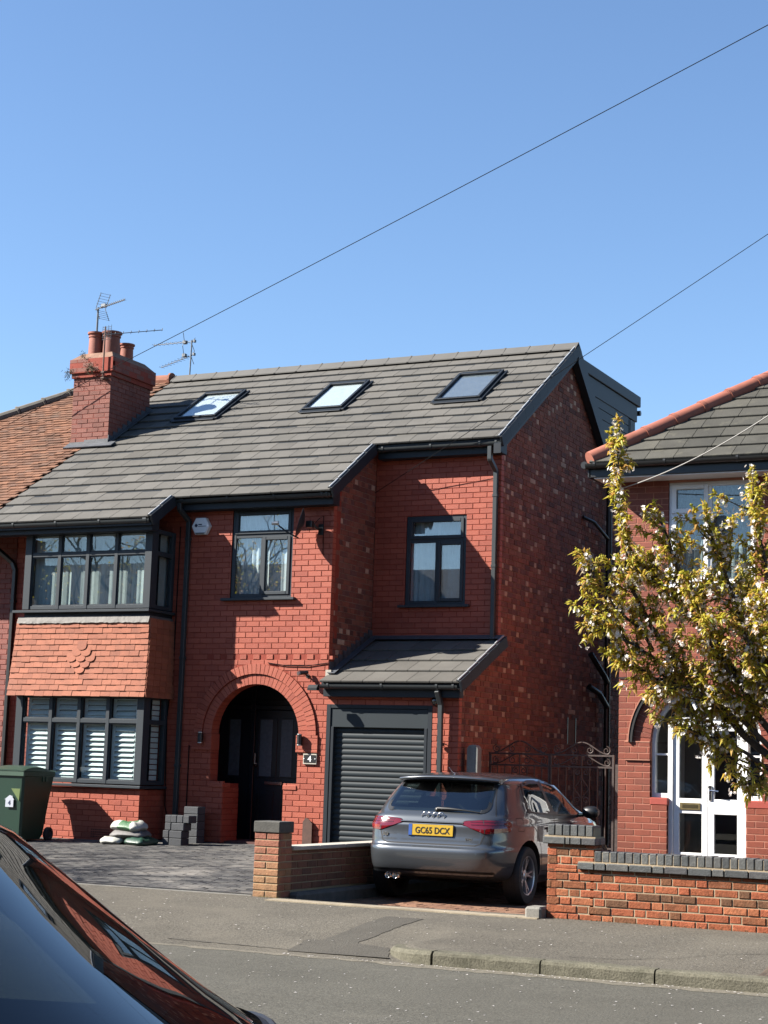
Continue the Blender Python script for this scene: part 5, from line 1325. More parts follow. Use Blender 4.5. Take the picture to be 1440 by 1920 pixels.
def make_car(label, cat, name, loc, rotz, pitch, paint, full=True, LV=LV, SCREEN=SCREEN, SIDE_F=SIDE_F):
    t = bpy.data.objects.new(name, None); COL.objects.link(t); t.location = loc; t.rotation_euler = (pitch, 0, rotz); tag(t, label, cat)
    bm = car_body_bm(LV, 3.6 if full else 3.3); me = bpy.data.meshes.new('body'); bm.to_mesh(me); bm.free(); me.materials.append(paint); me.materials.append(m_blackmatt)
    cut = []
    for ya in (AXR, AXF):
        for sx in (-1, 1):
            c = MB(); c.mi = 0; c.lathe([(0.0, -.28), (.365, -.28), (.365, .30), (0.0, .30)], (sx*.80, ya, .335), 40, 'x'); cm = c.mesh('cut', m_blackmatt)
            b2 = bmesh.new(); b2.from_mesh(cm); bmesh.ops.remove_doubles(b2, verts=b2.verts[:], dist=1e-5); bmesh.ops.recalc_face_normals(b2, faces=b2.faces[:]); b2.to_mesh(cm); b2.free(); cut.append(cm)
    me = bool_cut(me, cut)
    bm = bmesh.new(); bm.from_mesh(me); bvh = BVHTree.FromBMesh(bm)
    mb_names = [m.name if m else '' for m in me.materials]
    # open the glazed areas
    kill = []
    for f in bm.faces:
        c = f.calc_center_median(); n = f.normal
        if c.z < .94: continue
        if n.y < -.3 and inside((c.x, c.z), REARWIN) and c.y < 1.2: kill.append(f)
        elif n.y > .2 and c.y > 1.9 and inside((c.x, c.z), SCREEN): kill.append(f)
        elif abs(n.x) > .5 and (inside((c.y, c.z), SIDE_R) or inside((c.y, c.z), SIDE_F)): kill.append(f)
    bmesh.ops.delete(bm, geom=kill, context='FACES')
    bm.to_mesh(me); bm.free(); me.name = 'body'; me.shade_smooth(); me.set_sharp_from_angle(angle=math.radians(32))
    body = bpy.data.objects.new('body', me); COL.objects.link(body); body.parent = t
    REAR = Proj(bvh, (0, -1.5, 0), (1, 0, 0), (0, 0, 1)); FRONT = Proj(bvh, (0, 6.0, 0), (-1, 0, 0), (0, 0, 1))
    RS = Proj(bvh, (1.8, 0, 0), (0, 1, 0), (0, 0, 1)); LS = Proj(bvh, (-1.8, 0, 0), (0, -1, 0), (0, 0, 1))
    mir = lambda P: [(-u, v) for u, v in P]
    def part(nm, m, fn, parent=t, smooth=True):
        q = MB(); fn(q); o = q.build(nm, m, parent, local=True, smooth=smooth); return o
    def glazing(pr, P, nm, m):
        part(nm, m, lambda q: pr.fill(q, inset(P, -.012), .004, .06))
        part(nm+'_surround', m_black, lambda q: (pr.band(q, inset(P, -.022), inset(P, .016), .0055)))
    glazing(REAR, REARWIN, 'rear_window', g_car); glazing(FRONT, SCREEN, 'windscreen', g_screen)
    for pr, s_ in ((RS, 1), (LS, -1)):
        for P in (SIDE_R, SIDE_F):
            Q = P if s_ == 1 else mir(P)[::-1]
            glazing(pr, Q, 'side_window', g_car)
        part('door_seam', m_blackmatt, lambda q: [pr.line(q, [(s_*u, v) for u, v in L], .008, .0015) for L in (
            [(1.64, 1.34), (1.63, .95), (1.62, .60), (1.66, .36)], [(2.74, .95), (2.82, .80), (2.80, .52), (2.72, .36)], [(.95, 1.30), (.80, 1.05), (.83, .90), (1.02, .78), (1.14, .62), (1.20, .36)], [(1.2, .35), (2.72, .35)])])
        part('door_pillar', m_black, lambda q: pr.fill(q, [(s_*u, v) for u, v in ([(1.60, .985), (1.68, .98), (1.68, 1.33), (1.60, 1.33)] if s_ == 1 else [(1.68, .98), (1.60, .985), (1.60, 1.33), (1.68, 1.33)])], .0045, .06))
        part('window_trim', m_chrome if False else m_black, lambda q: pr.line(q, [(s_*u, v) for u, v in ((.86, 1.003), (1.6, .968), (2.70, .935))], .016, .006))
        part('sill_trim', m_black, lambda q: pr.line(q, [(s_*u, v) for u, v in ((1.2, .275), (2.98, .275))], .05, .004))
        part('door_handle', paint, lambda q: [pr.fill(q, [(s_*(u+a), .815+b) for a, b in ([(-.09, -.014), (.09, -.014), (.09, .014), (-.09, .014)][::s_])], .035, .05) for u in (1.42, 2.42)])
        part('handle_recess', m_black, lambda q: [pr.fill(q, [(s_*(u+a), .805+b) for a, b in ([(-.10, -.03), (.10, -.03), (.10, .03), (-.10, .03)][::s_])], .004, .05) for u in (1.42, 2.42)])
        mx = abs(pr.hit(s_*2.56, .95, 0).x)-.86
        def mirror_(q):
            rows = []
            for i in range(9):
                a = math.pi*i/8; k = math.sin(a)**.6 if 0 < i < 8 else .02
                rows.append([(s_*(mx+.93+.10*(1-math.cos(a))), 2.50+.06*k*math.cos(b)*1.3+.03, .985+.075*k*math.sin(b)) for b in frange(0, 2*math.pi, 14)[:-1]])
            q.grid(rows, close=True); q.tube([(s_*(mx+.84), 2.56, .94), (s_*(mx+.97), 2.53, .955)], .022, 8)
        if full or s_ == 1: part('door_mirror', m_black, mirror_)
    # tail lamps, wrapped round the corners
    c60 = math.radians(40)
    for s_ in (1, -1):
        pr = Proj(bvh, (s_*1.1, -1.2, 0), (math.cos(c60), s_*math.sin(c60), 0), (0, 0, 1)); O = Vector((s_*1.1, -1.2, 0)); U = Vector((math.cos(c60), s_*math.sin(c60), 0))
        def uv(x, y): return (Vector((x, y, 0))-O).dot(U)
        a, b, c, d = uv(s_*.35, .092), uv(s_*.60, .12), uv(s_*.79, .26), uv(s_*.825, .38)
        P = [(a, .866), (uv(s_*.39, .1), .900), (b, .916), (c, .912), (d, .89), (uv(s_*.82, .34), .80), (b, .772), (uv(s_*.50, .1), .812)]
        if s_ < 0: P = P[::-1]
        P = smooth_poly(P, .018, 3)
        part('tail_lamp', m_lamp, lambda q: pr.fill(q, P, .008, .03))
        part('tail_lamp_edge', m_black, lambda q: pr.band(q, inset(P, -.006), inset(P, .002), .002, .009))
        part('lamp_divider', m_blackmatt, lambda q: pr.line(q, [(b, .775), (b, .915)], .007, .0095))
        part('lamp_strip', m_lampdark, lambda q: [pr.line(q, [(uv(s_*.46, .1), .862+k), (b-s_*.01, .862+k), (d-s_*.02, .866+k)], .010, .0098) for k in (0, .030)])
        part('lamp_reflector', m_lampbright, lambda q: pr.line(q, [(b+s_*.015, .812), (d-s_*.03, .825)], .03, .0097))
    # wheels
    def wheel():
        w_ = bpy.data.objects.new('wheel', None); COL.objects.link(w_); w_.parent = t
        q = MB(); q.lathe([(.215, -.095), (.245, -.105), (.300, -.100), (.314, -.075), (.316, -.05), (.316, .05), (.314, .075), (.300, .100), (.245, .105), (.215, .095)], (0, 0, 0), 48, 'x'); ty = q.build('tyre', m_rubber, w_, local=True, angle=35)
        q = MB()
        for k in (-.045, -.015, .015, .045): q.lathe([(.3165, k-.003), (.3165, k+.003)], (0, 0, 0), 40, 'x')
        q.build('tread_groove', m_blackmatt, ty, local=True)
        q = MB(); q.lathe([(.215, -.09), (.222, .085), (.212, .095), (.200, .088), (.195, .0), (.19, -.09)], (0, 0, 0), 48, 'x'); rim = q.build('rim', m_wheel, w_, local=True, angle=35)
        q = MB(); q.lathe([(0, -.02), (.17, -.02), (.195, -.03)], (0, 0, 0), 32, 'x'); q.build('brake_disc', m_blackmatt, w_, local=True)
        q = MB()
        for k in range(5):
            for dd in (-.17, .17):
                a = 2*math.pi*k/5; rows = []
                for rr_, wd, dx_ in ((.045, .017, .055), (.10, .0135, .060), (.15, .0125, .066), (.205, .015, .075)):
                    an = a+dd*min(1, (rr_-.03)/.14)*1.0; cc, ss = math.cos(an), math.sin(an)
                    rows.append([(dx_-.03, rr_*cc-wd*-ss, rr_*ss-wd*cc), (dx_, rr_*cc+wd*.8*ss, rr_*ss-wd*.8*cc), (dx_, rr_*cc-wd*.8*ss, rr_*ss+wd*.8*cc), (dx_-.03, rr_*cc-wd*ss, rr_*ss+wd*cc)])
                q.grid(rows)
        q.lathe([(.0, .066), (.028, .066), (.034, .060), (.06, .056), (.062, .03)], (0, 0, 0), 24, 'x'); q.build('spokes', m_wheel, w_, local=True, angle=40); return w_
    w0 = wheel(); k = 0
    for ya in (AXR, AXF):
        for sx in (1, -1):
            o = w0 if k == 0 else copy_tree(w0, t); k += 1
            o.location = (sx*TRK, ya, WR); o.rotation_euler = (R.uniform(0, 1), 0, 0 if sx > 0 else math.pi)
    if not full:
        return t, body, bvh, part, FRONT
    # tailgate: shut lines, plate, badges, handle, wiper, spoiler
    part('tailgate_seam', m_blackmatt, lambda q: (REAR.line(q, [(-.62, .78), (-.575, .665), (-.52, .645), (.52, .645), (.575, .665), (.62, .78)], .013, .0015),
                                                 REAR.line(q, [(.70, .92), (.665, 1.02), (.60, 1.20), (.565, 1.33)], .008, .0015), REAR.line(q, [(-.70, .92), (-.665, 1.02), (-.60, 1.20), (-.565, 1.33)], .008, .0015)))
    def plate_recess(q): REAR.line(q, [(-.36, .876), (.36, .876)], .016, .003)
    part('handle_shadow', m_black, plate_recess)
    # the plate panel is set back: a dark wedge under the handle
    def lip(q):
        rows = []
        for i in range(25):
            x = -.37+.74*i/24; p = REAR.hit(x, .885, .0); rows.append([(p.x, p.y+.01, .888), (p.x, p.y-.018, .884), (p.x, p.y-.020, .872), (p.x, p.y+.01, .868)])
        q.grid(rows)
    part('tailgate_lip', paint, lip)
    pl = MB(); p0 = REAR.hit(0, .79, 0); M = Matrix.Translation((0.0, p0.y-.016, .79)) @ Matrix.Rotation(math.radians(-4), 4, 'X')
    pl.bbox(-.262, .262, -.004, .008, -.059, .059, b=.003, M=M); nplate = pl.build('number_plate', mat('yellow_plate', (.66, .42, .035), rough=.35, var=.05, k=.5), t, local=True)
    q = MB(); q.bbox(-.268, .268, .002, .012, -.066, .064, b=.003, M=M); q.build('plate_holder', m_black, t, local=True)
    q = MB(); q.box(-.262, -.222, -.0065, -.003, -.059, .059, M=M); q.build('plate_band', mat('plate_blue', (.03, .10, .38), rough=.4, var=0), nplate, local=True)
    text('plate_letters', 'GC65 DCX', .097, M @ Matrix.Translation((.018, -.0062, -.035)) @ Matrix.Rotation(math.pi/2, 4, 'X'), m_black, nplate, sx=.86, bold=.0015)
    def rings(q):
        for i in range(4):
            x = -.093+i*.062; q.tube([(x+.041*math.cos(a), REAR.hit(x, .935, 0).y-.006-.0015*(i % 2), .940+.041*math.sin(a)) for a in frange(0, 2*math.pi, 24)[:-1]], .0062, 6, closed=True)
    part('ring_badge', m_chrome, rings)
    zt = Matrix.Rotation(math.pi/2, 4, 'X')
    text('badge_lettering', 'A3', .052, Matrix.Translation((-.545, REAR.hit(-.5, .73, 0).y-.006, .715)) @ Matrix.Rotation(-.10, 4, 'Z') @ zt, m_chrome, t, sx=1.2, bold=.003)
    text('badge_lettering', 'TFSI', .034, Matrix.Translation((.44, REAR.hit(.5, .71, 0).y-.006, .695)) @ Matrix.Rotation(.08, 4, 'Z') @ zt, m_chrome, t, sx=1.25, bold=.002)
    def wip(q):
        P = [REAR.hit(.02, 1.008, .02), REAR.hit(.16, 1.000, .03), REAR.hit(.36, .994, .025), REAR.hit(.52, .985, .015)]
        q.tube(P, [.022, .019, .010, .005], 8); q.lathe([(0, -.03), (.03, -.025), (.032, .02)], tuple(REAR.hit(.02, 1.008, .0)), 12, 'y')
    part('rear_wiper', m_black, wip)
    def spoiler(q):
        rows = []
        for i in range(31):
            x = -.60+1.20*i/30; e = abs(x)/.60; yb_ = .44+.10*e**4; zt_ = 1.372-.028*e**2.5
            rows.append([(x, yb_+.55, zt_+.030-.022*e**3), (x, yb_+.25, zt_+.024-.010*e**3), (x, yb_+.02, zt_+.006), (x, yb_, zt_-.004), (x, yb_+.004, zt_-.020), (x, yb_+.12, zt_-.050), (x, yb_+.3, zt_-.05)])
        q.grid(rows); q.face(rows[0]); q.face(rows[-1][::-1])
    part('roof_spoiler', paint, spoiler)
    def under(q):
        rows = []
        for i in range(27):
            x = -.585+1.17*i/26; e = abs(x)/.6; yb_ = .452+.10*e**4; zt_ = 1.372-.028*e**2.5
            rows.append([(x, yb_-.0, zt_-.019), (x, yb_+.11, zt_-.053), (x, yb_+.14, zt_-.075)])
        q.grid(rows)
    part('spoiler_under_panel', m_black, under)  # black band between the spoiler and the rear glass
    # bumper: reflector crease, lower dark insert, exhausts
    part('bumper_insert', m_black, lambda q: REAR.fill(q, smooth_poly([(-.70, .325), (-.60, .290), (.60, .290), (.70, .325), (.72, .37), (-.72, .37)], .02), .004, .05))
    part('bumper_strake', paint, lambda q: REAR.line(q, [(-.70, .345), (.70, .345)], .016, .016))
    def pipes(q):
        for x in (-.52, -.43): q.lathe([(.036, .10), (.036, -.015), (.030, -.015), (.030, .12)], (x, .12, .285), 16, 'y'); q.lathe([(.0, .03), (.030, .03)], (x, .12, .285), 16, 'y')
    part('exhaust_pipe', m_chrome, pipes)
    def fin(q): q.tube([(0, .72, 1.365), (0, .69, 1.41), (0, .66, 1.415)], [.022, .012, .004], 8); q.tube([(0, .70, 1.39), (0, .55, 1.47)], [.006, .003], 6)
    part('roof_aerial', m_chrome, fin)
    part('fuel_flap', m_blackmatt, lambda q: RS.line(q, smooth_poly([(.50, .80), (.66, .80), (.66, .94), (.50, .94)], .03), .006, .0015, closed=True))
    # seats, seen through the glass
    def seats(q):
        for x in (-.36, .36):
            q.bbox(x-.22, x+.22, 1.75, 1.90, .45, 1.12, b=.05); q.bbox(x-.13, x+.13, 1.74, 1.84, 1.14, 1.31, b=.04)
        q.bbox(-.62, .62, .82, 1.0, .45, .98, b=.05)
        for x in (-.36, .36): q.bbox(x-.13, x+.13, .84, .93, .99, 1.14, b=.035)
        q.bbox(-.75, .75, 2.75, 3.05, .6, .95, b=.05)
    part('seats', mat('seat_fabric', (.045, .045, .047), rough=.85, var=.1), seats, smooth=False)
    q = MB(); q.bbox(-.80, .80, .5, 3.5, .24, .32, b=.02); q.build('floor_pan', m_blackmatt, t, local=True)
    return t, body, bvh, part, FRONT
def text(nm, s, size, M, m, parent, sx=1., bold=0., local=True):
    c = bpy.data.curves.new(nm, 'FONT'); c.body = s; c.size = size; c.align_x = 'CENTER'; c.extrude = .0012; c.offset = bold; c.resolution_u = 3
    o = bpy.data.objects.new('tmp_text', c); COL.objects.link(o); dg = bpy.context.evaluated_depsgraph_get()
    me = bpy.data.meshes.new_from_object(o.evaluated_get(dg)); bpy.data.objects.remove(o)
    me.transform(Matrix.Diagonal((sx, 1, 1, 1))); me.transform(M); me.name = nm; me.materials.clear(); me.materials.append(m)
    if not local: me.transform(Matrix.Translation(-WL[parent.name]))
    r = bpy.data.objects.new(nm, me); COL.objects.link(r); r.parent = parent; WL[r.name] = WL.get(parent.name, Vector((0, 0, 0))); return r
m_lamp = mat('red_lamp', (.16, .005, .010), rough=.12, var=.1, scale=14, coat=1., spec=.6, k=.6)
m_lampdark = mat('red_lamp_dark', (.08, .002, .005), rough=.15, var=0, coat=1.)
m_lampbright = mat('red_lamp_reflector', (.26, .006, .010), rough=.15, var=.2, scale=60, coat=1.)
m_wheel = mat('alloy_wheel', (.55, .55, .56), rough=.35, metal=.85, var=.08, k=.8)
m_car = mat('grey_metallic_paint', (.088, .098, .110), rough=.30, metal=.65, var=.0, coat=1., coatr=.03, k=.8)
m_car2 = mat('black_car_paint', (.012, .013, .015), rough=.3, metal=.2, var=.0, coat=1., coatr=.02)
CARX = 4.42
car, cbody, cbvh, cpart, cfront = make_car('grey metallic hatchback parked on the red block drive with its back to the road', 'car', 'hatchback_car', (3.81, -4.762, .105), .022, .006, m_car)
ncar, nbody, nbvh, npart, nfront = make_car('black car at the near kerb seen only by its windscreen and bonnet edge', 'car', 'parked_car', (7.27, -20.685, .0), -math.pi/2+math.radians(25), 0., m_car2, full=False, LV=LV2, SCREEN=smooth_poly([(-.745, 1.03), (.745, 1.03), (.60, 1.415), (-.60, 1.415)], .07), SIDE_F=smooth_poly([(1.68, .98), (2.72, .96), (2.42, 1.25), (2.2, 1.36), (1.68, 1.38)], .05))
q = MB(); q.bbox(-.72, .72, 2.55, 3.15, .78, .93, b=.05); q.bbox(-.6, -.15, 1.7, 1.85, .5, 1.12, b=.05); q.bbox(.15, .6, 1.7, 1.85, .5, 1.12, b=.05); q.bbox(-.8, .8, .5, 3.2, .2, .3); q.build('dashboard', mat('dashboard', (.022, .022, .024), rough=.7, var=.1), ncar, local=True)
for (x0, x1, y0) in ((-.60, -.05, 3.04), (-.02, .52, 3.06)):
    q = MB(); P = [nfront.hit(-(x0+(x1-x0)*i/8), .985+.012*math.sin(i/8*math.pi), .015) for i in range(9)]; q.tube(P, .008, 6); q.build('wiper_blade', m_black, ncar, local=True)
q = MB(); nfront.line(q, [(-.78, .985), (.78, .985)], .05, .012); q.build('scuttle_panel', m_black, ncar, local=True)
# ------------------------------------------------------------------ THINGS FIXED TO OR STANDING BY THE HOUSES
# wall lamps either side of the porch arch
def wall_lamp(x, label):
    t = thing('wall_light', label, 'wall light', (x, -.06, 1.83), group='up and down lights beside the arch')
    q = MB(); q.lathe([(0, 0), (.030, 0), (.036, .004), (.036, .165), (.030, .170), (0, .168)], (x, -.085, 1.835), 18); q.build('lamp_body', m_black, t, angle=40)
    q = MB(); q.lathe([(.037, 0), (.039, .006), (.037, .012)], (x, -.085, 1.99), 18); q.lathe([(.037, 0), (.039, .006), (.037, .012)], (x, -.085, 1.838), 18); q.build('lamp_rim', m_alu, t, angle=40)
    q = MB(); q.box(x-.02, x+.02, -.055, -.03, 1.86, 1.97); q.build('wall_bracket', m_black, t)
wall_lamp(-2.06, 'black cylinder wall light left of the porch arch above the shaded impost'); wall_lamp(-.385, 'black cylinder wall light right of the porch arch above the number plaque')
pq = thing('house_number_plaque', 'dark slate plaque with a white number 4 in a pale frame below the wall light', 'house number', (-.235, -.02, 1.65))
q = MB(); q.bbox(-.345, -.125, -.030, -.004, 1.575, 1.725, b=.004); q.build('plaque_frame', mat('plaque_stone', (.50, .46, .38), rough=.7, var=.15, scale=30), pq)
q = MB(); q.bbox(-.330, -.140, -.036, -.0305, 1.600, 1.710, b=.002); q.build('slate', m_black, pq)
text('numeral', '4', .12, Matrix.Translation((-.235, -.0375, 1.613)) @ Matrix.Rotation(math.pi/2, 4, 'X'), m_white, pq, bold=.002, local=False)
q = MB()
for x in (-.325, -.145): q.lathe([(.008, 0), (.008, -.005), (0, -.005)], (x, -.036, 1.655), 10, 'y')
q.build('plaque_screw', m_white, pq)
al = thing('alarm_box', 'white six-sided alarm box with small dark lettering beside the first floor window', 'alarm box', (-2.23, 0, 5.09))
c6 = [(-.155, 0), (-.085, .125), (.085, .125), (.155, .0), (.09, -.125), (-.09, -.125)]
q = MB(); q.prism([(-2.23+x, 5.09+z) for x, z in c6], -.075, -.002, 'y'); q.prism([(-2.23+x*.9, 5.09+z*.9) for x, z in c6], -.088, -.0751, 'y'); q.build('cover', m_white, al)
q = MB(); q.lathe([(.026, 0), (.026, -.002), (0, -.002)], (-2.30, -.0885, 5.10), 14, 'y'); q.box(-2.262, -2.20, -.0905, -.0885, 5.105, 5.122); q.box(-2.262, -2.13, -.0905, -.0885, 5.082, 5.091); q.build('alarm_lettering', mat('navy_print', (.03, .035, .08), rough=.5, var=0), al)
q = MB(); q.prism([(-2.30, 4.972), (-2.16, 4.972), (-2.14, 4.99), (-2.32, 4.99)], -.09, -.02, 'y'); q.build('strobe_lens', m_galv, al)
# satellite dish seen edge-on
sd_ = thing('satellite_dish', 'dark grey satellite dish on a wall arm right of the first floor window', 'satellite dish', (-.40, -.02, 4.98))
A = Matrix.Translation((-.40, -.30, 5.045)) @ Matrix.Rotation(math.radians(117), 4, 'Z') @ Matrix.Rotation(math.radians(14), 4, 'X')
q = MB(); rows = []
for i in range(8):
    r_ = .215*i/7; rows.append([A @ Vector((r_*.93*math.cos(a), .065*(r_/.215)**2-.065, r_*math.sin(a)*1.05)) for a in frange(0, 2*math.pi, 32)[:-1]])
q.grid(rows, close=True); rows2 = [[A @ (A.inverted() @ Vector(p)+Vector((0, .006, 0))) for p in r_] for r_ in rows]; q.grid(rows2, close=True, flip=True); q.grid([rows[-1], rows2[-1]], close=True); q.build('reflector', m_verge, sd_, smooth=False, angle=40)
q = MB(); q.tube([(-.20, .0, 4.98), (-.20, -.14, 4.98), (-.24, -.20, 5.04)], .018, 8); q.bbox(-.24, -.16, -.02, .0, 4.90, 5.06); q.bbox(-.32, -.22, -.27, -.18, 4.98, 5.08, b=.01); q.build('wall_arm', m_black, sd_)
q = MB(); lo = A @ Vector((0, -.05, -.22)); lf_ = A @ Vector((0, .33, -.10)); q.tube([lo, (lo+lf_)/2+Vector((0, 0, -.02)), lf_], .011, 6); q.build('feed_arm', m_verge, sd_)
q = MB(); d_ = (A @ Vector((0, 0, 0))-lf_).normalized(); q.tube([lf_-d_*.06, lf_-d_*.02, lf_+d_*.03, lf_+d_*.045], [.022, .026, .034, .030], 12); q.build('receiver', m_alu, sd_)
q = MB(); q.tube([(-.24, -.20, 5.0), (-.2, -.10, 5.12), (-.16, -.015, 5.18), (-.15, -.01, 4.6)], .005, 5); q.build('lead_cable', m_cable, sd_)
cc = thing('security_camera', 'small bullet security camera on the brick spandrel right of the arch', 'security camera', (-.35, 0, 2.87))
q = MB(); q.tube([(-.33, 0, 2.84), (-.33, -.05, 2.85), (-.335, -.08, 2.87)], .013, 8); q.lathe([(.03, 0), (.03, -.012), (0, -.012)], (-.33, 0, 2.84), 12, 'y'); q.build('bracket', m_black, cc)
q = MB(); q.tube([(-.31, -.05, 2.895), (-.39, -.17, 2.87)], [.028, .03], 12); q.build('housing', m_black, cc); q = MB(); q.tube([(-.385, -.163, 2.871), (-.398, -.183, 2.867)], [.033, .033], 12); q.build('lens_hood', m_alu, cc)
dc = thing('dome_camera', 'glossy black dome camera under the garage gutter beside the downpipe', 'security camera', (1.70, -.02, 2.50))
q = MB(); q.lathe([(.075, 0), (.075, -.03), (.06, -.05), (0, -.05)], (1.735, 0, 2.50), 20, 'y'); q.build('base', m_black, dc, angle=40)
q = MB(); rows = [[(1.735+.062*math.sin(b)*math.cos(a), -.05-.062*math.cos(b), 2.50+.062*math.sin(b)*math.sin(a)) for a in frange(0, 2*math.pi, 20)[:-1]] for b in (.01, .3, .6, .9, 1.2, 1.5)]
q.grid(rows, close=True, flip=True); q.build('dome', mat('dome_gloss', (.008, .008, .008), rough=.06, var=0, spec=.8), dc, smooth=True)

# ------------------------------------------------------------------ aerials and overhead cables
def yagi(par, p0, d, L, n, el, up, boom=.008, nm='boom', tilt=None):
    p0 = Vector(p0); d = Vector(d).normalized(); up = Vector(up); e = d.cross(up).normalized()
    q = MB(); q.tube([p0, p0+d*L], boom, 6); q.build(nm, m_galv, par)
    q = MB()
    for i in range(n):
        c = p0+d*L*(.18+.82*i/(n-1)); l_ = el*(1-.35*i/n); q.tube([c-e*l_, c+e*l_], .0035, 5); q.tube([c-up*.012, c+up*.03], .006, 5)
    o = q.build('directors', m_galv, par)
m_galv_dark = m_galv
a1 = thing('tv_aerial', 'television aerial with an X shaped reflector on a pole above the chimney pots', 'aerial', (-5.99, 2.2, 8.4))
q = MB(); q.tube([(-5.99, 2.2, 8.3), (-5.99, 2.2, 9.42)], .018, 8); q.build('mast', m_galv, a1)
yagi(a1, (-6.02, 2.16, 9.375), (.83, -.42, -.03), 1.06, 14, .045, (0, 0, 1), .010)
q = MB()
for s_ in (1, -1):
    for e_ in (-.09, .09): q.tube([(-5.87+e_*.45, 2.11+e_*.9, 9.37), (-5.73+e_*.45, 2.04+e_*.9, 9.37+s_*.235)], .006, 5)
    for k in range(5): f_ = .25+k*.18; q.tube([(-5.87+.14*f_-.045, 2.11-.07*f_-.1, 9.37+s_*.235*f_), (-5.87+.14*f_+.045, 2.11-.07*f_+.1, 9.37+s_*.235*f_)], .003, 5)
q.bbox(-5.79, -5.70, 2.00, 2.06, 9.36, 9.42); q.build('reflector', m_galv, a1)
a2_ = thing('tv_aerial', 'low grid backed aerial strapped to the front of the chimney', 'aerial', (-5.34, 1.58, 8.0))
q = MB(); q.tube([(-5.345, 1.55, 7.93), (-5.345, 1.55, 8.86)], .014, 8); q.bbox(-5.38, -5.31, 1.53, 1.66, 7.95, 7.98); q.bbox(-5.38, -5.31, 1.53, 1.6, 8.05, 8.08); q.build('mast', mat('rusty_pole', (.13, .07, .05), rough=.8, var=.3, scale=20), a2_)
yagi(a2_, (-5.345, 1.55, 8.72), (.75, .62, .17), .98, 7, .12, (0, 0, 1), .007)
q = MB()
for k in range(7): z = 8.62+k*.036; q.tube([(-5.36, 1.50, z), (-5.14, 1.44, z-.02)], .004, 4)
for k in range(4): x = -5.36+k*.073; q.tube([(x, 1.50-.02*k, 8.61), (x, 1.50-.02*k, 8.85)], .004, 4)
q.build('reflector', m_galv, a2_)
a3 = thing('tv_aerial', 'double television aerial on a thin mast rising behind the ridge', 'aerial', (-5.48, 4.4, 8.5))
q = MB(); q.tube([(-5.48, 4.45, 8.3), (-5.46, 4.45, 9.33)], .014, 8); q.build('mast', m_galv, a3)
yagi(a3, (-5.40, 4.45, 9.30), (-1, .12, .03), .98, 9, .10, (0, 0, 1), .007); yagi(a3, (-5.40, 4.45, 9.05), (-.93, .35, -.10), 1.0, 9, .10, (0, 0, 1), .007, 'lower_boom')
q = MB()
for z0 in (9.30, 9.05):
    for s_ in (1, -1):
        for e_ in (-.13, .13): q.tube([(-5.55, 4.46+e_, z0), (-5.47-.06, 4.46+e_*1.6, z0+s_*.13)], .006, 5)
    q.bbox(-5.65, -5.58, 4.42, 4.5, z0-.03, z0+.03); q.bbox(-5.42, -5.38, 4.42, 4.48, z0-.02, z0+.03)
q.build('reflector', m_galv, a3)
def cable(name, label, pts, r, m, sag=.0, n=24):
    q = MB(); P = []
    for a, b in zip(pts[:-1], pts[1:]):
        a, b = Vector(a), Vector(b)
        for i in range(n): t = i/n; P.append(a.lerp(b, t)-Vector((0, 0, sag*4*t*(1-t))))
    P.append(Vector(pts[-1])); q.tube(P, r, 6); return tag(q.build(name, m, None), label, 'cable')
p1 = Vector((7.103, -3.0, 10.356)); e1 = Vector((-5.28, 1.52, 8.06))
cable('overhead_cable', 'long black telephone wire from the upper right corner of the sky down to the chimney', [p1+(p1-e1)*.5, e1], .0062, m_cable, .05)
cable('overhead_cable', 'thin wire running on from the chimney to the adjoining roof', [e1, (-7.2, 1.45, 7.25)], .006, m_cable)
p2 = Vector((6.379, 0, 8.772)); e2 = Vector((0.012, 1.30, 5.72))
cable('overhead_cable', 'black wire slanting over the gable end to the wall above the garage', [p2+(p2-e2)*.6, e2], .0052, m_cable, .03)
p3 = Vector((7.096, -3, 5.478)); e3 = Vector((4.53, -.42, 5.323))
cable('overhead_cable', 'pale sagging wire fixed to the wall of the right hand house', [p3+(p3-e3)*.6+Vector((0, 0, .55)), e3], .008, m_cablepale, .20)

# ------------------------------------------------------------------ wheelie bin
bn = thing('wheelie_bin', 'dark green wheelie bin with a white house shaped number 4 sticker beside the bay', 'bin', (-4.40, -1.4, .34))
bx0, bx1, by0, by1, bz = -4.57, -3.97, -1.74, -1.0, .345
q = MB(); rows = []
for z, i0, i1 in ((.03, .045, .20), (.10, .04, .14), (.55, .02, .07), (.93, .0, .0), (.935, -.012, -.012), (1.0, -.014, -.014)):
    a0, a1, b0, b1 = bx0+i0, bx1-i0, by0+i0*1.2, by1-i1; c = .03
    rows.append([(a0+c, b0, bz+z), (a1-c, b0, bz+z), (a1, b0+c, bz+z), (a1, b1-c, bz+z), (a1-c, b1, bz+z), (a0+c, b1, bz+z), (a0, b1-c, bz+z), (a0, b0+c, bz+z)])
q.grid(rows, close=True); q.face(rows[0][::-1]); body_ = q.build('bin_body', m_binplastic, bn, angle=30)
q = MB()
for k in (.14, .22): q.box(bx1-.018, bx1+.012, by0+.30+k, by0+.33+k, bz+.86, bz+.985)
q.bbox(bx0-.02, bx1+.02, by0-.025, by0+.01, bz+.93, bz+1.005, b=.008); q.build('rim_rib', mat('bin_rim', (.05, .10, .065), rough=.45, var=.1), bn)
q = MB(); rows = []
for i in range(9):
    t = i/8; y = by0-.03+t*(by1-by0+.09); zt = bz+1.008+.06*math.sin(min(1, t*1.25)*math.pi)**.8*(1 if t < .85 else .7); rows.append([(bx0-.022, y, bz+1.006), (bx0-.01, y, zt), (bx0+.1, y, zt+.018), (bx1-.1, y, zt+.018), (bx1+.01, y, zt), (bx1+.022, y, bz+1.006)])
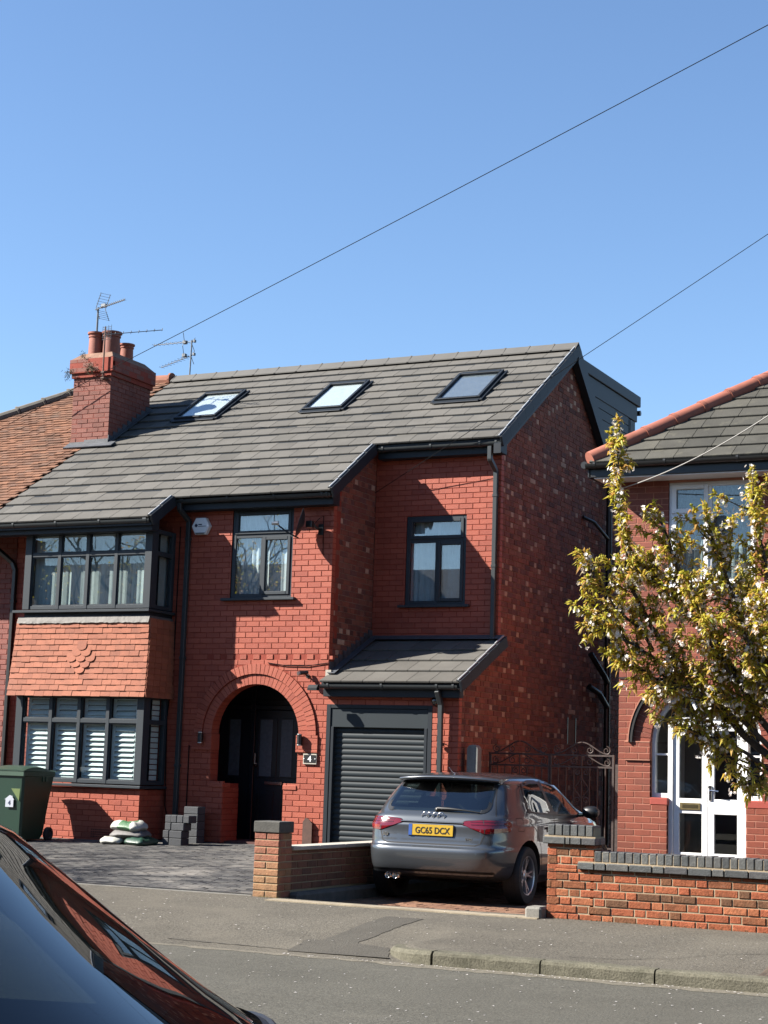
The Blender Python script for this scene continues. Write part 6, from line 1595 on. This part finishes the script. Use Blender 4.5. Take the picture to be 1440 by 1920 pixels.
q.grid(rows, flip=True); q.face(rows[0][::-1]); q.face(rows[-1]); q.tube([(bx0+.05, by1+.05, bz+1.0), (bx1-.05, by1+.05, bz+1.0)], .018, 8); q.build('lid', mat('bin_lid', (.020, .058, .036), rough=.4, var=.1), bn, angle=35)
for x in (bx0+.03, bx1-.0):
    q = MB(); q.lathe([(0, -.03), (.085, -.03), (.1, -.02), (.1, .02), (.085, .03), (.06, .03), (.05, .015), (0, .02)], (x, by1-.09, bz+.105), 24, 'x'); q.build('wheel', m_rubber, bn, angle=35)
q = MB(); Ms = Matrix.Translation((0, by0+.042, 0)); sx_, sz_ = -4.20, bz+.575
q.prism([(sx_-.07, sz_-.085), (sx_+.07, sz_-.085), (sx_+.07, sz_+.02), (sx_+.085, sz_+.02), (sx_+.05, sz_+.055), (sx_+.05, sz_+.075), (sx_+.03, sz_+.075), (sx_, sz_+.085), (sx_-.09, sz_+.02), (sx_-.07, sz_+.02)], by0+.0, by0+.004, 'y')
st = q.build('number_sticker', mat('sticker', (.55, .58, .66), rough=.5, var=.08), bn); text('numeral', '4', .09, Matrix.Translation((sx_, by0-.002, sz_-.055)) @ Matrix.Rotation(math.pi/2, 4, 'X'), mat('navy_ink', (.02, .03, .09), rough=.5, var=0), st, bold=.002, local=False)
q = MB(); q.prism([(-4.19, bz+.755), (-4.03, bz+.755), (-4.04, bz+.58)], by0-.002+.012, by0+.003+.012, 'y'); q.build('lime_sticker', mat('lime_sticker', (.13, .19, .05), rough=.5), bn)

# ------------------------------------------------------------------ bags of building material and spare paving blocks
def bag(label, c, sx, sy, sz, m, rz_, m2=None, seed=1):
    r = random.Random(seed); q = MB(); nu, nv = 26, 14; rows = []
    M = Matrix.Translation(c) @ Matrix.Rotation(rz_, 4, 'Z')
    ph = [r.uniform(0, 6) for _ in range(6)]
    for j in range(nv+1):
        v = -math.pi/2+math.pi*j/nv; row = []
        for i in range(nu):
            u = 2*math.pi*i/nu; cu, su = math.cos(u), math.sin(u); cv = math.cos(v)
            x = math.copysign(abs(cu)**.55, cu)*abs(cv)**.45; y = math.copysign(abs(su)**.55, su)*abs(cv)**.45; z = math.copysign(abs(math.sin(v))**.8, v)
            edge = max(abs(x), abs(y)); th = (1-.75*edge**6)
            k = 1+.05*math.sin(5*x+ph[0])+.05*math.sin(7*y+ph[1]); z2_ = z*th*k+.16*math.sin(3.2*x+ph[2])*math.cos(2.5*y+ph[3])+.09*math.sin(9*x+7*y+ph[4])+.06*math.sin(17*x-11*y+ph[5])
            row.append(M @ Vector((x*sx/2, y*sy/2, sz/2+z2_*sz/2-.10*sz*edge**4)))
        rows.append(row)
    q.grid(rows, close=True)
    if m2:
        n = len(q.f)
        for k in range(n):
            cx = sum(q.v[i][0] for i in q.f[k])/4-c[0]; cz = sum(q.v[i][2] for i in q.f[k])/4-c[2]
            if abs(cx-.02) < sx*.17: q.m[k] = 1
    o = q.build('building_bag', [m, m2] if m2 else m, None, smooth=True); return tag(o, label, 'bag', 'bags piled in front of the bay')
m_bagw = mat('white_sack', (.55, .55, .50), rough=.6, var=.15, scale=9, bump=.5, bscale=24, stain=((.25, .27, .2), .5, 7., .56)); m_bagg = mat('green_sack', (.05, .16, .06), rough=.5, var=.2, scale=12, bump=.4, bscale=24)
m_baggrey = mat('grey_sack', (.16, .15, .145), rough=.65, var=.2, scale=10, bump=.6, bscale=24); m_bagdg = mat('dark_green_sack', (.02, .07, .045), rough=.45, var=.2, scale=9, bump=.4, bscale=24)
bag('white sack at the bottom left of the pile of bags', (-2.80, -1.08, .345), .36, .42, .13, m_bagw, .2, None, 3)
bag('dark green sack at the bottom right of the pile of bags', (-2.36, -1.05, .345), .40, .44, .13, m_bagdg, -.15, None, 4)
bag('grey sack lying across the middle of the pile of bags', (-2.57, -1.02, .44), .58, .40, .13, m_baggrey, .08, None, 5)
bag('white and green sack on top of the pile of bags', (-2.60, -1.02, .540), .52, .38, .15, m_bagw, -.06, m_bagg, 6)
def block(label, x, y, z, a, b, c):
    q = MB(); q.tone = R.random(); q.bbox(x, x+a, y, y+b, z, z+c, b=.008); tag(q.build('paving_block', m_newblock, None), label, 'paving block', 'spare paving blocks stacked by the porch')
m_newblock = mat('charcoal_block', (.060, .064, .072), rough=.85, var=.15, scale=10, fine=.12, bump=.4, bscale=70, tonevar=.15)
zb = .365; nm_ = ['bottom', 'second', 'third', 'top']
for i in range(4): block('charcoal paving block, %s of the narrow column at the left of the stack' % nm_[i], -2.16+(.02 if i > 1 else -.01), -.80, zb+i*.108, .10, .21, .105)
for i in range(3): block('wide charcoal paving block, %s of the middle column nearest the drive' % nm_[i], -2.03+(.03 if i == 2 else 0), -.85, zb+i*.108, .21, .21, .105)
for i, x in enumerate((-2.035, -1.93, -1.825)): block('charcoal paving block, %s of the three upright on top of the middle column' % ['left', 'centre', 'right'][i], x, -.82, zb+3*.108, .10, .21, .105)
for i in range(5): block('shaded charcoal paving block, number %s up in the tall column against the wall' % ['one', 'two', 'three', 'four', 'five'][i], -2.12, -.34, zb+i*.108+.01, .24, .21, .105)
sv = thing('shovel', 'rusty spade head leaning on the wall between the porch and the garage', 'spade', (-.26, -.05, .42))
q = MB(); q.prism([(-.33, .40), (-.18, .40), (-.18, .74), (-.235, .80), (-.285, .82), (-.33, .76)], -.03, -.015, 'y', M=Matrix.Translation((.03, -.02, 0)) @ Matrix.Rotation(-.0, 4, 'X')); q.build('board', mat('rusty_board', (.10, .045, .03), rough=.8, var=.3, scale=12), sv)

# ------------------------------------------------------------------ iron gates in the side passage
GYY = 1.0
def scroll(q, cx, cz, r, turns, a0, sgn, y=GYY, rad=.009):
    q.tube([(cx+(r*(1-.72*t))*math.cos(a0+sgn*2*math.pi*turns*t), y, cz+(r*(1-.72*t))*math.sin(a0+sgn*2*math.pi*turns*t)) for t in frange(0, 1, 26)], rad*.85, 5)
def gate(x0, x1, label):
    g = thing('iron_gate', label, 'gate', ((x0+x1)/2, GYY, .4), group='pair of wrought iron gates')
    xm = (x0+x1)/2; w_ = (x1-x0)/2; zt, zl = 1.815, 1.655; rod = .010
    q = MB()
    for x in (x0, x1): q.bbox(x-.016, x+.016, GYY-.016, GYY+.016, .45, 1.83, b=.002)
    for z in (zt, zl, .55): q.bbox(x0, x1, GYY-.006, GYY+.006, z-.012, z+.012, b=.002)
    g_ = q.build('gate_frame', m_iron, g)
    n = 8
    for i in range(1, n):
        q = MB(); x = x0+(x1-x0)*i/n; q.tube([(x, GYY, .55), (x, GYY, zl if abs(i-n/2) > 1.1 else 1.30 if i != n/2 else zt)], rod, 6); q.build('bar', m_iron, g)
    q = MB()
    for s_ in (-1, 1):
        q.tube([(xm+s_*w_*.95*t, GYY, zt+.015+.165*(math.cos(t*math.pi)*.5+.5)**1.3) for t in frange(0.02, .9, 16)], rod, 6)
        q.tube([(xm+s_*w_*.95*t, GYY, zl+.015+.150*(math.cos(t*math.pi)*.5+.5)**1.3) for t in frange(0.02, .95, 16)], rod*.9, 6)
        for (dx_, dz_, r_) in ((.115, zt+.075, .055), (.78*w_, zt+.07, .06), (.11, zl+.075, .055), (.80*w_, zl+.065, .055)):
            scroll(q, xm+s_*dx_, dz_, r_, 1.35, math.pi/2, -s_)
        scroll(q, xm+s_*.06, 1.585, .05, 1.3, math.pi/2, -s_); scroll(q, xm+s_*.06, 1.20, .05, 1.3, -math.pi/2, s_); scroll(q, xm+s_*.065, 1.09, .055, 1.3, math.pi/2, -s_)
        q.tube([(xm, GYY, 1.50), (xm+s_*.11, GYY, 1.36), (xm, GYY, 1.22)], rod*.8, 6)
        q.tube([(xm+s_*.115, GYY, .55), (xm+s_*.115, GYY, zl)], rod*.9, 6)
    q.build('scrollwork', m_iron, g); return g
gate(2.14, 3.04, 'left leaf of the scrolled wrought iron gates in front of the brick side wall')
gate(3.06, 3.98, 'right leaf of the scrolled wrought iron gates next to the red brick house corner')
q = MB(); q.prism([(2.15, .35), (2.31, .35), (2.31, 1.86), (2.285, 1.90), (2.23, 1.915), (2.175, 1.90), (2.15, 1.86)], .12, .26, 'y'); tag(q.build('concrete_post', m_concpost), 'grey round topped concrete gate post against the side wall', 'post')
q = MB(); q.bbox(4.02, 4.10, GYY-.04, GYY+.04, .4, 1.7, b=.004); tag(q.build('iron_post', m_iron), 'iron hanging post of the gates beside the corner of the red brick house', 'post')
q = MB(); q.bbox(6.30, 6.37, SY-.012, SY+.027, 1.365, 1.455, b=.002); hn = tag(q.build('house_number_card', m_white, None), 'white card with a black number 2 inside the porch side pane', 'house number')
text('numeral', '2', .085, Matrix.Translation((6.335, SY-.0135, 1.378)) @ Matrix.Rotation(math.pi/2, 4, 'X'), m_black, hn, bold=.003, local=False)
# ------------------------------------------------------------------ CHERRY TREE
ct = thing('cherry_tree', 'young cherry tree with white blossom and yellow green leaves on the pavement at the right', 'tree', (8.80, -8.75, .11))
rc = random.Random(2024)
TRB = MB(); TWG = MB(); LEAF = MB(); BLO = MB()
def bez(P, n):
    P = [Vector(p) for p in P]; out = []
    for i in range(n+1):
        t = i/n; Q = P[:]
        while len(Q) > 1: Q = [Q[k].lerp(Q[k+1], t) for k in range(len(Q)-1)]
        out.append(Q[0])
    return out
def rnd(s=1.): return Vector((rc.gauss(0, s), rc.gauss(0, s), rc.gauss(0, s)))
def leaf(p, d, L, wd, droop):
    d = d.normalized(); s_ = d.cross(Vector((0, 0, 1)))
    if s_.length < .1: s_ = Vector((1, 0, 0))
    s_ = (s_.normalized()+rnd(.35)).normalized(); n = s_.cross(d).normalized()
    m1 = p+d*L*.45+n*L*.10; tip = p+d*L+Vector((0, 0, -droop*L)); a, b = m1+s_*wd-n*L*.10, m1-s_*wd-n*L*.10
    LEAF.tone = min(1, max(0, rc.gauss(.42, .28))); LEAF.face([p, a, tip, m1]); LEAF.face([p, m1, tip, b])
def flower(p, n, r):
    n = n.normalized(); u = n.orthogonal().normalized(); v = n.cross(u); a0 = rc.random()*6
    BLO.tone = rc.random()
    for k in range(5):
        a, b = a0+k*1.2566, a0+(k+1)*1.2566; am = (a+b)/2
        f = lambda an, rr, h: p+(u*math.cos(an)+v*math.sin(an))*rr+n*h
        BLO.face([p, f(a+.12, r*.8, r*.30), f(am, r, r*.35), f(b-.12, r*.8, r*.30)])
def rosette(p, d, nl, nb):
    for _ in range(nl):
        leaf(p+rnd(.008), (d*.55+rnd(.62)+Vector((0, 0, .10))), rc.uniform(.04, .078), rc.uniform(.010, .016), rc.uniform(.1, .55))
    if nb:
        c = p+rnd(.02)+Vector((0, 0, -.02))
        for _ in range(nb):
            q = rnd(1.); q.normalize(); flower(c+q*rc.uniform(.02, .055), q+rnd(.3), rc.uniform(.013, .019))
def twig(p, d, L, r, dens):
    q = p.copy(); P = [q.copy()]; n = 5; d = d.normalized()
    for i in range(n): d = (d+rnd(.16)+Vector((0, 0, .05))).normalized(); q = q+d*(L/n); P.append(q.copy())
    TWG.tube(P, [r*(1-.7*i/n) for i in range(n+1)], 4, cap=False)
    k = max(2, int(L/.04))
    for i in range(k):
        t = (i+.6)/k; j = min(n-1, int(t*n)); pp = P[j].lerp(P[j+1], t*n-j)
        if rc.random() < dens: rosette(pp, (P[j+1]-P[j]).normalized(), rc.randint(6, 9), rc.choice([0, 0, 0, 5, 7]) if rc.random() < .75 else 0)
    rosette(P[-1], d, rc.randint(5, 7), rc.choice([0, 0, 4]))
def limb(P, r0, r1, n=14, tw=20, tl=(.16, .42), start=.25, dens=.85, fan=.9):
    C = bez(P, n); C = [c+rnd(.012) if 0 < i < n else c for i, c in enumerate(C)]
    TRB.tube(C, [.72*(r0+(r1-r0)*i/n) for i in range(n+1)], 7)
    tw = int(tw*1.7)
    for i in range(tw):
        t = start+(1-start)*(i+rc.random())/tw; j = min(n-1, int(t*n)); p = C[j].lerp(C[j+1], t*n-j); d = (C[j+1]-C[j]).normalized()
        side = rnd(1.); side -= d*side.dot(d); side.normalize()
        twig(p, d*.55+side*fan+Vector((0, 0, .32)), rc.uniform(*tl)*(1.1-.35*t), .0065, dens)
    twig(C[-1], (C[-1]-C[-2]), .16, .006, 1.); return C
base = Vector((8.80, -8.75, .06)); fork = Vector((8.80, -8.80, 1.45))
TRB.tube(bez([base, (8.86, -8.76, .5), (8.74, -8.80, 1.0), fork], 8), [.17, .135, .12, .112, .108, .105, .102, .10, .10], 12)
limb([fork, (8.3, -9.0, 1.9), (7.75, -9.4, 2.5), (7.60, -9.62, 3.05)], .05, .018, tw=20)
limb([(7.62, -9.60, 2.98), (7.60, -9.7, 3.4), (7.57, -9.8, 3.75), (7.585, -9.82, 4.06)], .018, .004, 10, 24, (.05, .15), .0, .95, .75)      # upright spire
limb([(7.75, -9.4, 2.5), (7.55, -9.5, 2.8), (7.42, -9.75, 2.95), (7.36, -9.78, 3.08)], .02, .006, 10, 13, (.10, .24), .1)
limb([(7.8, -9.35, 2.4), (7.6, -9.5, 2.55), (7.45, -9.7, 2.66), (7.345, -9.73, 2.72)], .02, .006, 10, 14, (.10, .26), .1)
limb([(8.0, -9.2, 2.2), (7.8, -9.3, 2.28), (7.65, -9.5, 2.32), (7.55, -9.53, 2.42)], .02, .006, 10, 14, (.10, .28), .1)
limb([fork, (8.35, -9.1, 2.2), (8.0, -9.4, 2.9), (7.86, -9.58, 3.46)], .045, .010, 14, 26)
limb([(8.1, -9.35, 2.7), (7.9, -9.5, 2.95), (7.80, -9.7, 3.05), (7.72, -9.5, 3.15)], .02, .006, 10, 15, (.12, .3), .1)
limb([fork, (8.55, -9.0, 2.3), (8.25, -9.3, 3.0), (8.20, -9.42, 3.42)], .045, .010, 14, 26)
limb([fork, (8.7, -9.2, 2.4), (8.6, -9.4, 3.1), (8.50, -9.30, 3.70)], .05, .010, 14, 28)
limb([fork, (9.0, -9.0, 2.3), (9.0, -9.3, 3.2), (8.85, -9.30, 3.85)], .05, .010, 14, 22)
limb([(8.66, -8.9, 1.62), (8.4, -9.1, 2.0), (8.1, -9.5, 2.2), (7.84, -9.42, 2.30)], .035, .008, 12, 22)
limb([(8.70, -8.85, 1.5), (8.45, -9.0, 1.72), (8.2, -9.25, 1.88), (7.90, -9.31, 1.93)], .030, .006, 12, 13, (.10, .26), .45)
limb([(8.45, -9.0, 1.70), (8.3, -9.1, 1.62), (8.2, -9.15, 1.72), (8.05, -9.2, 1.80)], .014, .005, 8, 8, (.08, .2), .3)
limb([(8.70, -8.85, 1.55), (8.55, -9.0, 1.75), (8.5, -9.05, 1.5), (8.36, -9.02, 1.50)], .018, .005, 10, 8, (.08, .2), .5)
limb([fork, (8.6, -8.5, 2.0), (8.35, -8.4, 2.6), (8.2, -8.5, 3.1)], .04, .010, 14, 20)
limb([fork, (9.2, -8.6, 2.0), (9.6, -8.4, 2.6), (9.9, -8.5, 3.2)], .05, .012, 14, 20); limb([fork, (9.1, -8.3, 2.2), (9.2, -8.0, 2.9), (9.3, -7.9, 3.6)], .05, .012, 14, 20)
limb([(8.5, -9.15, 2.1), (8.3, -9.4, 2.4), (8.2, -9.6, 2.6), (8.12, -9.6, 2.85)], .025, .008, 10, 20, (.14, .34), .1); limb([(8.6, -9.1, 2.0), (8.6, -9.4, 2.2), (8.5, -9.6, 2.4), (8.5, -9.5, 2.75)], .025, .008, 10, 18, (.14, .34), .1)
limb([(8.7, -9.0, 1.9), (8.75, -9.3, 2.2), (8.8, -9.5, 2.5), (8.72, -9.5, 3.0)], .025, .008, 10, 18, (.14, .34), .1)
TRB.build('trunk', m_bark, ct, angle=60); TWG.build('twigs', m_bark, ct)['kind'] = 'stuff'; LEAF.build('foliage', m_leaf, ct)['kind'] = 'stuff'; BLO.build('blossom', m_blossom, ct)['kind'] = 'stuff'
q = MB(); rows = []; r9 = random.Random(3)
for i in range(15):
    row = []
    for j in range(15):
        x, y = 8.47+i*.055, -9.14+j*.055; e = max(0, 1-math.hypot((x-8.85)/.42, (y+8.76)/.40)); row.append((x, y, pz(x, y)+.004+e*.16+r9.uniform(0, .03)*min(1, e*5)))
    rows.append(row)
q.grid(rows); tag(q.build('soil', m_soil), 'dark crumbly soil heaped round the foot of the cherry tree', kind='stuff')

# street tree whose bare crown is mirrored in the windows and dapples the forecourt (just outside the frame)
st_ = thing('street_tree', 'bare budding street tree whose crown shades the forecourt from beyond the left edge', 'tree', (-7.4, -8.5, .1))
TR2 = MB(); TW2 = MB(); BUD = MB(); rb = random.Random(99)
def grow(p, d, L, r, lv):
    n = 4; P = [p]; q = p
    for i in range(n): d = (d+Vector((rb.gauss(0, .10), rb.gauss(0, .10), rb.gauss(.02, .08)))).normalized(); q = q+d*(L/n); P.append(q)
    (TR2 if lv < 3 else TW2).tube(P, [r*(1-.35*i/n) for i in range(n+1)], 7 if lv < 3 else 4, cap=False)
    if lv >= 6:
        for k in range(5):
            c = P[rb.randint(1, n)]+Vector((rb.gauss(0, .05), rb.gauss(0, .05), rb.gauss(0, .05))); u = Vector((rb.gauss(0, 1), rb.gauss(0, 1), rb.gauss(0, 1))).normalized()*.035; v = u.orthogonal().normalized()*.02
            BUD.tone = rb.random(); BUD.face([c-u, c+v, c+u, c-v])
        return
    for k in range(2 if lv > 3 else 3):
        j = rb.randint(2, n); side = Vector((rb.gauss(0, 1), rb.gauss(0, 1), rb.gauss(.2, .6))); side -= d*side.dot(d); side.normalize()
        grow(P[n] if k == 0 else P[j], (d*.8+side*(.35 if k == 0 else .75)).normalized(), L*rb.uniform(.66, .84), r*.62, lv+1)
grow(Vector((-7.4, -8.5, .05)), Vector((.05, -.02, 1)), 2.2, .16, 0)
TR2.build('trunk', m_bark, st_); TW2.build('twigs', m_bark, st_)['kind'] = 'stuff'; BUD.build('foliage', m_leaf, st_)['kind'] = 'stuff'

# ------------------------------------------------------------------ petals and weeds
q = MB(); r3 = random.Random(17)
for i in range(1000):
    if r3.random() < .55: x, y = r3.uniform(2, 11), r3.uniform(-15.5, -9.35); z = .035*(1-((y+14.9)/5.7)**2)-.004
    elif r3.random() < .5: x, y = r3.uniform(4.5, 10), -9.36-abs(r3.gauss(0, .05)); z = .006
    else: x, y = r3.uniform(.5, 9), r3.uniform(-9.0, -6.4); z = pz(x, y)+.006
    if y < -9.2 and x < 5.8 and r3.random() < .35: continue
    s_ = r3.uniform(.006, .015); a = r3.random()*6.3; z += .008; c, s2 = math.cos(a)*s_, math.sin(a)*s_; q.face([(x-c, y-s2, z), (x+s2*.7, y-c*.7, z+r3.uniform(0, .004)), (x+c, y+s2, z), (x-s2*.7, y+c*.7, z+r3.uniform(0, .004))])
tag(q.build('fallen_petals', m_petal), 'white cherry petals scattered over road, gutter and pavement', kind='stuff')
def weed(label, x, y, z, n, h, sp, dry):
    q = MB()
    for i in range(n):
        b = Vector((x+r3.gauss(0, sp), y+r3.gauss(0, .05), z)); d = Vector((r3.gauss(0, .4), r3.gauss(0, .3), 1)).normalized()*h*r3.uniform(.5, 1.1); s_ = Vector((.006, 0, 0)); e = Vector((r3.gauss(0, .05), 0, -.03))
        q.tone = r3.uniform(0, .6) if dry else r3.uniform(.6, 1); q.face([b-s_, b+s_, b+d*.6+s_*.8, b+d*.6-s_*.8]); q.face([b+d*.6-s_*.8, b+d*.6+s_*.8, b+d+e])
    tag(q.build('weed', m_grassdry), label, 'weed', 'weeds growing behind the garden wall')
weed('dry grass tuft behind the wall next to the corner of the red brick house', 6.42, -6.03, .55, 16, .36, .10, True); weed('green weed behind the garden wall near the porch', 6.72, -6.03, .55, 22, .36, .05, False)
weed('dry grass tuft behind the wall in front of the porch doors', 6.92, -6.03, .55, 10, .34, .06, True); weed('dry stalks behind the wall at the right end', 7.86, -6.03, .55, 18, .38, .10, True)
q = MB()
for i in range(70):
    x = 2.55+R.random()*.25; b = Vector((x, PYF-.015-R.random()*.03, .18)); q.tone = R.random(); d = Vector((R.gauss(0, .01), -.01, R.uniform(.01, .035))); q.face([b, b+Vector((.006, 0, 0)), b+d])
for i in range(160):
    x = R.uniform(5.78, 8.5); b = Vector((x, GY-.01-R.random()*.04, pz(x, GY)+.002)); q.tone = R.uniform(0, .5); d = Vector((R.gauss(0, .02), -.01, R.uniform(.004, .02))); q.face([b, b+Vector((.012, 0, 0)), b+d])
tag(q.build('wall_foot_weeds', m_grassdry), 'tiny dry weeds and leaves along the foot of the walls', kind='stuff')

# ------------------------------------------------------------------ houses across the road, behind the camera (mirrored in the panes, and they close off the low sky)
m_far = mat('far_brick', (.22, .075, .05), rough=.9, var=.2, scale=3); m_farroof = mat('far_roof', (.10, .085, .075), rough=.9, var=.2, scale=2)
def far_house(x0, x1, label):
    t = thing('house_across_the_road', label, 'house', ((x0+x1)/2, -33, .1), group='houses on the far side of the street')
    q = MB(); q.box(x0, x1, -36.5, -29.5, -.05, 5.6); q.build('wall', m_far, t)
    q = MB(); q.prism([(-36.9, 5.4), (-29.1, 5.4), (-33, 8.9)], x0-.2, x1+.2, 'x'); q.build('roof', m_farroof, t)
    q = MB(); q.box((x0+x1)/2-.35, (x0+x1)/2+.35, -33.5, -32.5, 7.5, 9.9); q.build('chimney', m_far, t)
    for k in range(2):
        for z in (1.0, 3.8):
            xc = x0+(x1-x0)*(.27+.46*k); q = MB(); q.box(xc-1.0, xc+1.0, -29.53, -29.46, z, z+1.4); w_ = q.build('window', m_white, t)
            q = MB(); q.box(xc-.92, xc+.92, -29.455, -29.45, z+.08, z+1.32); q.build('pane', m_frost, w_)
for i in range(6): far_house(-36+i*13.5, -36+i*13.5+12, 'brick house across the road behind the viewer, %s along the row' % ['first', 'second', 'third', 'fourth', 'fifth', 'sixth'][i])
